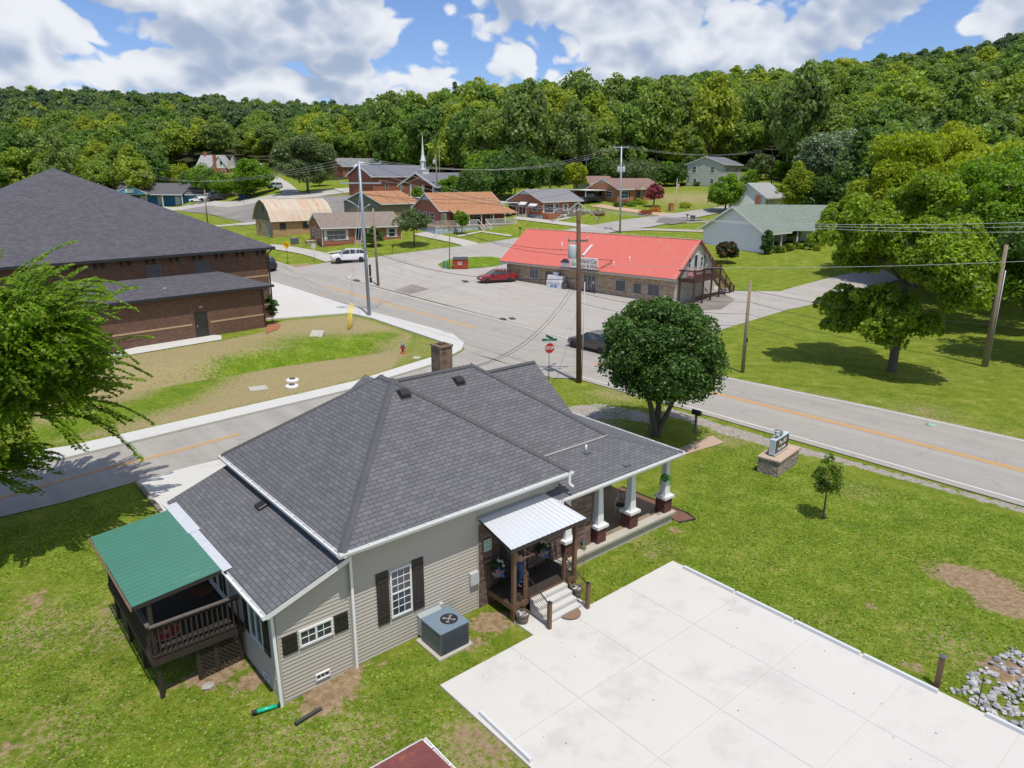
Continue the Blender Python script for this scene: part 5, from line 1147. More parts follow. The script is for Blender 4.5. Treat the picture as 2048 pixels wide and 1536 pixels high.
# gable end, white vinyl boards on the right
mb=MB(); X=SLn-.24; mb.siding((X,0,0),(0,1,0),[(-.5,2.62),(SD_+.3,2.62),(SD_/2-.2,RZ-.08)],(1,0,0),.2,.035); mb.build('gable_siding',plain('ivory vinyl siding',(.62,.6,.54),.6,.05),STO)
mb=MB(); mb.box(SLn-.25,SLn-.2,0,SD_,-.2,2.62); mb.build('end_wall',plain('painted block wall',(.55,.53,.48),.85,.08,1.,dirt=((.4,.37,.32),.6,.8)),STO)
mb=MB(); mb.bar((SLn-.15,-OV+.0,EZ-.08),(SLn-.15,ry,RZ-.1),.06,.16); mb.bar((SLn-.15,SD_+.5,EZ-.08),(SLn-.15,ry,RZ-.1),.06,.16); mb.build('rake_trim',TRIMT,STO)
for y,w,h,nm in ((2.55,.62,1.25,'window'),(3.9,.85,2.0,'door'),(5.45,.62,1.25,'window')):
    window(STO,(SLn-.2,y,3.05 if nm=='door' else 3.55),(0,1,0),(1,0,0),w,h-.05,1,1 if nm=='door' else 1,.08,double=(nm=='window'),name=nm)
# front openings (x measured from the left end)
def sx(px,py,yy=0,zz=1.2):   # x position along the front for a photographed ground pixel on the wall
    best=0;bd=1e9
    for i in range(0,240):
        X_=i*.1; p=proj(sl(X_,yy,zz)); 
        if abs(p[0]-px)<bd: bd=abs(p[0]-px);best=X_
    return best
ALU=plain('aluminium frame',(.4,.4,.4),.4,.05,metal=.5)
for a,b,z0,z1,cols in ((1059,1078,1.0,2.2,1),(1230,1252,.75,2.05,1),(1266,1283,.7,1.95,1),(1295,1319,.7,1.95,2)):
    x0_,x1_=sx(a,0),sx(b,0); window(STO,(x0_,-.003,z0),(1,0,0),NF,x1_-x0_,z1-z0,cols,1,.07,mat=ALU)
x0_,x1_=sx(1059,0),sx(1078,0); mb=MB()
for k in range(8): mb.box(x0_+.1+k*.22,x0_+.13+k*.22,-.1,-.07,.95,2.25)
for k in range(3): mb.box(x0_,x1_,-.105,-.09,1.1+k*.45,1.13+k*.45)
mb.build('window_bars',LGREY,STO)
x0_,x1_=sx(1167,0),sx(1191,0); fr=MB(); w_=x1_-x0_
fo=window(STO,(x0_,-.003,.02),(1,0,0),NF,w_,2.25,1,1,.07,mat=ALU,name='glass_door',split=3)
for k,(a,c) in enumerate(((.35,(.6,.2,.15)),(.62,(.2,.45,.55)),(.8,(.6,.6,.55)))):
    mb=MB(); mb.box(x0_+w_*a-.12,x0_+w_*a+.12,-.03,-.02,.5+.35*k,.95+.3*k); mb.build('poster',plain('poster %d'%k,c,.6,.3,9),fo)
x0_=sx(1090,0); mb=MB(); mb.box(x0_,x0_+.95,-.03,0,0,2.1); mb.build('side_door',plain('brown steel door',(.16,.11,.08),.6,.1),STO)
# roof pipes
sS=(RZ-EZ)/(ry+OV)
def on_store(px,py):
    z=4.5
    for _ in range(80):
        p=on(px,py,z); dx,dy=p[0]-SO[0],p[1]-SO[1]; u=dx*math.cos(rz)+dy*math.sin(rz); v=-dx*math.sin(rz)+dy*math.cos(rz); z+=(EZ+sS*(v+OV)-z)*.3
    return u,v,z
for px,py,h in ((1124,500,.95),(1227,531,.5),(1259,522,.5),(1218,474,.5)):
    u,v,z=on_store(px,py); mb=MB(); mb.tube([(u,v,z-.05),(u,v,z+h)],.055,8); mb.lathe([(.13,z-.02),(.07,z+.08)],u,v,8); mb.build('vent_pipe',WHITE,STO)
u,v,z=on_store(1166,513); mb=MB(); mb.bar((u,v,z+.12),(u+.15,v+1.6,z+.12+sS*1.6),.3,.12); mb.build('roof_duct',plain('white vent duct',(.6,.6,.6),.5),STO)
# roof sign
xa,xb=sx(1141,0,-.95,3.6),sx(1194,0,-.95,3.6); SG=tag(bpy.data.objects.new('store_sign',None),'long white sign board with Ashland City Liquor and Wine on the red roof edge','sign'); C.objects.link(SG); SG.location=STO.location; SG.rotation_euler=STO.rotation_euler
mb=MB(); mb.box(xa,xb,-.95,-.75,2.98,4.25); mb.build('panel',plain('white sign board',(.72,.7,.66),.5,.04,dirt=((.5,.5,.42),.6,2.)),SG); mb=MB(); mb.box(xa-.02,xb+.02,-.97,-.73,2.86,2.98); mb.bar((xb,-.8,4.2),(xb+1.1,.6,4.0),.05,.05); mb.bar((xb,-.8,3.05),(xb+1.1,.6,4.0),.05,.05); mb.bar((xa,-.8,4.2),(xa-.6,.6,4.0),.05,.05); mb.build('bracket',BLACK,SG)
MAR=plain('maroon lettering',(.25,.06,.07),.6,.05); cw=(xb-xa)
text_mesh('lettering','Ashland City',.66,MAR,SG,face_mat((xa+cw*.64,-.955,3.87),(1,0,0),(0,-1,0)),.004,sx=.78,bold=.006); text_mesh('lettering','Liquor & Wine',.6,MAR,SG,face_mat((xa+cw*.64,-.955,3.3),(1,0,0),(0,-1,0)),.004,sx=.78,bold=.006)
mb=MB(); mb.lathe([(.3,0),(.34,.2),(.2,.55),(.02,.6)],xa+cw*.13,0,12,sx=1.1,sy=.05); mb.build('emblem',plain('pale green emblem',(.5,.55,.42),.6,.3,4),SG,Matrix.Translation((0,-.95,3.3)))
# small roofed emblem sign left of it
t=thing('roof_lantern_sign','small dark and white gabled box sign on the eave left of the long sign','sign',sl(xa-.9,-.75,2.95),rz); mb=MB(); mb.box(-.5,.5,-.1,.1,0,.55); mb.build('box',WHITE,t); mb=MB(); mb.faces([(-.6,-.2,.5),(.6,-.2,.5),(-.6,.2,.5),(.6,.2,.5),(-.2,0,.95),(.35,0,.95)],[(0,1,5,4),(2,4,5,3),(0,4,2),(1,3,5)]); mb.build('cover',plain('dark sign cover',(.04,.03,.05),.6),t)
# balcony deck with stairs at the right gable
DB=thing('balcony','dark red brown timber balcony at the gable end of the store','balcony',STO.location,rz)
DBM=plain('red brown stained timber',(.075,.03,.024),.75,.25,5); bx0,bx1,by0,by1=SLn-.1,SLn+1.75,.4,6.6; FZ=2.75
mb=MB(); mb.box(bx0,bx1,by0,by1,FZ-.05,FZ); mb.box(bx0,bx1,by0-.05,by0,FZ-.28,FZ+.02); mb.box(bx1,bx1+.05,by0-.05,by1,FZ-.28,FZ+.02); mb.build('floor',DBM,DB)
balus(DB,(bx0,by0,0),(bx1,by0,0),FZ,FZ+.98,14,DBM); balus(DB,(bx1,by0,0),(bx1,by1,0),FZ,FZ+.98,38,DBM)
for x_,y_ in ((bx1,by0),(bx1,2.5),(bx1,4.5),(bx1,by1),(bx0+.2,by0)):
    mb=MB(); mb.box(x_-.08,x_+.08,y_-.08,y_+.08,-.1,FZ+(1.1 if x_>bx0+.3 else .0)); mb.build('post',DBM,DB)
SS=thing('staircase','open wooden staircase from the store balcony down to the drive','stairs',STO.location,rz)
sy0,sy1=by1,by1+3.9
for x_ in (bx1-.0,bx1-1.1):
    mb=MB(); mb.bar((x_,sy0,FZ-.15),(x_,sy1,.15),.05,.28); mb.build('stringer',DBM,SS)
    mb=MB(); mb.bar((x_,sy0,FZ+.95),(x_,sy1,1.05),.07,.05); mb.bar((x_,sy0,FZ+.15),(x_,sy1,.35),.05,.05)
    for k in range(14): y_=sy0+(sy1-sy0)*(k+.5)/14; z_=FZ-(FZ-.2)*(k+.5)/14; mb.bar((x_,y_,z_+.1),(x_,y_,z_+.9),.04,.04)
    mb.build('balustrade',DBM,SS)
for k in range(13):
    y_=sy0+(sy1-sy0)*(k+.5)/13; z_=FZ-(FZ)*(k+.8)/13.5; mb=MB(); mb.box(bx1-1.1,bx1,y_-.13,y_+.13,z_-.02,z_+.02); mb.build('tread',plain('worn stair tread',(.26,.17,.13),.8,.2,4),SS)
for y_,zt in ((sy0+1.5,2.6),(sy0+2.8,1.6),(sy1,1.15)):
    mb=MB(); mb.box(bx1-.01,bx1+.11,y_-.06,y_+.06,-.1,zt); mb.build('post',DBM,SS)
# satellite dish, grill, bits
def dish(lab,loc,r,yaw,tilt,pole=.8,col=None):
    t=thing('satellite_dish',lab,'satellite dish',loc,yaw); mb=MB(); n=18; prof=[(0.01,0),(r*.4,.03),(r*.75,.09),(r,.17)]
    V=[];
    M=Matrix.Translation((0,0,pole))@Matrix.Rotation(tilt,4,'X'); mb.lathe(prof+[(r,.155),(r*.7,.07),(.01,-.02)],n=n); mb.build('reflector',col or plain('pale dish',(.55,.57,.57),.5),t,M); mb=MB(); mb.tube([(0,0,0),(0,0,pole)],.03,6); mb.build('mast',LGREY,t); mb=MB(); mb.tube([M@Vector((0,-r,.15)),M@Vector((0,0,r*1.1))],.015,5); mb.build('arm',LGREY,t); return t
dish('white satellite dish on the gable end of the red roofed store',sl(SLn+.1,6.4,3.95),.5,rz+rad(120),rad(60),.45)
t=thing('barbecue','black barbecue grill on the store balcony','grill',sl(SLn+.95,5.4,FZ),rz); mb=MB(); mb.lathe([(.02,.55),(.22,.6),(.3,.75),(.3,.82),(.22,1.0),(.02,1.05)],n=12,sx=1,sy=1.4); mb.build('bowl',BLACK,t); mb=MB()
for a,b in ((-.2,-.25),(.2,-.25),(-.2,.25),(.2,.25)): mb.tube([(a,b,0),(a*.6,b*.7,.6)],.02,5)
mb.build('stand',BLACK,t)
PRK=plain('pink and white cushion',(.7,.3,.3),.8,.2,6)
for k,(y_,lab) in enumerate(((1.1,'pink and white chair nearest the front corner of the balcony'),(2.6,'pink patterned chair in the middle of the store balcony'))):
    t=thing('patio_chair',lab,'chair',sl(SLn+.9,y_,FZ),rz,group='chairs on the store balcony'); mb=MB(); mb.box(-.28,.28,-.28,.28,.35,.45); mb.build('seat',PRK,t); mb=MB(); mb.box(-.28,-.22,-.28,.28,.45,.95); mb.build('backrest',PRK,t)
    for a in (-.25,.25):
        for b in (-.25,.25): mb=MB(); mb.tube([(a,b,0),(a,b,.36)],.02,5); mb.build('leg',WHITE,t)
# ice chest and bins in front
def atst(px,py): return on(px,py,T(*on(px,py,0)[:2])+.0)
x_=sx(1102,0); t=thing('ice_freezer','white ice merchandiser with sloping doors and blue lettering by the stone wall','ice freezer',sl(x_,-.95,.03),rz); L=2.15
mb=MB(); mb.faces([(0,0,.05),(L,0,.05),(0,.85,.05),(L,.85,.05),(0,0,.95),(L,0,.95),(0,.3,1.75),(L,.3,1.75),(0,.85,1.8),(L,.85,1.8)],[(0,1,5,4),(4,5,7,6),(6,7,9,8),(0,4,6,8,2),(1,3,9,7,5),(2,8,9,3)]); mb.build('cabinet',WHITE,t)
for k in (0,1):
    mb=MB(); a=.12+k*1.0; mb.faces([(a,-.03,.98),(a+.88,-.03,.98),(a,.26,1.72),(a+.88,.26,1.72),(a,.0,.96),(a+.88,.0,.96)],[(0,1,3,2),(0,4,5,1)]); mb.build('door',plain('grey insulated door',(.5,.5,.52),.4),t)
BLU=plain('ice blue lettering',(.03,.22,.5),.5,.1); text_mesh('lettering','ICE',.55,BLU,t,face_mat((1.1,-.012,.5),(1,0,0),(0,-1,0)),.004,sx=1.2,bold=.02); text_mesh('lettering','ICE',.3,BLU,t,face_mat((L+.012,.45,.75),(0,1,0),(1,0,0)),.004,bold=.01)
mb=MB(); mb.box(.75,1.4,.35,.8,1.8,2.15); mb.build('compressor',plain('pale grey unit',(.45,.48,.52),.5),t)
t=thing('trash_bin','grey round trash bin beside the white ice freezer','bin',sl(x_+2.5,-.6,.03),rz); mb=MB(); mb.lathe([(.3,0),(.36,.9),(.38,.95),(.38,1.0)],n=14); mb.build('body',plain('grey bin',(.16,.15,.15),.7),t); mb=MB(); mb.lathe([(.39,1.0),(.3,1.08),(.02,1.1)],n=14); mb.build('lid',BLACK,t)
t=thing('ashtray_stand','black narrow ashtray stand between the bin and glass door','ashtray',sl(x_+3.5,-.5,.03),rz); mb=MB(); mb.lathe([(.2,0),(.2,.25),(.05,.35),(.04,.9),(.02,.95)],n=10); mb.build('body',BLACK,t)
t=thing('ashtray_stand','black narrow ashtray stand right of the glass entrance door','ashtray',sl(sx(1195,0),-.5,.03),rz); mb=MB(); mb.lathe([(.2,0),(.2,.25),(.05,.35),(.04,.9),(.02,.95)],n=10); mb.build('body',BLACK,t)
t=thing('vending_machine','red and white vending machine at the left corner of the store','vending machine',sl(-.75,-.25,.05),rz); mb=MB(); mb.box(-.05,.75,-.6,.15,0,1.8); mb.build('cabinet',WHITE,t); mb=MB(); mb.box(0,.7,-.62,-.6,1.0,1.7); mb.build('front',RED,t)
t=thing('porch_post','thin steel post holding up the left eave of the store','post',sl(-.6,-.55,0),rz); mb=MB(); mb.tube([(0,0,0),(0,0,2.65)],.05,8); mb.build('post',LGREY,t)
# ---------------- generic houses ----------------
def frameat(px,py,z=None):
    w=at(px,py); return w
def house(name,label,px,py,yaw,L,D,wh,rise,wallm,roofm,roof='gable',ov=.45,trim=WHITE,base=-1.5,ops=(),side_ops=(),chim=None,gablem=None,foundm=None,fh=.4,cat='house',zoff=0.,right_ops=()):
    w=at(px,py); t=thing(name,label,cat,(w[0],w[1],w[2]+zoff),rad(yaw)); e=wh
    mb=MB(); mb.box(0,L,0,D,fh,e)
    if roof=='gable':
        for x in (0,L): mb.poly([(x,0,e),(x,D,e),(x,D/2,e+rise*.92)])
    mb.build('wall',wallm,t)
    mb=MB(); mb.box(.04,L-.04,.04,D-.04,base,fh); mb.build('foundation',foundm or wallm,t)
    s=rise/(D/2); ze=e-s*ov+.06
    mb=MB(); tm=MB()
    if roof=='gable':
        o2=ov*.7
        for (a,b,c,d) in (((-o2,-ov,ze),(L+o2,-ov,ze),(L+o2,D/2,e+rise+.06),(-o2,D/2,e+rise+.06)),((L+o2,D+ov,ze),(-o2,D+ov,ze),(-o2,D/2,e+rise+.06),(L+o2,D/2,e+rise+.06))): mb.poly([a,b,c,d],0); mb.poly([(q[0],q[1],q[2]-.07) for q in (d,c,b,a)],1)
        for x in (-o2,L+o2):
            tm.bar((x,-ov,ze-.09),(x,D/2,e+rise-.03),.04,.16); tm.bar((x,D+ov,ze-.09),(x,D/2,e+rise-.03),.04,.16)
        tm.box(-o2,L+o2,-ov-.03,-ov,ze-.2,ze-.02); tm.box(-o2+.05,L+o2-.05,-ov,0,ze-.14,ze-.1)
        if gablem:
            g=MB(); g.poly([(-.03,D/2-D*.2,e+rise*.55),(-.03,D/2,e+rise*.93),(-.03,D/2+D*.2,e+rise*.55)]); g.poly([(L+.03,D/2-D*.2,e+rise*.55),(L+.03,D/2+D*.2,e+rise*.55),(L+.03,D/2,e+rise*.93)]); g.build('gable_panel',gablem,t)
    else:
        k=min(D/2+ov,(L+2*ov)/2); h=s*k
        A_=(-ov,-ov,ze);B_=(L+ov,-ov,ze);C_=(L+ov,D+ov,ze);D4=(-ov,D+ov,ze);R1=(-ov+k,D/2,ze+h);R2_=(L+ov-k,D/2,ze+h)
        mb.poly([A_,B_,R2_,R1]);mb.poly([B_,C_,R2_]);mb.poly([C_,D4,R1,R2_]);mb.poly([D4,A_,R1])
        tm.box(-ov,L+ov,-ov-.02,-ov+.02,ze-.2,ze-.01); tm.box(-ov-.02,-ov+.02,-ov+.02,D+ov,ze-.2,ze-.01); tm.box(L+ov-.02,L+ov+.02,-ov+.02,D+ov,ze-.2,ze-.01); tm.box(-ov+.03,L+ov-.03,-ov+.03,D+ov-.03,ze-.13,ze-.1)
    mb.build('roof',[roofm,trim],t); tm.build('trim',trim,t)
    def openings(lst,o,dx,n):
        for op in lst:
            x,z0,w_,h_,ty=op[:5]; P=Vector(o)+Vector(dx)*x+Vector((0,0,z0))+Vector(n)*.004
            if ty=='door':
                d=window(t,P,dx,n,w_,h_,1,1,.1,name='door'); 
            elif ty=='dark': window(t,P,dx,n,w_,h_,1,1,.06,name='door',mat=DKWOOD)
            elif ty=='garage':
                mb=MB(); 
                for k in range(4): 
                    q=[P+Vector(dx)*a+Vector((0,0,b))+Vector(n)*.03 for a,b in ((0,h_*k/4),(w_,h_*k/4),(w_,h_*(k+1)/4-.03),(0,h_*(k+1)/4-.03))]; mb.poly(q)
                mb.build('garage_door',WHITE,t)
            else:
                f=window(t,P,dx,n,w_,h_,max(1,int(round(w_/.9))) if ty!='pane' else 1,1,.09,double=ty!='pane')
                if 's' in ty:
                    shutter(t,P-Vector(dx)*.32,dx,n,.28,h_,op[5] if len(op)>5 else WHITE); shutter(t,P+Vector(dx)*(w_+.04),dx,n,.28,h_,op[5] if len(op)>5 else WHITE)
            if ty=='wa' or (len(op)>6 and op[6]): pass
    openings(ops,(0,0,0),(1,0,0),(0,-1,0)); openings(side_ops,(0,D,0),(0,-1,0),(-1,0,0)); openings(right_ops,(L,0,0),(0,1,0),(1,0,0))
    if chim: 
        for c in chim: mb=MB(); mb.box(c[0]-.4,c[0]+.4,c[1]-.3,c[1]+.3,e,c[2]); mb.build('chimney',BRICK_RD,t)
    return t
def awning(t,x,z,w,o=(0,0,0),dx=(1,0,0),n=(0,-1,0),h=.5,out=.8):
    o=Vector(o);dx=Vector(dx);n=Vector(n);Z=Vector((0,0,1)); a=o+dx*x+Z*z; mb=MB(); b=a+dx*w; c=b+n*out-Z*h; d=a+n*out-Z*h
    mb.poly([a,b,c,d]); mb.poly([a,d,d-Z*.01,a-Z*.12]); mb.poly([b,b-Z*.12,c-Z*.01,c]); mb.poly([d,c,c-Z*.15,d-Z*.15]); mb.build('awning',WHITE,t)
def stepsobj(t,x,y,w,n,rise,run,mat,dirv=(0,-1)):
    mb=MB()
    for k in range(n): mb.box(x,x+w,y-run*(n-k),y-run*(n-k-1) if k<n-1 else y,-1.5 if False else -.6,rise*(k+1))
    mb.build('steps',mat,t)
# house 1: brick house with tan roof left of centre
h=house('brick_house','red brick house with tan brown roof and white shutters by the corner',647,495,27,12.2,8.8,3.05,1.75,BRICK_RD,BR_SH,gablem=VWHITE,ops=((.55,1.0,3.0,1.55,'ps'),(4.9,.75,1.0,2.1,'door'),(7.1,1.35,1.0,1.25,'ws'),(10.2,1.2,1.1,1.35,'ws')),side_ops=((1.6,1.25,.9,1.3,'w'),(3.6,.75,.9,2.1,'door'),(5.6,1.3,1.6,1.25,'w')))
stepsobj(h,4.6,0,2.6,4,.19,.35,plain('flagstone steps',(.42,.28,.2),.9,.2,3)); 
t=h; mb=MB(); mb.tube([(4.7,-1.3,.6),(4.7,-.1,1.6)],.02,5); mb.tube([(7.1,-1.3,.6),(7.1,-.1,1.6)],.02,5); mb.build('handrail',BLACK,h); mb=MB(); mb.box(-1.6,-.05,3.6,5.6,-.5,.7); mb.build('side_steps',plain('flagstone steps',(.42,.28,.2)),h)
mb=MB(); mb.bar((12.4,-.4,2.8),(12.4,-.1,2.6),.08,.08); mb.bar((12.3,-.05,2.6),(12.3,-.05,.1),.08,.08); mb.bar((-.1,-.05,2.8),(-.1,-.05,.1),.08,.08); mb.build('downspout',WHITE,h)
# house 2: orange roof with wrap porch
h=house('brick_house','red brick house with orange brown roof and white railed porch',880,461,37,13.2,8.6,3.55,2.5,BRICK_RD,OR_SH,gablem=plain('pale blue gable',(.5,.56,.6),.6),fh=.9,foundm=plain('white washed block',(.42,.5,.55),.85,.3,1.5,dirt=((.2,.24,.26),.55,1.2)),zoff=-.1,ops=((2.2,1.3,.9,1.9,'dark'),(4.4,1.3,.9,1.9,'dark'),(6.6,1.5,1.6,1.3,'w'),(9.3,1.3,1.,1.9,'door')),side_ops=((1.6,1.5,.9,1.6,'w'),(3.5,1.0,.9,2.0,'door'),(5.3,1.7,1.6,1.2,'w')))
H2=h
mb=MB(); mb.poly([(1.5,-.4,3.48),(13.9,-.4,3.48),(14.2,-3.0,2.75),(1.2,-3.0,2.75)],0); mb.poly([(1.2,-3.,2.69),(14.2,-3.,2.69),(13.9,-.4,3.42),(1.5,-.4,3.42)],1); mb.build('porch_roof',[OR_SH,WHITE],h)
mb=MB(); mb.box(-2.6,14,-2.9,-.03,.75,.95); mb.box(-2.6,-.03,-.03,6.5,.75,.95); mb.build('porch_floor',plain('pink tan deck paint',(.45,.32,.25),.8,.2),h)
mb=MB(); mb.box(-2.55,13.95,-2.85,-2.75,-1.6,.75); mb.box(-2.55,-2.45,-2.75,6.4,-1.6,.75); mb.build('porch_base',plain('white washed block'),h)
for k in range(6): mb=MB(); x=1.6+k*2.45; mb.box(x-.05,x+.05,-2.85,-2.75,.95,2.72); mb.build('porch_post',WHITE,h)
balus(h,(1.6,-2.8,0),(5.7,-2.8,0),.95,1.85,20,WHITE,r=.03); balus(h,(7.3,-2.8,0),(13.9,-2.8,0),.95,1.85,30,WHITE,r=.03); balus(h,(-2.5,-2.8,0),(1.5,-2.8,0),.95,1.85,18,plain('peeling white rail',(.5,.42,.36),.8,.3,3),r=.04); balus(h,(-2.5,6,0),(-2.5,-2.8,0),.95,1.85,34,plain('peeling white rail'),r=.04)
mb=MB()
for k in range(6): mb.box(5.8,7.2,-2.85-.32*(k+1),-2.85-.32*k,-.4+(5-k)*.19-.3,-.4+(6-k)*.19-.05)
mb.build('steps',plain('grey wood steps',(.35,.3,.26),.8),h); mb=MB()
for x in (5.75,7.25): mb.bar((x,-2.8,1.85),(x,-4.7,.75),.07,.07); mb.bar((x,-4.7,-.8),(x,-4.7,.8),.07,.07); mb.bar((x,-2.8,1.1),(x,-4.7,.0),.05,.05)
mb.build('stair_rail',WHITE,h)
mb=MB(); mb.box(-.02,.4,-1.55,-.3,.95,2.9); mb.build('porch_end_wall',plain('sage green boards',(.22,.26,.16),.7),h)
# carport behind it on the right
t=thing('carport','small open white carport right of the orange roofed house','carport',at(995,432)[:2]+(at(995,432)[2],),rad(37)); mb=MB(); mb.box(-3,3.6,-2,4,2.3,2.42); mb.build('roof',plain('pale carport roof',(.5,.56,.55),.6),t)
for x,y in ((-2.9,-1.9),(3.5,-1.9),(-2.9,3.9),(3.5,3.9)): mb=MB(); mb.box(x-.05,x+.05,y-.05,y+.05,-.6,2.3); mb.build('post',WHITE,t)
# house 3: brick with grey metal roof
h=house('brick_house','red brick house with grey metal roof and white window awnings',1083,438,45,11.,8.4,3.2,1.85,BRICK_RD,plain('grey metal roof',(.2,.19,.2),.45,.06),gablem=plain('pale blue gable'),fh=.7,foundm=plain('white washed block'),ops=((.6,1.0,2.6,1.6,'ps'),(3.7,.7,.9,2.,'door'),(6.0,1.2,1.,1.3,'ws'),(9.2,1.0,1.1,1.6,'ws')),side_ops=((1.0,1.3,1.,1.2,'w'),(3.6,.7,.9,2.0,'door'),(6.0,1.3,1.4,1.1,'w')))
awning(h,.6,2.75,1.6,(0,8.4,0),(0,-1,0),(-1,0,0)); awning(h,3.1,2.9,1.8,(0,8.4,0),(0,-1,0),(-1,0,0)); awning(h,5.7,2.75,1.9,(0,8.4,0),(0,-1,0),(-1,0,0)); mb=MB(); mb.box(.2,3.4,-1.6,-.05,-.6,1.05); mb.build('porch_wall',BRICK_RD,h)
mb=MB(); mb.box(3.5,6.5,-2.4,-.05,-.6,.62); mb.build('terrace',CONC_D,h); mb=MB(); mb.box(-1.4,-.05,3.2,5.0,-.8,.6); mb.box(-2.2,-1.4,3.2,5,-.8,.2); mb.build('side_steps',CONC_D,h)
# house 4: orange brick
h=house('brick_house','orange brick house with pinkish roof behind the flower beds',1234,407,33,12.5,9.5,3.0,1.9,BRICK_OR,PK_SH,'gable',gablem=plain('tan gable',(.4,.33,.26),.7),ops=((1.0,.9,2.0,1.6,'ws',BLACK),(5.2,.3,.95,2.1,'dark'),(6.3,1.3,.7,1.2,'ws',BLACK),(9.4,.9,1.,1.6,'ws',BLACK)),side_ops=((1.4,.9,1.0,1.7,'w'),(3.6,.3,.9,2.1,'dark'),(6.0,1.2,1.9,1.2,'w')))
awning(h,3.0,2.7,1.8,(0,9.5,0),(0,-1,0),(-1,0,0),.35,.9)
mb=MB(); mb.poly([(4.3,-1.4,2.75),(5.7,-1.4,3.45),(5.7,.9,3.55),(4.3,.9,2.9)]); mb.poly([(5.7,-1.4,3.45),(7.1,-1.4,2.75),(7.1,.9,2.9),(5.7,.9,3.55)]); mb.build('porch_gable_roof',PK_SH,h); mb=MB(); mb.poly([(4.35,-1.38,2.75),(7.05,-1.38,2.75),(5.7,-1.38,3.4)]); mb.box(4.4,7.0,-1.3,-.2,2.68,2.74); mb.build('porch_gable',plain('cream gable boards',(.55,.52,.42),.7),h)
mb=MB(); mb.box(-5.8,-.1,3.2,9.6,2.5,2.64); mb.build('carport_roof',WHITE,h); mb=MB(); mb.box(-5.2,-.1,7.8,9.2,0,2.5); mb.build('carport_wall',BRICK_RD,h); mb=MB(); mb.box(-5.6,-5.45,3.4,3.55,-.4,2.5); mb.build('carport_post',WHITE,h)
stepsobj(h,5.0,-.2,1.6,4,.14,.35,BRICK_OR); mb=MB(); mb.box(-1.3,-.05,4.6,6.6,-.6,.35); mb.build('side_steps',BRICK_OR,h)
house('outbuilding','low brown roofed outbuilding behind the orange brick house',1178,389,33,8,6,2.6,1.4,plain('cream siding',(.5,.46,.33),.7),PK_SH,cat='outbuilding')
# grey two storey house
h=house('grey_house','pale grey two storey house on the grassy hill',1445,375,52,11,9.5,5.4,1.7,brickmat('pale painted brick',(.42,.43,.38),(.47,.48,.43),(.36,.37,.33),.21,.075,.006),plain('grey hip roof shingles',(.15,.15,.17),.9),'gable',side_ops=((1.4,3.4,1.1,1.4,'w'),(6.1,3.4,1.1,1.4,'w'),(1.8,.9,1.,1.1,'w'),(6.2,.9,1.,1.1,'w')),ops=((1.8,3.4,1.,1.3,'w'),(7.,3.4,1.,1.3,'w')))
# garages and barn
h=house('garage','olive sided garage with orange roof and satellite dish',764,436,46,8.5,12,2.6,1.9,plain('olive boards',(.2,.18,.13),.8,.1,2),OR_SH,cat='garage',zoff=0.)
# gambrel barn
def barn():
    w=at(547,476); t=thing('barn','brown block barn with rust streaked curved metal gambrel roof','barn',w,rad(-53+180-90+2))
    # local: x along the ridge to the right/back, y across
    L=10.5; Wd=7.6
    prof=[(0,2.75),(.75,4.3),(2.1,5.45),(Wd/2,6.0),(Wd-2.1,5.45),(Wd-.75,4.3),(Wd,2.75)]
    R_=[( -.45,2.55)]+prof[1:-1]+[(Wd+.45,2.55)]; mb=MB()
    for a,b in zip(R_,R_[1:]):
        mb.poly([(-.4,a[0],a[1]+.06),(L+.4,a[0],a[1]+.06),(L+.4,b[0],b[1]+.06),(-.4,b[0],b[1]+.06)])
    m,tt,bb=newmat('rust streaked sheet'); uv=node(tt,'ShaderNodeTexCoord'); mp=node(tt,'ShaderNodeMapping'); mp.inputs['Scale'].default_value=(1.2,.25,1); link(tt,uv.outputs['UV'],mp.inputs[0]); nn=noise(tt,mp.outputs[0],1.2,5,.7)
    link(tt,ramp(tt,nn,[(.42,(.5,.44,.36)),(.56,(.5,.36,.25)),(.7,(.42,.2,.1))]),bb.inputs['Base Color']); bb.inputs['Roughness'].default_value=.6
    mb.build('roof',m,t); mb=MB()
    for x in (0,L): mb.poly([(x,y,z) for y,z in prof])
    mb.build('gable_boards',plain('weathered grey boards',(.17,.15,.12),.9,.25,3),t)
    mb=MB(); mb.box(.01,L-.01,.01,Wd-.01,-1.2,2.76); mb.build('wall',brickmat('tan block',(.42,.25,.12),(.48,.3,.16),(.34,.22,.12),.4,.2,.01),t)
    mb=MB(); mb.box(-.03,0.0,1.1,3.5,-.1,2.4); mb.build('garage_door',plain('grey roller door',(.3,.29,.26),.7,.1),t)
    mb=MB(); mb.box(-.04,0.,Wd/2-.35,Wd/2+.35,4.1,5.0); mb.build('loft_door',BLACK,t)
    window(t,(-.01,5.9,1.2),(0,-1,0),(-1,0,0),.8,1.0,1,2,.06,mat=GYWOOD); window(t,(1.2,-.01,1.3),(1,0,0),NF,1.1,1.1,2,2,.06,mat=GYWOOD); window(t,(5.2,-.01,1.3),(1,0,0),NF,1.1,1.1,2,2,.06,mat=GYWOOD)
barn()
dish('grey satellite dish on the gable of the olive garage',at(774,420)[:2]+(at(774,420)[2]+1.6,),.75,rad(20),rad(60),.9,plain('grey dish',(.25,.28,.28),.5))
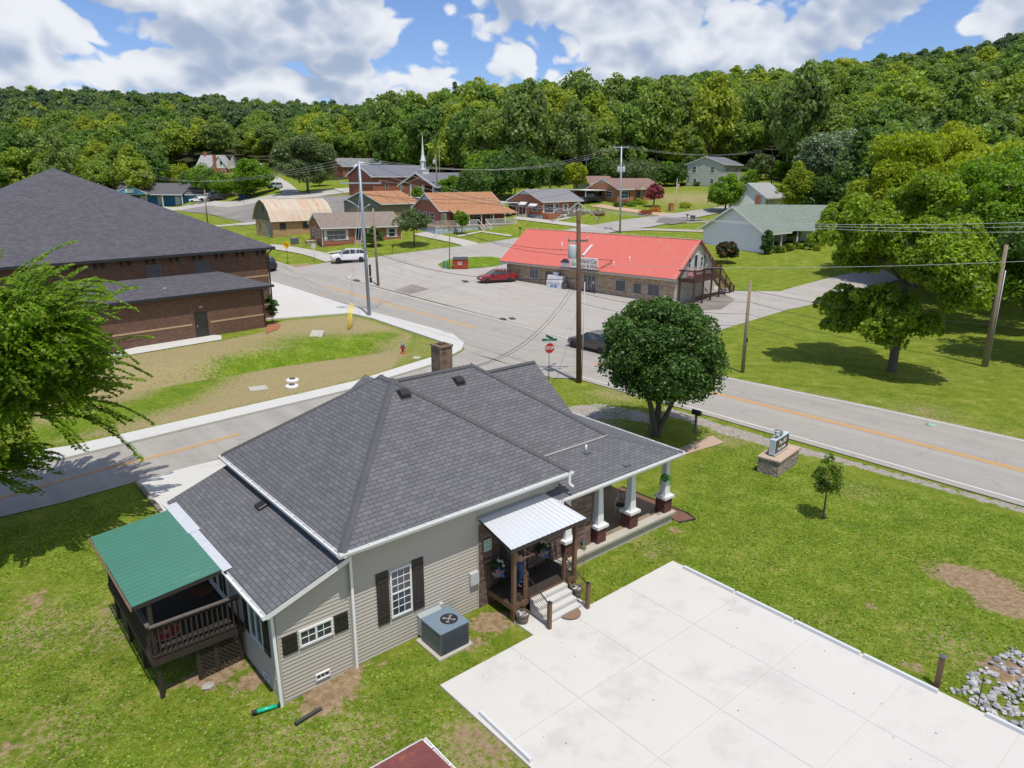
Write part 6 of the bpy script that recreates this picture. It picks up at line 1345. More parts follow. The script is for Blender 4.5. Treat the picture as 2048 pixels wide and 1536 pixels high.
# church
CHR=thing('church','red brick church with grey roof, white columned porch and white steeple','church',at(747,393),rad(41))
z0=CHR.location.z; CB=brickmat('church brick',(.28,.08,.045),(.35,.11,.06),(.24,.12,.09),.21,.075,.006); CR=plain('slate grey roof',(.14,.145,.17),.85,.08,1)
mb=MB(); mb.box(0,16,0,11,-1,5.4); mb.poly([(0,0,5.4),(0,5.5,8.0),(0,11,5.4)][::-1]); mb.build('wall',CB,CHR); mb=MB(); mb.poly([(-.6,-.6,5.15),(16.6,-.6,5.15),(16.6,5.5,8.15),(-.6,5.5,8.15)]); mb.poly([(16.6,11.6,5.15),(-.6,11.6,5.15),(-.6,5.5,8.15),(16.6,5.5,8.15)]); mb.build('roof',CR,CHR)
mb=MB(); mb.bar((-.55,-.6,5.),(-.55,5.5,8.0),.08,.3); mb.bar((-.55,11.6,5.),(-.55,5.5,8.0),.08,.3); mb.box(-.6,16.6,-.66,-.6,4.95,5.14); mb.build('trim',WHITE,CHR)
mb=MB(); mb.box(-.06,0,4.8,6.2,-1,7.6); mb.build('stone_panel',plain('buff stone panel',(.45,.4,.33),.8),CHR)
for x in (3.2,7.2,11.4): window(CHR,(x,-.01,1.9),(1,0,0),NF,.7,2.2,1,1,.06)
for x in (2.6,5.6,9.): window(CHR,(x,-.01,-.3),(1,0,0),NF,1.1,.8,1,1,.06)
# lower sanctuary to the right
qx,qy=None,None
w=at(866,398); S=thing('church_hall','lower brick church hall with patterned windows and white gabled porch','church hall',w,rad(45)); mb=MB(); mb.box(0,12,0,12,-1,3.3); mb.poly([(0,0,3.3),(0,6,6.4),(0,12,3.3)][::-1]); mb.build('wall',CB,S); mb=MB(); mb.poly([(-6.4,-.9,3.0),(12.8,-.9,3.0),(12.8,6,6.5),(-6.4,6,6.5)]); mb.poly([(12.8,12.9,3.0),(-6.4,12.9,3.0),(-6.4,6,6.5),(12.8,6,6.5)]); mb.build('roof',CR,S)
mb=MB(); mb.bar((-6.4,-.9,2.9),(-6.4,6,6.4),.1,.35); mb.bar((-6.4,12.9,2.9),(-6.4,6,6.4),.1,.35); mb.box(-6.4,12.8,-.98,-.9,2.75,2.98); mb.build('trim',WHITE,S); mb=MB(); mb.poly([(-5.7,.2,3.3),(-5.7,6,6.1),(-5.7,11.8,3.3)][::-1]); mb.build('porch_gable',CB,S)
for y in (.3,3.8,8.2,11.7): mb=MB(); mb.box(-6.2,-5.8,y-.2,y+.2,-1,3.4); mb.build('porch_column',WHITE,S)
for x in (1.8,5.6,9.2): window(S,(x,-.01,.6),(1,0,0),NF,1.8,2.2,4,4,.06,mat=plain('pale lattice',(.5,.55,.52),.6))
mb=MB(); mb.box(-.05,0,5,7,0,2.4); mb.build('door',BLUEF,S)
SP_=thing('steeple','slim white church steeple with louvred belfry and needle spire','steeple',(0,0,0),rad(45)); 
# put the steeple where its base meets the hall roof in the photograph
ww=Vector(S.location)+Matrix.Rotation(rad(45),3,'Z')@Vector((-4.2,6,0)); SP_.location=(ww.x,ww.y,S.location.z)
mb=MB(); mb.box(-.85,.85,-.85,.85,5.2,7.1); mb.build('base',WHITE,SP_); mb=MB(); mb.box(-.95,.95,-.95,.95,7.1,7.3); mb.lathe([(.62,7.3),(.62,9.3),(.75,9.35),(.75,9.5)],n=8,smooth=False); b=mb.build('belfry',WHITE,SP_); mb=MB(); mb.lathe([(.55,9.5),(.3,11.),(.14,13.5),(.03,16.2)],n=8,smooth=False); mb.build('spire',WHITE,SP_)
mb=MB()
for k in range(4): a=k*math.pi/2; c,s=math.cos(a),math.sin(a); mb.bar((c*.6,s*.6,7.6),(c*.6,s*.6,9.),.34,.05)
mb.build('louvre',plain('grey louvre slats',(.12,.14,.17),.7),SP_)
for o_ in (CHR,S,SP_): o_.scale=(1,1,.84)
for o_ in (S,SP_): o_.location=(o_.location.x+4.6,o_.location.y+4.4,o_.location.z)
# house behind the church at the left
h=house('brick_house','red brick house with grey roof behind the church',686,354,41,16,10,3.4,2.4,BRICK_RD,plain('grey shingle far',(.2,.2,.2),.9),'gable',ops=((2,1,1.2,1.5,'w'),(6,.3,1,2.,'door'),(9,1,1.2,1.5,'w')))
mb=MB(); mb.poly([(3.5,-3.,3.),(6.5,-3.,4.6),(6.5,.5,4.7),(3.5,.5,3.)]); mb.poly([(6.5,-3,4.6),(9.5,-3.,3.),(9.5,.5,3.),(6.5,.5,4.7)]); mb.poly([(3.6,-2.98,3.),(9.4,-2.98,3.),(6.5,-2.98,4.5)]); mb.build('porch_gable',VWHITE,h)
for x in (3.8,9.2,6.5): mb=MB(); mb.box(x-.12,x+.12,-2.9,-2.66,-1,3); mb.build('porch_column',WHITE,h)
# blue building
w=at(372,408); BLB=thing('blue_building','long low bright blue building with dark grey hip roof','building',w,rad(-8)); BLUEW=plain('bright blue siding',(.02,.16,.34),.6,.1,1.5); BLR=plain('dark grey far shingles',(.1,.095,.105),.9,.08)
mb=MB(); mb.box(-.2,9,1.5,11.,-.8,2.7); mb.box(-34,-.2,3,14.,-.8,2.7); mb.build('wall',BLUEW,BLB)
mb=MB(); e=2.6; mb.poly([(-.8,.9,e),(9.8,.9,e),(3,6.2,5.2),(-.8,6.2,5.2)]); mb.poly([(9.8,.9,e),(9.8,11.8,e),(3,6.2,5.2)]); mb.poly([(-35,-.2,e),(-.79,-.2,e),(-.79,7,5.6),(-28,7,5.6)]); mb.poly([(-.79,-.2,e),(-.7,-.2,e),(-.7,7,5.55)]); mb.build('roof',BLR,BLB)
mb=MB(); mb.box(-35,-.7,-.28,-.2,2.4,2.6); mb.box(-.7,9.8,.82,.9,2.4,2.6); mb.build('trim',WHITE,BLB)
for x in (-1,-7,-12,-17,-22,-27): mb=MB(); mb.box(x-.12,x+.12,-.1,.14,-.8,2.4); mb.build('porch_post',WHITE,BLB)
for x in (-5,-10.5,-16): mb=MB(); mb.box(x,x+1.6,2.92,2.99,-.5,1.9); mb.build('door',WHITE if x!=-10.5 else LGREY,BLB)
for x in (2.2,5.2): window(BLB,(x,1.49,1.1),(1,0,0),NF,1.1,.8,1,1,.08)
mb=MB(); mb.poly([(-21.5,-1.2,2.7),(-16,-1.2,5.0),(-16,3.,5.1),(-21.5,3.,2.7)]); mb.poly([(-16,-1.2,5.0),(-10.5,-1.2,2.7),(-10.5,3,2.7),(-16,3,5.1)]); mb.build('gable_roof',BLR,BLB); mb=MB(); mb.poly([(-21,-1.15,2.7),(-11,-1.15,2.7),(-16,-1.15,4.75)]); mb.build('gable_front',plain('sky blue boards',(.08,.3,.55),.6),BLB); mb=MB(); mb.box(-17.4,-14.8,-1.3,-1.2,3.0,4.1); mb.build('sign_board',WHITE,BLB); mb=MB(); mb.bar((-21.4,-1.22,2.7),(-16,-1.22,4.95),.08,.18); mb.bar((-10.6,-1.22,2.7),(-16,-1.22,4.95),.08,.18); mb.build('trim',WHITE,BLB)
# grey roofed building further left and a blue roof
w=at(232,392); t=thing('warehouse','low building with pale grey roof left behind the blue building','building',w,rad(-5)); mb=MB(); mb.box(-22,4,6,18,-1,2.6); mb.build('wall',LGREY,t); mb=MB(); mb.poly([(-23,5,2.5),(5,5,2.5),(3,12,4.6),(-23,12,4.6)]); mb.build('roof',plain('pale grey roofing',(.3,.3,.3),.8,.1,1.),t)
# hill house
w=at(395,352); t=thing('hill_house','white gabled brick house with two chimneys on the wooded hill','house',w,rad(-8)); mb=MB(); mb.box(0,11,0,9,-2,2.6); mb.build('wall',BRICK_RD,t)
mb=MB(); mb.poly([(11.03,-.02,2.6),(11.03,9.02,2.6),(11.03,4.5,6.8)]); mb.faces([(5.5,-.03,2.6),(11.02,-.03,2.6),(8.26,-.03,6.3)],[(0,1,2)]); mb.build('gable_front',WHITE,t)
mb=MB(); mb.poly([(-.6,-.6,2.3),(6.,-.6,2.3),(8.3,4.5,6.9),(-.6,4.5,6.9)]); mb.poly([(11.6,9.6,2.3),(-.6,9.6,2.3),(-.6,4.5,6.9),(11.6,4.5,6.9)]); mb.poly([(5.2,-.3,2.4),(8.26,-.3,6.45),(8.26,4.5,6.95),(5.2,3.,5.)]); mb.poly([(8.26,-.3,6.45),(11.6,-.3,2.3),(11.6,4.5,2.8),(8.26,4.5,6.95)]); mb.build('roof',LG_SH,t)
mb=MB(); mb.box(6.4,7.4,-.5,.2,-1,6.9); mb.build('chimney',BRICK_RD,t); mb=MB(); mb.box(.6,1.5,4,5,5,8); mb.build('chimney',BRICK_RD,t); window(t,(8.6,-.05,3.6),(1,0,0),NF,1.,1.3,2,1,.08); window(t,(9.3,-.01,.8),(1,0,0),NF,1.,1.2,1,1,.1)
# white houses at the right
h=house('white_house','white lap sided cottage with brick chimney behind the green roofed house',1528,430,52,11,7.,3.6,2.4,plain('white clapboard',(.82,.83,.84),.6,.04),LG_SH,'gable',zoff=-.3)
mb=MB(); mb.box(-.9,-.3,1.0,1.6,2.0,3.9); mb.build('chimney',BRICK_RD,h)
WHB=thing('white_house','white sided house with grey green roof and deep porch on the lawn','house',at(1522,506),rad(40))
CLP=plain('white lap boards',(.86,.87,.88),.6,.04); DG=10.2
mb=MB(); mb.siding((-.02,DG,0),(.0,-1,0),[(0,-.9),(DG,-.9),(DG,2.8),(DG/2,5.5),(0,2.8)],(-1,0,0),.17,.03) ; mb.box(0,7,2.6,DG,-1,2.8); mb.box(.02,.12,0,2.6,-1,2.8); mb.build('wall',CLP,WHB)
RB=Matrix.Translation((6.6,1.4,0))@Matrix.Rotation(rad(-42),4,'Z')
mb=MB(); mb.box(-1,11,2.4,9,-1,2.7); mb.build('wing_wall',CLP,WHB,RB)
GNR=brickmat('grey roof shingles',(.17,.21,.175),(.22,.26,.22),(.1,.13,.1),.33,.145,.008,.95,.12,.4)
mb=MB(); mb.poly([(-.6,-.7,2.45),(7.2,-.7,2.45),(9.5,DG/2,5.62),(-.6,DG/2,5.62)]); mb.poly([(9.5,DG+.7,2.45),(-.6,DG+.7,2.45),(-.6,DG/2,5.62),(9.5,DG/2,5.62)]); mb.build('roof',GNR,WHB)
mb=MB(); mb.poly([(-2.5,-.5,2.45),(12,-.5,2.45),(12,5,5.6),(-4,5,5.6)]); mb.poly([(12,-.5,2.45),(12,10,2.45),(12,5,5.6)]); mb.build('wing_roof',GNR,WHB,RB)
mb=MB(); mb.bar((-.6,-.7,2.33),(-.6,DG/2,5.5),.05,.24); mb.bar((-.6,DG+.7,2.33),(-.6,DG/2,5.5),.05,.24); mb.box(-.6,6.6,-.78,-.72,2.22,2.43); mb.build('trim',WHITE,WHB)
for x in (.1,2.3,4.6): mb=MB(); mb.box(x-.09,x+.09,-.4,-.22,-.9,2.3); mb.build('porch_post',WHITE,WHB)
for x in (.3,2.8,5.4,8.): mb=MB(); mb.box(x-.09,x+.09,-.2,-.02,-.9,2.4); mb.build('porch_post',WHITE,WHB,RB)
mb=MB(); mb.box(0.1,8,-.4,2.6,-.8,.0); mb.build('porch_floor',LGREY,WHB); mb=MB(); mb.box(-.0,.08,-.4,2.6,-.9,.6); mb.build('porch_wall',CLP,WHB)
for x,nm in ((1.4,'window'),(4.,'door')): window(WHB,(x,2.59,.2 if nm=='door' else .7),(1,0,0),NF,1.,2. if nm=='door' else 1.4,1,1,.08,name=nm)
WHB.scale=(1,1,1.14)
d1=Vector((math.cos(rad(-42)),math.sin(rad(-42)),0)); 
for x in (2.,6.5): P_=RB@Vector((x,2.39,.6)); window(WHB,P_,d1,RB.to_3x3()@Vector((0,-1,0)),1.1,1.6,1,1,.08,double=True)
# wooden fence by the brick house
f0=at(773,462); f1=at(800,452); t=thing('wooden_fence','short weathered board fence between the brick house and parked truck','fence',f0,math.atan2(f1[1]-f0[1],f1[0]-f0[0])); mb=MB(); LL=math.dist(f0[:2],f1[:2])
for k in range(int(LL/.15)): mb.box(k*.15,k*.15+.13,0,.03,-.3+(f1[2]-f0[2])*k*.15/LL,1.6+(f1[2]-f0[2])*k*.15/LL)
mb.build('boards',GYWOOD,t)
# ---------------- vehicles ----------------
SHAPES={ # x from the nose back: (x, z_low, z_belt/bonnet, half width)   roof: (x, z, half width)
'sedan':dict(L=4.85,W=.91,body=[(0,.34,.60,.62),(.18,.24,.72,.80),(.7,.2,.84,.90),(1.35,.2,.93,.91),(2.4,.2,.95,.91),(3.6,.2,.98,.91),(4.2,.22,1.0,.89),(4.7,.28,.95,.80),(4.85,.4,.78,.66)],gl=[(1.25,.93,.80),(2.05,1.42,.60),(2.6,1.47,.60),(3.3,1.43,.58),(4.1,1.03,.72)],wx=(.92,3.75),wr=.33),
'suv':dict(L=4.95,W=.96,body=[(0,.4,.80,.70),(.15,.28,.95,.86),(.7,.25,1.06,.95),(1.2,.25,1.12,.96),(2.4,.25,1.14,.96),(3.8,.25,1.18,.96),(4.6,.28,1.18,.93),(4.9,.36,1.12,.86),(4.95,.5,.95,.8)],gl=[(1.05,1.1,.86),(1.95,1.66,.68),(2.6,1.74,.70),(4.2,1.68,.68),(4.82,1.22,.78)],wx=(.95,3.95),wr=.37),
'pickup':dict(L=5.7,W=.98,body=[(0,.5,.95,.78),(.15,.4,1.05,.92),(.8,.38,1.12,.97),(1.5,.38,1.15,.98),(3.5,.38,1.15,.98),(3.55,.38,1.18,.98),(5.5,.42,1.18,.97),(5.7,.5,1.12,.94)],gl=[(1.45,1.13,.86),(2.1,1.75,.72),(2.7,1.82,.74),(3.2,1.8,.72),(3.5,1.18,.84)],wx=(1.0,4.5),wr=.4)}
def car(name,label,kind,px,py,yaw,paint,cat='car',group=None,center=True,z=None,roofmat=None,plate=True,lift=0.):
    """nose points along yaw; placed so its middle stands on the photographed ground point"""
    S=SHAPES[kind]; L=S['L']; w=at(px,py); t=thing(name,label,cat,(w[0],w[1],w[2]+offz(w[1],.03)),rad(yaw),group); t.location.z+=lift
    def X(x): return L/2-x
    st=S['body']; mb=MB(); rings=[]
    for x,zl,zb,hw_ in st:
        rings.append([(X(x),-hw_*.86,zl),(X(x),-hw_,zl+.16),(X(x),-hw_*1.0,zl+(zb-zl)*.62),(X(x),-hw_*.95,zb-.05),(X(x),-hw_*.8,zb),(X(x),0,zb+.03),(X(x),hw_*.8,zb),(X(x),hw_*.95,zb-.05),(X(x),hw_,zl+(zb-zl)*.62),(X(x),hw_,zl+.16),(X(x),hw_*.86,zl)])
    n=len(rings[0]); V=[p for r in rings for p in r]; Fs=[(i*n+k,i*n+(k+1)%n,(i+1)*n+(k+1)%n,(i+1)*n+k) for i in range(len(rings)-1) for k in range(n)]
    mb.faces(V,Fs,0,True); mb.faces(rings[0],[tuple(range(n))]); mb.faces(rings[-1],[tuple(reversed(range(n)))])
    if kind=='pickup': pass
    body=mb.build('body',paint,t)
    for p in body.data.polygons: p.use_smooth=True
    try: body.data.set_sharp_from_angle(angle=rad(38))
    except Exception: pass
    # wheel arches
    gl=S['gl']; zb=gl[0][1]; g=MB(); rf=MB()
    bel=lambda i:(gl[i][0],)
    # greenhouse: belt line below, roof above
    x0,z0,w0=gl[0]; xe,ze,we=gl[-1]; tops=gl[1:-1]
    def belt(x): 
        f=(x-x0)/(xe-x0); return (X(x),z0+(ze-z0)*f,w0+(we-w0)*f)
    for s in (-1,1):
        pts=[(X(x0),s*w0,z0)]+[(X(x),s*ww,z) for x,z,ww in tops]+[(X(xe),s*we,ze)]
        base=[belt(x0)]+[belt(x) for x,_,_ in tops]+[belt(xe)]
        for i in range(len(pts)-1):
            b0,b1=base[i],base[i+1]; q=[(b0[0],s*b0[2],b0[1]),(b1[0],s*b1[2],b1[1]),pts[i+1],pts[i]]
            g.poly(q if s<0 else q[::-1])
    a,b=tops[0],tops[-1]
    g.poly([(X(x0),-w0,z0),(X(a[0]),-a[2],a[1]),(X(a[0]),a[2],a[1]),(X(x0),w0,z0)][::-1]); g.poly([(X(b[0]),-b[2],b[1]),(X(xe),-we,ze),(X(xe),we,ze),(X(b[0]),b[2],b[1])][::-1])
    g.build('windows',CGLASS,t)
    for i in range(len(tops)-1):
        p,q=tops[i],tops[i+1]; rf.poly([(X(p[0]),-p[2]-.02,p[1]+.012),(X(q[0]),-q[2]-.02,q[1]+.012),(X(q[0]),q[2]+.02,q[1]+.012),(X(p[0]),p[2]+.02,p[1]+.012)][::-1])
    for s in (-1,1):
        P=[(X(x0),s*w0,z0)]+[(X(x),s*(ww+.005),z) for x,z,ww in tops]+[(X(xe),s*we,ze)]
        for i in range(len(P)-1): rf.bar(P[i],P[i+1],.06,.05)
        for x in ([2.55,3.35] if kind!='pickup' else [2.6]):
            zt=1.42 if kind=='sedan' else (1.7 if kind=='suv' else 1.78); hwb=belt(x)[2]; ti=min(tops,key=lambda q:abs(q[0]-x)); rf.bar((X(x),s*(hwb+.005),belt(x)[1]),(X(x),s*(ti[2]+.01),ti[1]),.07,.03)
    rf.build('roof',roofmat or paint,t)
    if kind=='pickup':
        mb=MB(); mb.box(X(5.6),X(3.7),-.8,.8,1.19,1.2); mb.build('bed_liner',BLACK,t)
    for x in S['wx']:
        for s in (-1,1):
            r=S['wr']; y=s*(S['W']-.08); mb=MB(); M=Matrix.Translation((X(x),y,r))@Matrix.Rotation(math.pi/2,4,'X')
            mb.lathe([(r*.62,-.1),(r*.95,-.11),(r,-.07),(r,.07),(r*.95,.11),(r*.62,.1)],n=18); wv=mb.build('wheel',RUBBER,t,M)
            mb=MB(); mb.lathe([(r*.64,-.085),(r*.6,-.1),(.05,-.09)],n=10,smooth=False); mb.lathe([(.05,.09),(r*.6,.1),(r*.64,.085)],n=10,smooth=False); mb.build('rim',RIM,wv,M)
    LAMP=plain('headlamp lens',(.6,.62,.65),.15,.05); TL=plain('tail lamp lens',(.35,.01,.01),.25,.05); zf=st[1][2]-.1; zr=st[-2][2]-.12
    for s in (-1,1):
        mb=MB(); mb.box(X(.2),X(.06)+.0,s*.72-.16,s*.72+.12,zf-.06,zf+.06); mb.build('headlight',LAMP,t,bevel=.02)
        mb=MB(); mb.box(X(L-.02),X(L-.2),s*.72-.12,s*.72+.13,zr-.08,zr+.07); mb.build('tail_light',TL,t,bevel=.02)
        mb=MB(); mb.box(X(x0+.45),X(x0+.3),s*(S['W']+.06)-.09,s*(S['W']+.06)+.09,z0+.02,z0+.15); mb.build('mirror',paint,t,bevel=.02)
    mb=MB(); mb.box(X(.06),X(-.01),-.45,.45,st[0][1]+.05,st[0][2]-.08); mb.build('grille',BLACK,t,bevel=.01)
    mb=MB(); 
    for s in (-1,1): mb.box(X(L-.5),X(.5),s*S['W']*.93-.03,s*S['W']*.93+.03,st[3][1]-.05,st[3][1]+.03)
    mb.build('sill',BLACK,t); return t
WHP=carpaint('white car paint',(.78,.79,.8)); REDP=carpaint('dark red metallic',(.26,.012,.018)); BRP=carpaint('dark bronze grey paint',(.06,.055,.05)); BKP=carpaint('black car paint',(.015,.016,.02)); BRED=carpaint('bright red paint',(.55,.02,.02)); SLV=carpaint('silver paint',(.4,.45,.45)); TEAL=carpaint('teal paint',(.02,.12,.11)); GRPP=carpaint('grey car paint',(.16,.17,.18))
car('suv','white suv turning at the intersection beside the steel pole','suv',699,525,193+4,WHP,'suv')
car('sedan','dark red sedan parked at the left end of the store','sedan',994,565,200,REDP)
car('sedan','dark grey brown sedan on the road partly behind the round tree','sedan',1190,700,133,BRP)
car('suv','black vehicle edge showing past the brick building corner','suv',527,541,133,BKP,'suv')
car('pickup_truck','white pickup truck parked uphill beside the olive garage','pickup',820,425,-30,WHP,'pickup truck')
car('sedan','bright red car parked between the garage and orange roofed house','sedan',826,443,200,BRED)
car('sedan','dark teal car low in the driveway in front of the red car','sedan',822,453,190,TEAL)
car('suv','white car parked far behind the white pickup near the church','suv',838,414,-30,WHP)
car('sedan','white car under the carport right of the orange roofed house','sedan',998,433,205,WHP)
car('pickup_truck','black pickup truck under the carport of the orange brick house','pickup',1180,406,215,BKP,'pickup truck')
car('pickup_truck','grey green open pickup parked left in front of the blue building','pickup',339,409,215,GRPP,'pickup truck')
car('suv','dark suv with red lights parked right beside the grey pickup','suv',361,408,60,BKP,'suv')
car('sedan','white sedan parked at the right end of the blue building','sedan',398,405,185,WHP)
car('pickup_truck','white pickup truck parked behind the white sedan','pickup',417,402,215,WHP,'pickup truck')
car('suv','black suv rightmost in the row by the blue building','suv',434,401,215,BKP,'suv')
car('suv','silver green car parked on the grass slope below the motorhome','suv',551,379,255,SLV,'suv')
car('sedan','pale car parked beside the grey two storey house','sedan',1487,365,200,WHP)
car('suv','white car further uphill behind the grey two storey house','suv',1545,353,200,WHP,'suv')
# motorhome
w=at(507,346); t=thing('motorhome','white and grey motorhome on the hillside drive','motorhome',w,rad(-12)); mb=MB(); mb.box(-4,3.4,-1.2,1.2,.6,3.1); mb.faces([(3.4,-1.2,.6),(4.2,-1.15,.6),(3.4,1.2,.6),(4.2,1.15,.6),(3.4,-1.2,3.1),(3.9,-1.1,2.9),(3.4,1.2,3.1),(3.9,1.1,2.9)],[(0,1,5,4),(2,6,7,3),(1,3,7,5),(4,5,7,6),(0,2,3,1)]); mb.build('body',plain('cream motorhome skin',(.6,.58,.52),.5,.08),t,bevel=.05)
mb=MB(); mb.box(-4.01,3.3,-1.22,-1.2,1.0,1.25); mb.build('stripe',GREYP,t)
for x in (-3,-1,1): window(t,(x,-1.2,1.9),(1,0,0),NF,1.1,.7,1,1,.06)
for x in (-2.6,2.6):
    mb=MB(); mb.lathe([(.2,-.12),(.42,-.12),(.42,.12),(.2,.12)],n=14); mb.build('wheel',RUBBER,t,Matrix.Translation((x,-1.05,.42))@Matrix.Rotation(math.pi/2,4,'X'))
# dumpsters
def dumpster(lab,px,py,yaw,mat,s=1.,txt=None):
    w=at(px,py); t=thing('dumpster',lab,'dumpster',(w[0],w[1],w[2]+.08),rad(yaw)); mb=MB(); L=2.0*s; 
    mb.faces([(0,0,.12),(L,0,.12),(0,1.3,.12),(L,1.3,.12),(-.03,-.12,1.25),(L+.03,-.12,1.25),(-.03,1.3,1.45),(L+.03,1.3,1.45)],[(0,1,5,4),(1,3,7,5),(3,2,6,7),(2,0,4,6),(0,2,3,1)]); mb.build('body',mat,t)
    mb=MB(); 
    for a,b in ((0,L*.49),(L*.51,L)): mb.faces([(a-.02,-.16,1.27),(b+.02,-.16,1.27),(a-.02,1.32,1.47),(b+.02,1.32,1.47),(a-.02,-.16,1.32),(b+.02,-.16,1.32),(a-.02,1.32,1.52),(b+.02,1.32,1.52)],[(0,1,5,4),(1,3,7,5),(3,2,6,7),(2,0,4,6),(4,5,7,6)])
    mb.build('lid',plain('dark dumpster lid',(.05,.05,.06),.7),t); mb=MB(); mb.box(-.06,L+.06,-.14,-.06,1.05,1.12); mb.box(-.02,L+.02,-.07,-.02,.12,.2)
    for x in (-.12,L+.02): mb.box(x,x+.1,.3,.9,.7,.85)
    mb.build('rim',mat,t)
    if txt:
        for s_,z,sz in txt: text_mesh('lettering',s_,sz,WHITE,t,face_mat((L*.47,-.135+.0,z),(1,0,.0),(0,-1,0)),.004,bold=.008)
    return t
dumpster('red dumpster with white lettering on the grass island by the lot',906,540,3,plain('red dumpster paint',(.42,.06,.03),.6,.12,2),1.,(('QDS',.88,.3),('WASTE',.64,.17),('555-0134',.48,.12)) if False else (('QDS',.88,.3),('WASTE',.64,.17)))
dumpster('dark blue dumpster by the far road near the hill drive',478,401,10,plain('blue dumpster paint',(.01,.03,.12),.6),1.5)
# ---------------- poles ----------------
POLES={}
def pole(key,name,label,px,py,h,top_px=None,mat=POLEW,r=(.17,.11),arms=(),extra=None,lean=None,dist=None):
    w=at(px,py); b=Vector(w); 
    if top_px:
        d=ray(*top_px); tt=b.y/d[1]; # top in the plane of the base depth
        tp=Vector((d[0]*tt,b.y,H+d[2]*tt)); 
        tilt=(tp-b); tilt.x=max(-.09*tilt.z,min(.09*tilt.z,tilt.x)); top=b+Vector((tilt.x,0,tilt.z))
    else: top=b+Vector((0,0,h))
    t=thing(name,label,'utility pole',w,0); mb=MB(); tl=top-b; mb.tube([(0,0,-.3),tuple(tl*.5),tuple(tl)],[r[0],(r[0]+r[1])/2,r[1]],12); mb.build('shaft',mat,t); POLES[key]=(t,b,top); return t,tl
def crossarm(t,tl,f,L,ang,mat=None,ins=3,drop=0.,w=.1):
    """arm at fraction f of the pole"""
    c=tl*f; d=Vector((math.cos(ang),math.sin(ang),0)); mb=MB(); off=Vector((-d.y,d.x,0))*.12; mb.bar(c+off-d*L/2,c+off+d*L/2,w,w*1.2); a=mb.build('crossarm',mat or GYWOOD,t); pts=[]
    for k in range(ins):
        s=(k/(ins-1)-.5)*.92 if ins>1 else 0; p=c+off+d*L*s; mb=MB(); mb.lathe([(.03,0),(.06,.05),(.035,.08),(.06,.12),(.03,.17)],0,0,8); mb.build('insulator',LGREY,a,Matrix.Translation(p+Vector((0,0,w*.6)))); pts.append(Vector(t.location)+p+Vector((0,0,.25)))
    return pts
def transformer(t,p,s=1.):
    mb=MB(); mb.lathe([(.26*s,0),(.27*s,.05),(.27*s,.75*s),(.24*s,.8*s),(.05,.85*s)],0,0,14); tr=mb.build('transformer',plain('pale transformer tank',(.45,.48,.5),.5),t,Matrix.Translation(p)); mb=MB()
    for a in (.1,-.1): mb.lathe([(.04,.8*s),(.06,.86*s),(.03,.95*s),(.05,1.0*s),(.02,1.08*s)],a,0,7)
    mb.build('bushing',LGREY,tr,Matrix.Translation(p)); return tr
t,tl=pole('A','utility_pole','tall brown wooden utility pole with crossarms and transformer at the street corner',1158,765,11.3,(1157,420),POLEW,(.19,.13))
A1=crossarm(t,tl,.985,3.0,rad(5),ins=5); A2=crossarm(t,tl,.975,2.6,rad(60),ins=4); A3=crossarm(t,tl,.83,1.3,rad(10),ins=2)
transformer(t,tuple(tl*.735+Vector((-.42,0,0))),1.)
mb=MB(); mb.tube([(.17,-.05,0),(.16,-.05,tl.z*.6)],.03,6); mb.build('conduit',LGREY,t); mb=MB(); mb.bar(tl*.985+Vector((-1.5,0,-.5)),tl+Vector((0,.1,.45)),.05,.05); mb.bar(tl*.985+Vector((1.3,.2,-.4)),tl+Vector((0,.1,.45)),.05,.05); mb.build('brace',LGREY,t)
t,tl=pole('B','utility_pole','tall blue grey steel pole with lamp at the sidewalk corner',739,633,14.5,(718,322),plain('blue grey pole steel',(.3,.36,.42),.5,.08,2,metal=.3),(.18,.1)); B1=crossarm(t,tl,.985,4.,rad(8),STEEL,4); B2=crossarm(t,tl,.865,3.8,rad(0),STEEL,3)
mb=MB(); mb.tube([tl*.7,tl*.72+Vector((-1.,0,.4)),tl*.72+Vector((-1.8,0,.75))],.04,6); mb.tube([tl*.7,tl*.71+Vector((.5,0,.2)),tl*.71+Vector((.75,0,.35))],.04,6); b_=mb.build('lamp_arm',STEEL,t); mb=MB(); mb.box(-2.5,-1.7,-.15,.15,-.08,.08); mb.build('lamp_head',LGREY,b_,Matrix.Translation(tl*.72+Vector((0,0,.8)))@Matrix.Rotation(.3,4,'Y'),bevel=.03)
mb=MB(); mb.box(.2,.35,-.15,.15,3.9,5.0); mb.box(.2,.4,-.1,.1,3.3,3.8); mb.build('equipment_box',BLACK,t)
t,tl=pole('C','utility_pole','plain wooden pole beside the road behind the steel pole',1017-0 and 757,573,9,(746,417),POLEG,(.16,.11))
mb=MB(); 
t,tl=pole('D','utility_pole','weathered wooden pole on the lawn edge right of the round tree',1485,745,6.6,(1501,562),POLEG,(.14,.1)); mb=MB(); mb.box(-.02,.12,-.12,0,2.2,2.5); mb.build('box',BLACK,t)
t,tl=pole('E','utility_pole','leaning grey wooden pole under the trees at the right edge',1968,733,9,(2013,490),POLEG,(.19,.13)); mb=MB(); mb.tube([(.2,-.1,0),(tl.x*.8+.2,-.1,tl.z*.8)],.04,6); mb.build('conduit',STEEL,t)
t,tl=pole('F','utility_pole','slim steel pole with twin transformers behind the red store roof',1240,466,13.5,(1243,293),STEEL,(.18,.1)); F1=crossarm(t,tl,.99,2.4,0,STEEL,3); transformer(t,tuple(tl*.71+Vector((-.4,0,0)))); transformer(t,tuple(tl*.71+Vector((.4,0,0))))
F2=[Vector(t.location)+tl*.83,Vector(t.location)+tl*.7]
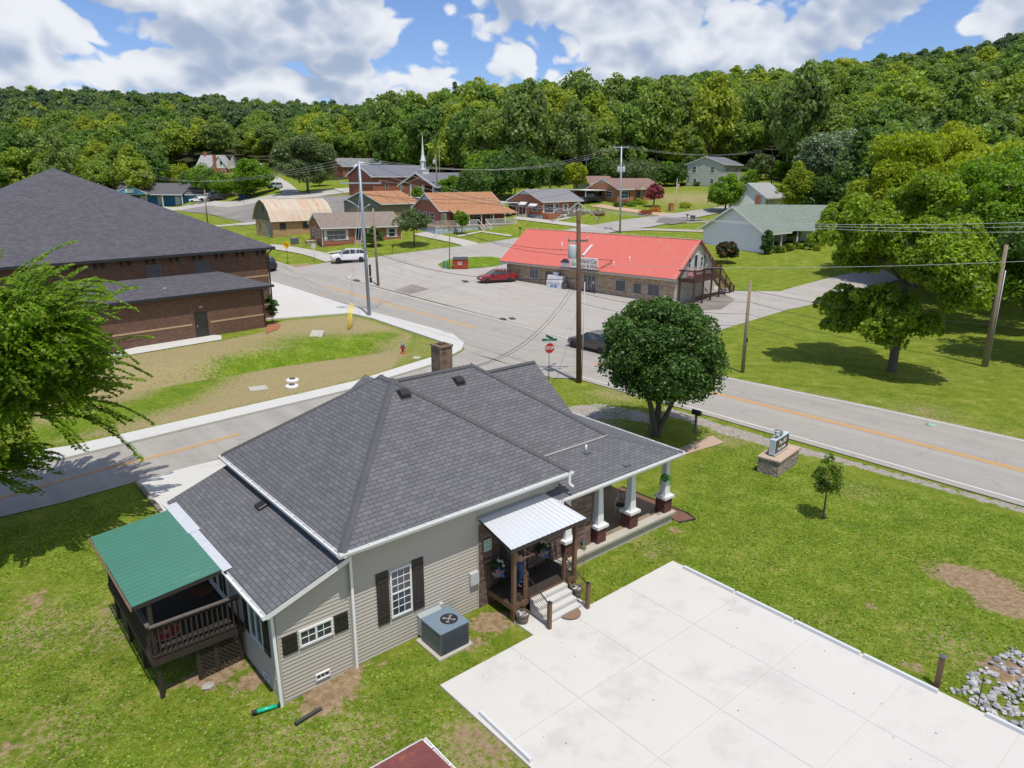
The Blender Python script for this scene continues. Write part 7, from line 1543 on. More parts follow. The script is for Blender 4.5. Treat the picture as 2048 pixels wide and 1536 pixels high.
t,tl=pole('G','utility_pole','steel pole with crossarm against the woods behind the orange house',1172,366,9,(1173,293),STEEL,(.16,.1)); G1=crossarm(t,tl,.98,3.,0,STEEL,3); transformer(t,tuple(tl*.62+Vector((-.45,0,0)))); transformer(t,tuple(tl*.62+Vector((.45,0,0))))
t,tl=pole('H','utility_pole','wooden pole with transformer in front of the church roof',876,398,8,(871,308),POLEG,(.16,.1)); H1_=[Vector(t.location)+tl*.95]; transformer(t,tuple(tl*.78+Vector((-.4,0,0))))
t,tl=pole('H2','utility_pole','thin grey pole standing behind the church at the woods edge',880,375,9,(878,292),POLEG,(.13,.09))
t,tl=pole('I','utility_pole','grey pole with crossarm and transformer by the blue gable',257,408,11,(249,331),STEEL,(.17,.1)); I1=crossarm(t,tl,.97,5.,0,STEEL,3); transformer(t,tuple(tl*.5+Vector((.5,0,0))),1.3)
t,tl=pole('J','utility_pole','leaning wooden pole in front of the blue building',303,408,12,(289,322),POLEG,(.18,.12)); J1=[Vector(t.location)+tl*.9,Vector(t.location)+tl*.6]
t,tl=pole('K','utility_pole','short wooden pole on the verge before the striped parking lot',415,446,6,(409,380),POLEG,(.14,.1)); K1=[Vector(t.location)+tl*.97,Vector(t.location)+tl*.35]
t,tl=pole('M','utility_pole','leaning pole beside the hill house above the blue dumpster',467,381,9,(454,318),POLEG,(.16,.1)); M1=[Vector(t.location)+tl*.9]
t,tl=pole('N','utility_pole','steel pole with crossarm beyond the brick building ridge',86,385,9,(82,319),STEEL,(.16,.1)); N1=crossarm(t,tl,.97,5.,0,STEEL,3)
t,tl=pole('O','utility_pole','dark thin service pole on the grass island beside the red dumpster',899,540,5,(899,445),GYWOOD,(.07,.05)); O1=[Vector(t.location)+tl*.95]
t,tl=pole('Q','utility_pole','pole with transformer among the trees right of the grey house',1543,372,8,(1545,295),POLEW,(.15,.1)); Q1=crossarm(t,tl,.95,3.,0,GYWOOD,3); transformer(t,tuple(tl*.65+Vector((.4,0,0))))
# wires
def wire(a,b,sag,lab,mat=WIRE,r=.011,n=14,group='overhead wires'):
    a=Vector(a);b=Vector(b); P=[]
    for i in range(n+1):
        s=i/n; p=a.lerp(b,s); p.z-=sag*4*s*(1-s); P.append(p)
    mb=MB(); mb.tube(P,r,5,cap=False); o=mb.build('overhead_wire',mat,uv=False); tag(o,lab,'wire',group); return o
def pxat(px,py,y):  # point on the ray at a given depth
    d=ray(px,py); t_=y/d[1]; return Vector((d[0]*t_,y,H+d[2]*t_))
TA,TB_=POLES['A'],POLES['B']
# four lines crossing the right side: from pole A region past pole D to pole E and beyond
D_=POLES['D'][1]; E_p=POLES['E'][1]
for k,(la,ld,le,lf) in enumerate((((1180,470-0),(1501,581),(2003,650),(2130,670)),((1180,545),(1499,604),(1990,700),(2130,728)),((1180,600),(1494,628),(1975,725),(2130,755)),((1180,640),(1492,652),(1970,752),(2130,790)))):
    pd=pxat(*ld,D_.y-.2*0+.0); pe=pxat(*le,E_p.y); pf=pxat(*lf,E_p.y+3)
    wire(TA[1].lerp(TA[2],.66-.06*k) ,pd,.35,'dark cable from the brown pole to the weathered lawn pole',WIRE,.013); wire(pd,pe,.3,'cable from the weathered lawn pole to the leaning grey pole',WIRE,.014); wire(pe,pf,.1,'cable leaving the leaning grey pole past the right edge',WIRE,.014)
for k,(p0,p1) in enumerate((((1480,409),(2100,443)),((1520,412),(2100,452)),((1560,440),(2100,463)))):
    wire(A1[min(k*2,4)],pxat(*p1,40.),.5,'bare power line from the brown pole crossing before the right trees',WIREG,.012,24)
wire(TA[1].lerp(TA[2],.7),pxat(2100,520,36.),.3,'pale service line crossing in front of the balcony and trees',WIREG,.012,24)
for k in range(4):
    wire(A2[k],B1[k],.9,'power line between the brown pole and steel pole tops',WIREG if k%2 else WIRE,.011,24)
for k in range(2): wire(TA[1].lerp(TA[2],.78-.03*k),B2[k+1],1.6,'dark cable between the brown pole and the steel pole lower arm',WIRE,.014,24)
wire(TA[1].lerp(TA[2],.62),TB_[1].lerp(TB_[2],.45),1.,'low thick cable from the brown pole to the steel pole',WIRE,.02,24)
for k in range(3): wire(B1[k],I1[k],3.,'power line from the steel pole across the parking lot to the blue building',WIREG,.014,24)
for k in range(3): wire(B1[k+1],F1[k],2.,'power line from the steel pole over the houses to the twin transformer pole',WIREG,.013,24)
for q in F2: wire(TB_[1].lerp(TB_[2],.8),q,2.5,'sagging cable from the steel pole to the twin transformer pole',WIRE,.016,24)
for k in range(3): wire(F1[k],Q1[k],1.5,'line from the twin transformer pole to the pole by the grey house',WIREG,.013)
wire(F2[0],pxat(1640,345,170),1.,'cable from the twin transformer pole toward the right woods',WIRE,.016)
for k in range(3): wire(F1[k],G1[k],1.,'line between the two steel poles behind the store',WIREG,.014)
for k in range(3): wire(I1[k],N1[k],1.5,'line from the blue building pole toward the far left pole',WIREG,.016)
wire(J1[0],M1[0],2.,'line from the leaning pole to the hill house pole',WIREG,.016); wire(J1[1],K1[0],1.,'line from the leaning pole to the short verge pole',WIREG,.015)
wire(K1[1],TB_[1].lerp(TB_[2],.5),1.5,'dark cable from the short verge pole to the steel pole',WIRE,.02,24); wire(H1_[0],B2[2],2.,'line from the church pole to the steel pole arm',WIREG,.014); wire(TB_[1].lerp(TB_[2],.42),O1[0],1.2,'cable from the steel pole to the island service pole',WIRE,.018)
wire(TA[1].lerp(TA[2],.66),Vector(sl(12.2,-.3,2.9)) ,.6,'service drop from the brown pole to the store eave',WIRE,.012)
wire(TA[1].lerp(TA[2],.64),Vector((HO[0],HO[1],0))+Matrix.Rotation(YAW,3,'Z')@Vector((8.5,5.3,6.3)),1.,'service cable from the brown pole down to the house roof',WIRE,.012,24); wire(TA[1].lerp(TA[2],.6),Vector((HO[0],HO[1],0))+Matrix.Rotation(YAW,3,'Z')@Vector((7.6,5.6,6.2)),1.3,'second service cable from the brown pole to the house ridge',WIRE,.01,24)
# guy wires with yellow guards at the steel pole
gb=Vector(at(697,660)); t=thing('guy_wire','guy wires with long yellow guards anchored in the verge by the steel pole','guy wire',gb,0)
for k in range(3):
    off=Vector((.1*k-.1,.05*k,0)); mb=MB(); top=TB_[1].lerp(TB_[2],.86-.12*k)-gb; mb.tube([off,top],.012,5); mb.build('cable',WIREG,t); mb=MB(); mb.tube([off,off+(top-off).normalized()*2.5],.04,7); mb.build('guard',plain('yellow plastic guard',(.75,.55,.03),.5),t)
# ---------------- signs and street furniture ----------------
def signpost(t,h,r=.03,mat=None):
    mb=MB(); mb.tube([(0,0,-.3),(0,0,h)],r,8); mb.build('post',mat or LGREY,t)
w=at(1101,765); t=thing('stop_sign','red stop sign with green street name blades at the corner','stop sign',(w[0]-.12,w[1]+.1,0),rad(20)); signpost(t,2.95,.028,plain('green grey post',(.12,.2,.15),.6))
mb=MB(); P=[(.38*math.cos(math.pi/8+k*math.pi/4),.38*math.sin(math.pi/8+k*math.pi/4)) for k in range(8)]; mb.prism(P,-.004,.004); fm=face_mat((0,-.045,2.35),(1,0,0),(0,-1,0)); pl=mb.build('octagon',WHITE,t,fm); mb=MB(); mb.prism([(x*.94,y*.94) for x,y in P],.004,.007); mb.build('red_face',RED,pl,fm); text_mesh('lettering','STOP',.3,WHITE,pl,fm@Matrix.Translation((0,0,.009)),.002,bold=.008,sx=.85)
GSG=plain('green sign sheet',(.0,.15,.08),.5,.05)
for z,rz_,tx in ((2.82,rad(-12),'VINE ST'),(3.0,rad(95),'MAIN ST')):
    M=Matrix.Rotation(rz_,4,'Z'); mb=MB(); mb.box(-.5,.5,-.006,.006,z,z+.17); b=mb.build('name_blade',GSG,t,M); text_mesh('lettering',tx,.13,WHITE,b,M@face_mat((0,-.008,z+.085),(1,0,0),(0,-1,0)),.001)
w=at(576,528); t=thing('warning_sign','yellow diamond curve arrow sign at the far corner','warning sign',w,rad(5)); signpost(t,2.3,.03,BLACK); YS=plain('yellow sign sheet',(.8,.42,.0),.5,.04)
mb=MB(); mb.prism([(0,-.55),(.55,0),(0,.55),(-.55,0)],-.005,.005); fm=face_mat((0,-.05,2.6),(1,0,0),(0,-1,0)); pl=mb.build('panel',YS,t,fm); mb=MB(); mb.prism([(.1,-.3),(.18,-.3),(.18,.0),(.06,.16),(-.08,.16),(-.08,.27),(-.28,.11),(-.08,-.04),(-.08,.07),(.02,.07),(.1,-.03)],.005,.009); mb.build('arrow',BLACK,pl,fm)
w=at(629,523); t=thing('street_name_sign','slim post with green street name blade before the brick house','street sign',w,rad(10)); signpost(t,2.6,.03); mb=MB(); mb.box(-.6,.6,-.006,.006,2.6,2.8); mb.build('name_blade',GSG,t); mb=MB(); mb.box(-.3,.3,.03,.04,1.8,2.4); mb.build('plate',LGREY,t)
w=at(1297,866); t=thing('notice_sign','small white framed sign board on a post beside the tree trunk','sign',(w[0],w[1],0),rad(70)); signpost(t,1.2,.035,GYWOOD); mb=MB()
for a,b,c,d in ((-.25,.25,1.15,1.2),(-.25,.25,.6,.65),(-.25,-.2,.65,1.15),(.2,.25,.65,1.15)): mb.box(a,b,-.05,-.02,c,d)
mb.build('frame',WHITE,t); mb=MB(); mb.box(-.2,.2,-.04,-.03,.65,1.15); mb.build('panel',LGREY,t)
w=at(1325,858); t=thing('yard_sign','small blue and white campaign style yard sign behind the trunk','yard sign',(w[0],w[1],0),rad(60)); mb=MB(); mb.tube([(-.2,0,0),(-.2,0,.5)],.01,5); mb.tube([(.2,0,0),(.2,0,.5)],.01,5); mb.build('stake',LGREY,t); mb=MB(); mb.box(-.28,.28,-.01,.01,.45,.85); mb.build('panel',BLUEF,t)
def mailbox(lab,px,py,yaw,mat=BLACK,post=GYWOOD):
    w=at(px,py); t=thing('mailbox',lab,'mailbox',w,rad(yaw)); mb=MB(); mb.box(-.05,.05,-.05,.05,-.2,1.05); mb.build('post',post,t); mb=MB(); prof=[(-.11,1.05),(-.11,1.2)]+[(-.11*math.cos(a*math.pi/8),1.2+.11*math.sin(a*math.pi/8)) for a in range(1,8)]+[(.11,1.2),(.11,1.05)]
    V=[(x,-.26,z) for x,z in prof]+[(x,.26,z) for x,z in prof]; n=len(prof); mb.faces(V,[tuple(range(n)),tuple(reversed(range(n,2*n)))]+[(i,n+i,n+(i+1)%n,(i+1)%n) for i in range(n)]); mb.build('box',mat,t); mb=MB(); mb.box(.112,.12,-.1,-.06,1.1,1.3); mb.build('flag',RED,t)
mailbox('black mailbox on a grey post by the road under the round tree',1390,866,40,BLACK)
mailbox('dark mailbox on a yellow post in front of the brick house',786,508,20,BLACK,plain('yellow post',(.4,.3,.05),.7)); mailbox('black mailbox on the grass left of the red store roof',1040,471,20); mailbox('black mailbox on the lawn of the grey metal roofed house',1196,450,20); mailbox('black mailbox beside the grey bin at the side road',1374,443,20); mailbox('black mailbox on the small grass patch at the far parking lot',488,407,20)
w=at(1385,443); t=thing('trash_bin','grey wheeled bin at the side road beside a mailbox','bin',w,0); mb=MB(); mb.frustum(0,0,0,1.0,.3,.3,.38,.38); mb.build('body',GREYP,t); mb=MB(); mb.frustum(0,0,1.0,1.1,.42,.42,.35,.35); mb.build('lid',plain('dark lid',(.06,.06,.06),.6),t)
w=at(1342,422); t=thing('brick_mailbox','round topped orange brick mailbox pillar on the lawn','mailbox',w,rad(20)); mb=MB(); mb.box(-.4,.4,-.35,.35,-.3,1.3); mb.build('pillar',BRICK_OR,t); mb=MB(); mb.lathe([(.4,1.3),(.38,1.5),(.25,1.65),(.02,1.7)],0,0,12); mb.build('cap',BRICK_OR,t)
# hydrant
w=at(806,707); t=thing('fire_hydrant','red fire hydrant with blue bonnet on the dry grass verge','fire hydrant',w,0); mb=MB(); mb.lathe([(.16,-.1),(.16,.04),(.11,.06),(.11,.55),(.14,.57),(.14,.62)],n=14); HR=plain('hydrant red',(.5,.015,.02),.4,.06); mb.build('barrel',HR,t); mb=MB(); mb.lathe([(.14,.62),(.13,.7),(.08,.78),(.03,.8),(.03,.86),(.01,.87)],n=14); mb.build('bonnet',plain('hydrant blue',(.03,.2,.42),.4,.06),t)
for a in (0,math.pi/2*3,math.pi): mb=MB(); mb.lathe([(.06,.1),(.06,.17),(.075,.17),(.075,.2),(.02,.21)],n=10); mb.build('nozzle',plain('hydrant blue') if a==0 else HR,t,Matrix.Translation((0,0,.48))@Matrix.Rotation(a,4,'Z')@Matrix.Rotation(math.pi/2,4,'Y'))
# culvert
w=at(633,672); t=thing('culvert','square concrete culvert headwall with a dark pipe mouth in the ditch','culvert',w,rad(-10)); mb=MB(); 
mb.faces([(-.75,-.5,-.1),(.75,-.5,-.1),(-.75,.6,.55),(.75,.6,.55),(-.75,.7,-.3),(.75,.7,-.3),(-.75,-.4,-.4),(.75,-.4,-.4)],[(0,1,3,2),(2,3,5,4),(0,2,4,6),(1,7,5,3),(0,6,7,1)]); mb.build('headwall',CONC_D,t); t.scale=(.75,.75,.75); mb=MB(); mb.lathe([(.36,0),(.42,0),(.42,.03),(.36,.03)],n=20,smooth=False); M=Matrix.Translation((0,.0,.21))@Matrix.Rotation(rad(30.6),4,'X'); mb.build('pipe_rim',CONC_D,t,M); mb=MB(); mb.lathe([(.36,.0),(.36,.02)],n=20); mb.build('pipe_mouth_shade',BLACK,t,M)  # black disc on the rim paints the darkness inside the pipe
# manholes, valve cover
for k,(px,py,lab) in enumerate(((585,762,'white ringed round manhole cover in the dry verge, farther of the pair'),(584,774,'white ringed round manhole cover in the dry verge, nearer of the pair'))):
    w=at(px,py); t=thing('manhole_cover',lab,'manhole cover',w,0,'pair of manhole covers in the verge'); mb=MB(); mb.lathe([(.42,-.1),(.42,.1),(.38,.14),(.2,.15)],n=22); mb.build('ring',WHITE,t); mb=MB(); mb.lathe([(.2,.15),(.19,.2),(.02,.21)],n=18); mb.build('lid',plain('brown iron lid',(.1,.06,.05),.6),t)
w=at(516,778); mb=MB(); mb.box(-.55,.55,-.5,.5,-.1,.07); o=mb.build('utility_slab',CONC_D); o.location=w; o.rotation_euler=(0,0,.5); tag(o,'square pale concrete utility slab lying in the dry verge','slab')
w=at(833,716+0); mb=MB(); mb.box(-.25,.25,-.2,.2,-.05,.05); o=mb.build('meter_cover',LGREY); o.location=(w[0],w[1],w[2]+.0); tag(o,'small grey meter cover in the grass near the sidewalk','cover')
for px,lab in ((888,'green utility pedestal at the left tip of the grass island'),(895,'green utility pedestal beside the dark service pole')):
    w=at(px,538); t=thing('pedestal',lab,'utility box',w,0); mb=MB(); mb.box(-.12,.12,-.12,.12,0,1.0); mb.build('body',plain('teal green plastic',(.05,.22,.18),.6),t); mb=MB(); mb.frustum(0,0,1.,1.08,.14,.14,.1,.1); mb.build('cap',plain('teal green plastic'),t)
w=at(1470,873); mb=MB(); 
w=at(1862,852); mb=MB(); mb.lathe([(.3,0),(.28,.1),(.1,.14),(.01,.15)],n=12); o=mb.build('valve_cover',plain('pale green cover',(.25,.4,.3),.6)); o.location=w; tag(o,'small pale green cover at the far edge of the road','cover')
# timber edging by the driveway
a=at(274,966); b=at(322,1026); t=thing('log_edging','row of short weathered round logs along the driveway edge','edging',a,math.atan2(b[1]-a[1],b[0]-a[0])); L=math.dist(a[:2],b[:2])
for k in range(4): mb=MB(); mb.tube([(k*L/4+.05,0,.08),((k+1)*L/4-.05,0,.08)],.1,8); mb.build('log',plain('pale weathered log',(.36,.3,.22),.9,.25,4) if k%2==0 else GYWOOD,t)
# AC beside brick house, flag pole
w=at(589,488); t=thing('air_conditioner','small grey air conditioner at the left side of the tan roofed brick house','air conditioner',w,rad(27)); mb=MB(); mb.box(-.5,.6,-.45,.45,0,.95); mb.build('cabinet',GREYP,t,bevel=.03); mb=MB(); mb.lathe([(.36,.955),(.36,.97),(.05,.975)],.05,0,14); mb.build('fan_guard',LGREY,t)
w=at(1351,411); t=thing('flag_pole','white flag pole with a small striped flag by the pink crape myrtle','flag pole',w,0); signpost(t,5.2,.04,WHITE); mb=MB(); 
for k in range(5): mb.box(.05,.55,-.01,.01,3.2+k*.2,3.3+k*.2)
mb.build('flag_stripes',RED,t); mb=MB(); mb.box(.05,.55,-.008,.008,3.2,4.2); mb.build('flag',WHITE,t)
# red bollards / posts near the store's left end
w=at(1054,487); t=thing('pump_post','thin red and white post at the far left corner of the store roof','post',w,0); mb=MB(); mb.box(-.12,.12,-.12,.12,0,1.5); mb.build('post',RED,t); mb=MB(); mb.box(-.13,.13,-.13,.13,.8,1.1); mb.build('band',WHITE,t)
# ---------------- trees ----------------
FOR=leafmat('forest leaves',[(.1,.18,.045),(.14,.235,.05),(.2,.3,.055),(.185,.25,.08),(.25,.34,.05),(.34,.38,.045)],.3,.42)
FARL=leafmat('haze tinted hill leaves',[(.08,.145,.075),(.11,.18,.075),(.17,.245,.075),(.125,.18,.085)],.25,.3)  # bluish distance haze is put into these leaf colours
YGR=leafmat('yellow green leaves',[(.27,.33,.018),(.33,.37,.022)],.35,.45); OLV=leafmat('olive leaves',[(.2,.27,.02),(.24,.3,.024)],.4,.45)
PEAR=leafmat('glossy dark green leaves',[(.06,.13,.02),(.06,.13,.02)],.65,.25,tips=((.24,.25,.1),.95)); SILV=leafmat('silvery leaves',[(.17,.24,.12),(.17,.24,.12)],.4,.3,tips=((.36,.42,.34),.8)); BGR=leafmat('bright green leaves',[(.15,.26,.018),(.18,.3,.024)],.4,.45); DGR=leafmat('dark green leaves',[(.07,.14,.028),(.09,.16,.03)],.4,.35); ELM=leafmat('arching spray leaves',[(.16,.28,.016),(.16,.28,.016)],.4,.45,tips=((.26,.32,.03),.82)); PNK=leafmat('pink blossom',[(.45,.06,.11),(.5,.08,.14)],.5,.2,tips=((.05,.1,.02),.75)); ORG=leafmat('green and orange leaves',[(.13,.2,.025),(.13,.2,.025)],.5,.35,tips=((.36,.2,.04),.94)); GRYG=leafmat('grey green leaves',[(.14,.19,.07),(.125,.17,.065)],.4,.3)
def crown(seed,rx,rz_,nc,per,size,shape='round',cr=.33,core=.68,zc=None):
    core=min(core,.5); per=int(per*1.15)
    """centres near 0; crown centre at z=zc"""
    rs=np.random.RandomState(seed); C_=[];Rr=[]
    ax,ay=rs.uniform(-.05,.05),rs.uniform(-.05,.05)
    LB=sph(rs,9); LA=rs.uniform(-.34,.34,9)
    if shape=='lobed':
        for j in range(11):
            d=sph(rs,1)[0]; q=rs.uniform(.5,.8); lc=np.array([d[0]*rx*q*(1-.25*max(0,d[2])),d[1]*rx*q*(1-.25*max(0,d[2])),d[2]*rz_*q*.95]); lr=rx*rs.uniform(.24,.42)
            if j==0: lc=np.array([0,0,rz_*.1])
            for i in range(nc//11):
                e=sph(rs,1)[0]; C_.append(lc+e*lr*rs.uniform(.5,1.05)*np.array([1.1,1.1,.72])); Rr.append(rx*cr*rs.uniform(.5,1.1))
        nc=0
    for i in range(nc):
        d=sph(rs,1)[0]; r=rs.uniform(.35,1.)**.5; r*=1+float((LA*np.maximum(0,LB@d)**3).sum())
        z=d[2]*r
        k=1. if shape=='round' else (1-.55*max(0,z)**1.2 if shape=='dome' else (.95-.62*(z+1)/2 if shape=='cone' else 1-.45*abs(z)))
        if shape=='round' and z<-.5: z*=.7
        C_.append((d[0]*r*rx*k*.82+ax*z*rx,d[1]*r*rx*k*.82+ay*z*rx,z*rz_*.84)); Rr.append(rx*cr*rs.uniform(.65,1.25)*(.75 if z>.5 else 1.))
    C_=np.array(C_)
    if zc: C_[:,2]+=zc
    return clumps(rs,C_,Rr,per,size,core)
def trunkmesh(h,r,rx,zc,seed=0,limbs=6,lean=(0,0),n=8):
    rs=random.Random(seed); mb=MB(); top=(lean[0],lean[1],zc+.15*rx); mid=(lean[0]*.4+rs.uniform(-.1,.1)*r*4,lean[1]*.4,zc*.5)
    mb.tube([(0,0,-.4),(0,0,.25),mid,top],[r*1.5,r,r*.75,r*.35],n)
    for k in range(limbs):
        a=k*2.4+rs.uniform(-.4,.4); f=rs.uniform(.45,.9); b=Vector(mid).lerp(Vector(top),f*.8); e=b+Vector((math.cos(a)*rx*.62,math.sin(a)*rx*.62,rx*rs.uniform(.25,.6))); m=b.lerp(e,.5)+Vector((0,0,rx*.08)); mb.tube([b,m,e],[r*.42,r*.28,r*.1],5)
    return mb
PRO={}
def treeproto(key,seed,rx,rz_,nc,per,size,shape,zc,r,mat,core=.68,cr=.33,limbs=5):
    Q,ex=crown(seed,rx,rz_,nc,per,size,shape,cr,core,zc); PRO[key]=(quadmesh('crown',Q,mat,ex),(trunkmesh(zc,r,rx,zc,seed,limbs),BARK),zc,rx)
    mb,bk=PRO[key][1]; me=bpy.data.meshes.new('trunk'); me.from_pydata(mb.v,[],mb.f); me.materials.append(bk); me.polygons.foreach_set('use_smooth',[True]*len(me.polygons)); PRO[key]=(PRO[key][0],me,zc,rx)
def tree(key,name,label,loc,s=1.,rz=0.,group=None,cat='tree',sz=None,sink=0.):
    t=thing(name,label,cat,(loc[0],loc[1],loc[2]-sink),rz,group); t.scale=(s,s,sz or s)
    for nm,me in (('crown',PRO[key][0]),('trunk',PRO[key][1])):
        o=bpy.data.objects.new(nm,me); C.objects.link(o); o.parent=t
    return t
# forest prototypes (unit ~ 16 m tall, crown radius ~5)
for i,(sh,rx,rz_) in enumerate((('round',5.,5.2),('dome',5.2,6.),('oval',4.6,6.4),('lobed',6.2,5.6),('dome',4.4,6.6),('lobed',5.6,6.6))):
    treeproto('f%d'%i,20+i,rx,rz_,60,60,.6,sh,9.6,.28,FOR,.66,.29,3)
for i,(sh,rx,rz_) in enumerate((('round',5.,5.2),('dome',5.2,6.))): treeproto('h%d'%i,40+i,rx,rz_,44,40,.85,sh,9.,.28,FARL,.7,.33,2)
treeproto('conifer',50,3.4,8.,60,50,.45,'cone',8.6,.25,DGR,.6,.26,2)
LOC=leafmat('locust leaves',[(.22,.31,.024),(.22,.31,.024)],.45,.45)
# near hand placed trees ------------------------------------------------
def custom(name,label,px,py,rx,rz_,zc,nc,per,size,shape,mat,r,seed,cat='tree',core=.6,cr=.3,limbs=7,lean=(0,0),loc=None,trunkfn=None,cx=0.,cy=0.):
    w=loc or at(px,py); t=thing(name,label,cat,w,0)
    Q,ex=crown(seed,rx,rz_,nc,per,size,shape,cr,core,zc); Q=Q+np.array([cx,cy,0])
    if ex is not None: ex=(ex[0]+np.array([cx,cy,0]),ex[1])
    o=bpy.data.objects.new('crown',quadmesh('crown',Q,mat,ex)); C.objects.link(o); o.parent=t
    (trunkfn or (lambda: trunkmesh(zc,r,rx,zc,seed,limbs,lean)))().build('trunk',BARK,t); return t
def ytrunk():
    mb=MB(); mb.tube([(-.1,0,-.3),(-.1,0,.4),(-.3,.05,1.4),(-.7,.1,2.8),(-.9,0,4.2)],[.24,.18,.15,.1,.05],9); mb.tube([(.05,0,-.3),(.1,0,.3),(.45,0,1.1),(.9,.1,2.2),(1.3,0,3.6)],[.2,.17,.14,.1,.05],9); mb.tube([(.0,.1,.3),(.1,.3,1.6),(.2,.6,3.4)],[.2,.15,.06],8)
    for a in range(7): mb.tube([(-.5+.25*a,.05,2.4),(math.cos(a*.9)*1.6,math.sin(a*.9)*1.6,3.6)],[.07,.03],5)
    return mb
treeP=custom('round_tree','dense round dark green tree with a forked trunk at the street corner',1312,872,3.65,3.3,4.5,250,330,.15,'round',PEAR,.24,7,core=.72,cr=.22,trunkfn=ytrunk,cx=-.02)
custom('young_tree','small young tree with a narrow crown on the front lawn',1646,1038,.72,.95,1.75,46,46,.1,'oval',ORG,.045,8,core=.0,cr=.28,limbs=8)
custom('locust_tree','tall feathery yellow green tree shading the right lawn',1783,742,5.7,8.9,8.3,440,220,.25,'lobed',LOC,.33,42,core=.25,cr=.15,limbs=18,cx=-.4)
w=at(1783,742)
custom('broad_tree','broad dark leafed tree with several trunks at the right edge',1985,655,7.6,7.4,9.0,210,230,.3,'lobed',BGR,.35,10,core=.3,cr=.2,limbs=14)
custom('broad_tree','mid green broad tree between the locust trunk and the leaning pole, farther back',1905,610,6.8,6.8,8.,180,190,.32,'lobed',OLV,.3,111,core=.4,cr=.22)
custom('broad_tree','dark green tree at the far side of the shaded lawn, right of the side drive',1830,575,6.,5.6,6.6,150,150,.34,'round',DGR,.3,112,core=.5,cr=.24)
custom('broad_tree','broad green tree standing behind the leaning grey pole, cut by the frame',2120,640,7.,6.5,9.6,150,170,.32,'round',DGR,.35,11,core=.5,cr=.24,limbs=10)
custom('yellow_tree','bright yellow green broad tree right of the silvery maple',1880,545,9.2,8.2,11.5,200,190,.38,'lobed',YGR,.35,12,core=.5,cr=.22)
custom('yellow_tree','tall yellow green tree in front of the wooded slope at the right edge',2040,520,8.,8.,11.5,190,170,.42,'dome',OLV,.35,13,core=.5,cr=.22)
custom('yellow_tree','light yellow green tree rising just right behind the feathery locust tree',1830,560,8.4,7.8,10.5,200,190,.36,'lobed',YGR,.3,131,core=.4,cr=.2)
custom('broad_tree','leafy green tree over the shaded lawn beyond the leaning pole',2075,600,8.,8.,10.,180,190,.34,'lobed',BGR,.35,132,core=.5,cr=.22)
custom('broad_tree','dark green tree cut by the right edge beside the leaning grey pole',2165,735,7.2,7.4,8.8,210,210,.28,'lobed',DGR,.35,133,core=.5,cr=.2)
custom('silver_maple','large silvery grey green tree behind the white cottage roof',1668,440,8.,7.6,9.4,190,190,.42,'lobed',SILV,.35,14,core=.6,cr=.24)
custom('olive_tree','narrow olive green tree left of the silvery maple',1585,446,3.6,4.8,6.2,90,120,.36,'oval',OLV,.2,15,core=.5)
custom('dark_tree','dark low tree between the white cottage and the silvery maple',1635,446,4.5,4.,5.,90,120,.4,'round',DGR,.25,16,core=.6)
custom('shade_tree','round green shade tree at the bend before the grey two storey house',1450,424,3.1,2.9,3.5,90,110,.36,'round',BGR,.2,17,core=.6)
custom('shade_tree','small green tree on the lawn between the two brick houses',829,492,3.0,2.,3.5,70,90,.26,'dome',GRYG,.12,18,core=.0,cr=.22,limbs=9)
custom('grey_tree','big grey green spreading tree on the grass by the hill drive',616,386,8.2,6.8,8.2,180,150,.5,'lobed',GRYG,.35,19,core=.5,cr=.24,limbs=9)
custom('crape_myrtle','pink flowering crape myrtle in the yard of the orange brick house',1307,414,2.05,1.9,2.7,60,110,.26,'round',PNK,.16,20,core=.6,cr=.26,limbs=6)
custom('crape_myrtle','red flowering bush on the lawn before the white house',1453,527,1.5,1.6,1.7,50,90,.22,'round',leafmat('leaves with red bloom',[(.03,.07,.02),(.03,.07,.02)],.5,.2,tips=((.5,.05,.06),.88)),.06,21,'bush',core=.0,cr=.3,limbs=8)
custom('yard_tree','yellow green tree behind the grey metal roofed house',1152,392,2.9,3.3,4.6,90,110,.42,'round',YGR,.25,22,core=.5)
custom('porch_tree','small leafy tree at the porch corner of the orange roofed house',924,469,1.3,1.7,2.4,40,60,.25,'round',BGR,.08,23,core=.5)
custom('evergreen_bush','dark round evergreen bush before the tan roofed brick house',746,492,1.6,1.6,1.5,50,80,.22,'round',DGR,.1,24,'bush',core=.8)
custom('conifer_shrub','dark pointed evergreen at the white house porch corner',1533,508,1.25,2.0,1.9,50,80,.2,'cone',DGR,.1,25,'shrub',core=.8,cr=.34)
custom('young_tree','thin young tree in red mulch at the brick building corner',545,646,.7,1.1,1.7,26,50,.16,'oval',DGR,.04,26,core=.4)
custom('roadside_tree','leafy green tree at the foot of the hill drive',508,392,5.2,4.2,4.6,90,100,.5,'round',BGR,.25,27,core=.6)
rsx=random.Random(77)
# hedge balls along the porch of the white house
for k,(px,py,m,r) in enumerate(((1552,505,DGR,.75),(1564,505,YGR,.6),(1574,502,DGR,.7),(1583,500,YGR,.6),(1592,497,DGR,.75),(1602,498,YGR,.55),(1618,499,DGR,.85),(1634,501,YGR,.6))):
    words=['dark','yellow green','dark','yellow green','dark','yellow green','large dark','yellow green']
    custom('hedge_shrub','%s clipped round shrub, %s from left along the white house porch'%(words[k],['first','second','third','fourth','fifth','sixth','seventh','eighth'][k]),px,py,r,r*.8,r*.7,24,46,.14,'round',m,.03,60+k,'shrub',core=.9)
custom('topiary','small round topiary standing on the white house porch',1591,486,.8,.9,1.2,24,50,.16,'round',OLV,.04,70,'shrub',core=.9)
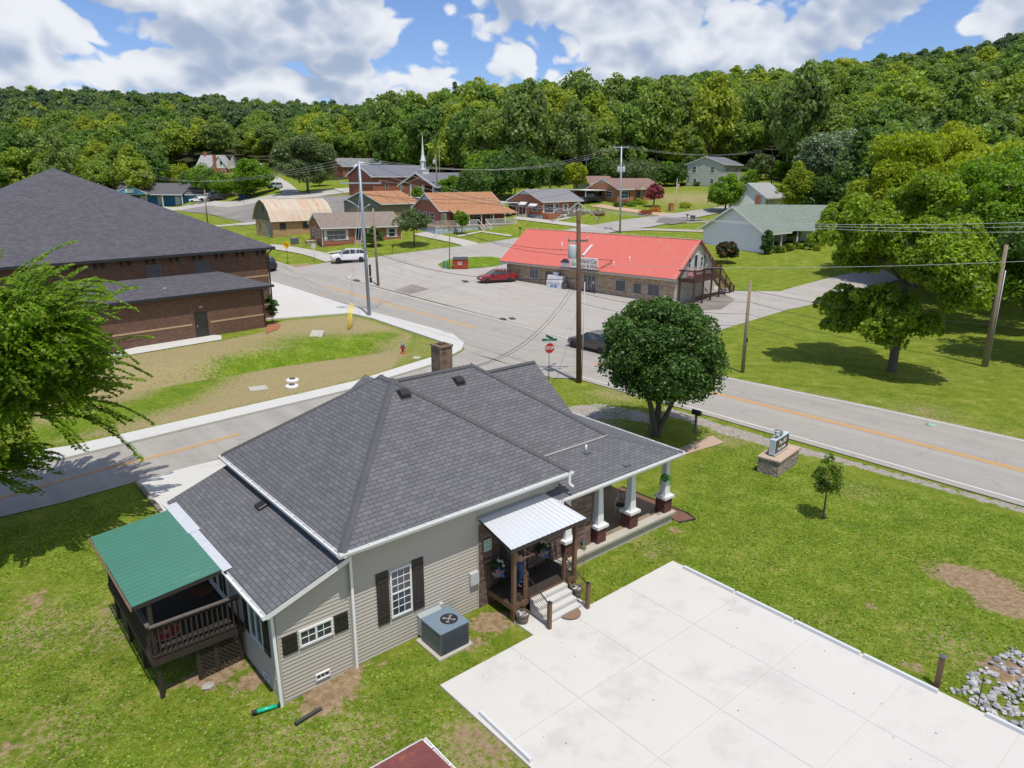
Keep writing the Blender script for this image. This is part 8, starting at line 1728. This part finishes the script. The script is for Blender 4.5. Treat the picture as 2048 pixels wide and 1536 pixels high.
# flower beds by the orange brick house
for k,(px,py,m,lab) in enumerate(((1246,410,PNK,'purple pink flowers beside the steps of the orange brick house'),(1262,412,BGR,'low green planting right of the pink flowers'),(1236,414,DGR,'dark potted plants left of the orange house steps'),(1280,408,YGR,'yellow green hedge under the orange house windows'),(1313,424,leafmat('orange flowers',[(.5,.22,.03),(.5,.22,.03)],.4,.2),'orange flower clump on the lawn below the crape myrtle'),(1291,430,leafmat('rust red flowers',[(.4,.1,.03),(.4,.1,.03)],.4,.2),'rust red flower clump by the orange driveway'),(1196,431,leafmat('mixed yellow flowers',[(.35,.25,.05),(.35,.25,.05)],.5,.2,tips=((.3,.04,.03),.7)),'small flower bed on the lawn above the mailbox'),(1371,415,YGR,'low shrub at the flag pole'),(1395,372,DGR,'small dark shrub at the foot of the grey house'))):
    custom('flower_bed',lab,px,py,1.3,.5,.35,22,50,.2,'round',m,.02,80+k,'flowers',core=.7,cr=.4)
# bushes before the hill house and along drives
k=0
for (px,py,r,m) in ((300,378,5,BGR),(322,384,4.6,OLV),(345,386,4.8,BGR),(368,384,5,YGR),(392,390,4.4,DGR),(410,388,4.8,BGR),(432,392,4.2,DGR),(448,394,3.8,BGR),(285,370,5,YGR),(488,397,3.4,BGR),(498,385,3.8,BGR),(1265,372,4.,GRYG),(1285,380,4.2,GRYG),(1312,374,3.8,DGR),(1330,372,3.6,BGR),(1350,372,3.4,DGR),(1375,368,3.6,DGR),(1225,364,4,GRYG),(1200,366,4.2,DGR),(950,412,4.5,DGR),(1000,400,5.5,DGR),(1030,395,6.,DGR),(975,392,6,BGR),(1060,392,5.5,DGR),(1100,386,5,DGR),(905,400,3.,BGR),(640,372,3.2,OLV),(1560,360,3.,BGR),(1520,360,4,GRYG),(1500,378,2.6,BGR),(720,372,2.4,OLV),(835,402,1.7,BGR)):
    k+=1; side=['left','right'][px>1024]
    desc={id(BGR):'bright green',id(OLV):'olive',id(YGR):'yellow green',id(DGR):'dark green',id(GRYG):'grey green'}[id(m)]
    near='below the hill house' if px<460 else ('by the hill drive' if px<650 else ('behind the church hall' if px<920 else ('behind the orange and grey roofed houses' if px<1120 else ('on the meadow edge behind the orange brick house' if px<1400 else 'beside the grey two storey house'))))
    custom('bush','%s rounded bush %s'%(desc,near),px,py,r,r*.9,r*.85,46,64,.45 if r>2.6 else .3,'round',m,.15,100+k,'bush',core=.8,cr=.34,limbs=2)['group']='bushes at the woods edge '+near
# ---------------- elm at the left with long arching sprays ----------------
def elm():
    w=at(-8,1118); b=Vector((-19.9,23.4,T(-19.9,23.4))); t=thing('spray_tree','large bright green tree with long arching leafy sprays at the left edge','tree',b,0)
    mb=MB(); mb.tube([(-.2,-.2,-.4),(0,0,.5),(.35,.3,2.2),(.9,.8,4.2),(1.1,1.2,6.2),(.7,1.2,8.)],[.42,.34,.28,.22,.15,.07],10)
    rs=np.random.RandomState(31); Ps=[];Ns=[];ends=[]
    c=np.array([1.0,1.7,6.9])
    mb.tube([(.35,.3,2.2),(-.9,.6,4.5),(-2,1,6.4)],[.2,.14,.06],7); mb.tube([(.9,.8,4.2),(2.0,.7,5.8),(3.0,.8,6.8)],[.16,.1,.05],7)
    for k in range(760):
        a=rs.uniform(0,2*math.pi); el=rs.uniform(-.45,.75) if k%3 else rs.uniform(.3,1.2); st=c+np.array([math.cos(a)*rs.uniform(.3,3.0),math.sin(a)*rs.uniform(.3,3.0),rs.uniform(-2.2,2.4)])
        L=rs.uniform(1.6,3.4)*(1.0 if el>.0 else .9); d=np.array([math.cos(a)*math.cos(el),math.sin(a)*math.cos(el),math.sin(el)]); P=[]
        n=int(L/.045)
        p=st.copy(); v=d.copy(); g=rs.uniform(.011,.022)
        for i in range(n):
            p=p+v*.045; v=v+np.array([0,0,-g]); v/=np.linalg.norm(v); side=np.cross(v,[0,0,1]); nn=np.linalg.norm(side); side=side/nn if nn>1e-3 else np.array([1,0,0.])
            wdt=.1*min(1,(n-i)/8+.3)
            if i>n*.12:
                for s in (-1,1): Ps.append(p+side*s*wdt+rs.normal(0,.012,3)); Ns.append(np.array([0,0,1.])+side*s*.35+rs.normal(0,.1,3))
            P.append(tuple(p))
        if k%4==0: mb.tube([tuple(c*.0+np.array([.8,.9,5.])),P[0],P[len(P)//2],P[-1]],[.06,.04,.015,.006],4)
    # lower sprays near the road, in shade
    for k in range(46):
        a=rs.uniform(-.5,1.0); st=np.array([.6,.6,3.2+rs.uniform(-.4,.6)])+np.array([math.cos(a),math.sin(a),0])*rs.uniform(.0,.6); el=rs.uniform(-.1,.5); L=rs.uniform(1.2,2.6); v=np.array([math.cos(a)*math.cos(el),math.sin(a)*math.cos(el),math.sin(el)]); p=st.copy(); n=int(L/.05)
        for i in range(n):
            p=p+v*.05; v=v+np.array([0,0,-.016]); v/=np.linalg.norm(v); side=np.cross(v,[0,0,1]); side/=np.linalg.norm(side)+1e-6
            for s in (-1,1): Ps.append(p+side*s*.08+rs.normal(0,.012,3)); Ns.append(np.array([0,0,1.])+rs.normal(0,.15,3))
    # inner mass
    Q2,ex=crown(32,3.9,3.2,220,230,.15,'round',.22,.7,6.9); Q2=Q2+np.array([1.,1.6,0]); ex=(ex[0]+np.array([1.,1.6,0]),ex[1])
    Q=leafquads(np.array(Ps),np.array(Ns),.165,rs,.66,.25); Q=np.vstack([Q,Q2]); o=bpy.data.objects.new('crown',quadmesh('crown',Q,ELM,ex)); C.objects.link(o); o.parent=t; mb.build('trunk',BARK,t)
elm()
# ---------------- forest ----------------
BLD=[(Vector(o.location).x,Vector(o.location).y) for o in C.objects if o.parent is None and o.get('category') in ('house','building','church','church hall','garage','motorhome')]
rs=random.Random(5); cand=[]
y=78.
while y<640:
    stp=7.6+max(0,(y-240)*.013); x=-.92*y-20
    while x<.95*y+20:
        X=x+rs.uniform(-.42,.42)*stp; Y=y+rs.uniform(-.42,.42)*stp; x+=stp
        q=X/Y
        if Y<fy(q)+rs.uniform(-4,4): continue
        if any((X-a)**2+(Y-b)**2<12**2 for a,b in BLD): continue
        z=T(X,Y); s=rs.uniform(.68,1.34)*(.95 if Y>330 else 1.22 if (Y>170 and q>-.2) else 1.0)
        p=proj((X,Y,z+16*s)); pb=proj((X,Y,z))
        if p[0]<-140 or p[0]>2190: continue
        cand.append((X,Y,z,s,p))
    y+=stp
# keep a tree only where some of it can rise above the crowns in front (with a wide margin)
cand.sort(key=lambda c:c[1]); hor={}; keep=[]
for X,Y,z,s,p in cand:
    wpx=1500*5*s/Y; b0=int((p[0]-wpx)//24); b1=int((p[0]+wpx)//24); vis=any(p[1]<hor.get(b,9999)+14 for b in range(b0,b1+1))
    if vis: keep.append((X,Y,z,s))
    for b in range(b0,b1+1):
        c0=(b+.5)*24
        if abs(c0-p[0])<wpx*.8: hor[b]=min(hor.get(b,9999),p[1]+ (1500*3*s/Y))
print('forest',len(cand),'kept',len(keep))
keep.sort(key=lambda c:-c[3]/c[1]); NEAR=keep[:215]; REST=keep[215:]
# order along the photograph for labels
def zone(X,Y):
    q=X/Y
    return ('behind the blue building' if q<-.36 else 'behind the hill drive' if q<-.24 else 'behind the church' if q<-.08 else 'behind the brick houses' if q<.12 else 'behind the orange brick house' if q<.27 else 'above the grey two storey house' if q<.38 else 'on the right hand slope')
labs_={}
ORD=['first','second','third','fourth','fifth','sixth','seventh','eighth','ninth','tenth','eleventh','twelfth','thirteenth','fourteenth','fifteenth','sixteenth','seventeenth']
zz_={}
for k,(X,Y,z,s) in enumerate(NEAR): zz_.setdefault(zone(X,Y),[]).append((Y,X/Y,k,s))
for zn,L in zz_.items():
    L.sort(); nr=max(1,int(math.ceil(len(L)/9))); rows=[L[i*9:(i+1)*9] for i in range(nr)]
    for ri,R in enumerate(rows):
        R.sort(key=lambda e:e[1])
        for ci,(Y,q,k,s) in enumerate(R):
            labs_[k]='%s leafy tree, %s from left in %s row %s'%('tall' if s>1.15 else 'low' if s<.95 else 'middling',ORD[ci],('front' if ri==0 else (ORD[ri] if ri<17 else 'farthest')),zn)
for k,(X,Y,z,s) in enumerate(NEAR):
    r_=rs.random(); q=X/Y
    key='f%d'%rs.randrange(6) if r_>.05 else 'conifer'
    nm='forest_tree' if key!='conifer' else 'conifer_tree'
    t=tree(key,nm,labs_[k],(X,Y,z),s,rs.uniform(0,6.28),'woodland trees '+zone(X,Y),'tree',sz=s*rs.uniform(.9,1.15)*(1.28 if (Y<fy(q)+13 and Y>150) else 1.),sink=4.6 if (Y<fy(q)+13 and Y>150) else .6)
# the far wood as one uncounted mass: instances scattered on points
def farwood():
    me=bpy.data.meshes.new('woodland'); me.from_pydata([(X,Y,z-.6) for X,Y,z,s in REST],[],[]); a=me.attributes.new('sc','FLOAT','POINT'); a.data.foreach_set('value',[s for *_,s in REST]); a=me.attributes.new('rz','FLOAT','POINT'); a.data.foreach_set('value',[rs.uniform(0,6.28) for _ in REST])
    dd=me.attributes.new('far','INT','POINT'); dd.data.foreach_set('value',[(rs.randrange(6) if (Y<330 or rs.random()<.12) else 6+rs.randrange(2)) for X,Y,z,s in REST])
    o=bpy.data.objects.new('woodland',me); C.objects.link(o); tag(o,'distant wooded hillsides beyond the nearer trees','woodland',kind='stuff')
    keys=['f%d'%i for i in range(6)]+['h0','h1']
    ng=bpy.data.node_groups.new('wood','GeometryNodeTree'); ng.interface.new_socket('Geometry',in_out='INPUT',socket_type='NodeSocketGeometry'); ng.interface.new_socket('Geometry',in_out='OUTPUT',socket_type='NodeSocketGeometry')
    gi=ng.nodes.new('NodeGroupInput'); go=ng.nodes.new('NodeGroupOutput'); ip=ng.nodes.new('GeometryNodeInstanceOnPoints'); g2=ng.nodes.new('GeometryNodeGeometryToInstance')
    # crown objects of already placed trees serve as the pattern
    srcs={}
    for ob in C.objects:
        if ob.type=='MESH' and ob.parent and ob.name.startswith('crown'):
            for kk in keys:
                if ob.data==PRO[kk][0] and kk not in srcs: srcs[kk]=ob
    for kk in keys:
        if kk not in srcs:
            X,Y,z,s=REST.pop(); t=tree(kk,'forest_tree','leafy far tree '+zone(X,Y)+', high on the distant hillside',(X,Y,z),s,0,'woodland trees '+zone(X,Y)); srcs[kk]=[c for c in t.children if c.name.startswith('crown')][0]
    for kk in reversed(keys):
        oi=ng.nodes.new('GeometryNodeObjectInfo'); oi.inputs['Object'].default_value=srcs[kk]; oi.inputs['As Instance'].default_value=True; oi.transform_space='ORIGINAL'; ng.links.new(oi.outputs['Geometry'],g2.inputs[0])
    # dummy order safety: geometry to instance joins in link order
    ng.links.new(g2.outputs[0],ip.inputs['Instance']) if False else None
    ji=ng.nodes.new('GeometryNodeJoinGeometry')
    for l in list(ng.links):
        if l.to_node==g2: src=l.from_socket; ng.links.remove(l); ng.links.new(src,ji.inputs[0])
    ng.nodes.remove(g2); ng.links.new(ji.outputs[0],ip.inputs['Instance']); ip.inputs['Pick Instance'].default_value=True
    for nm,ty,sock in (('far','INT','Instance Index'),('sc','FLOAT','Scale')):
        na=ng.nodes.new('GeometryNodeInputNamedAttribute'); na.data_type=ty; na.inputs['Name'].default_value=nm; ng.links.new(na.outputs['Attribute'],ip.inputs[sock])
    na=ng.nodes.new('GeometryNodeInputNamedAttribute'); na.data_type='FLOAT'; na.inputs['Name'].default_value='rz'; cx=ng.nodes.new('ShaderNodeCombineXYZ'); ng.links.new(na.outputs['Attribute'],cx.inputs[2]); ng.links.new(cx.outputs[0],ip.inputs['Rotation'])
    ng.links.new(gi.outputs[0],ip.inputs['Points']); ng.links.new(ip.outputs[0],go.inputs[0]); o.modifiers.new('wood','NODES').node_group=ng
farwood()

# ---------------- unique labels for look-alikes ----------------
ORDN=['first','second','third','fourth','fifth','sixth','seventh','eighth','ninth','tenth','eleventh','twelfth']
dup={}
for o in C.objects:
    if o.parent is None and o.get('label'): dup.setdefault(o['label'],[]).append(o)
def cen(o):
    bpy.context.view_layer.update()
    pts=[o.matrix_world@v.co for v in o.data.vertices] if o.type=='MESH' else [Vector(o.location)]
    p=sum(pts,Vector())/len(pts); return proj(p)
for lab,L in dup.items():
    if len(L)>1:
        wire_=L[0].get('category')=='wire'; L.sort(key=lambda o:cen(o)[1 if wire_ else 0])
        for k,o in enumerate(L): o['label']=' '.join(lab.split()[:13])+', '+ORDN[min(k,11)]+(' from top' if wire_ else ' from left')
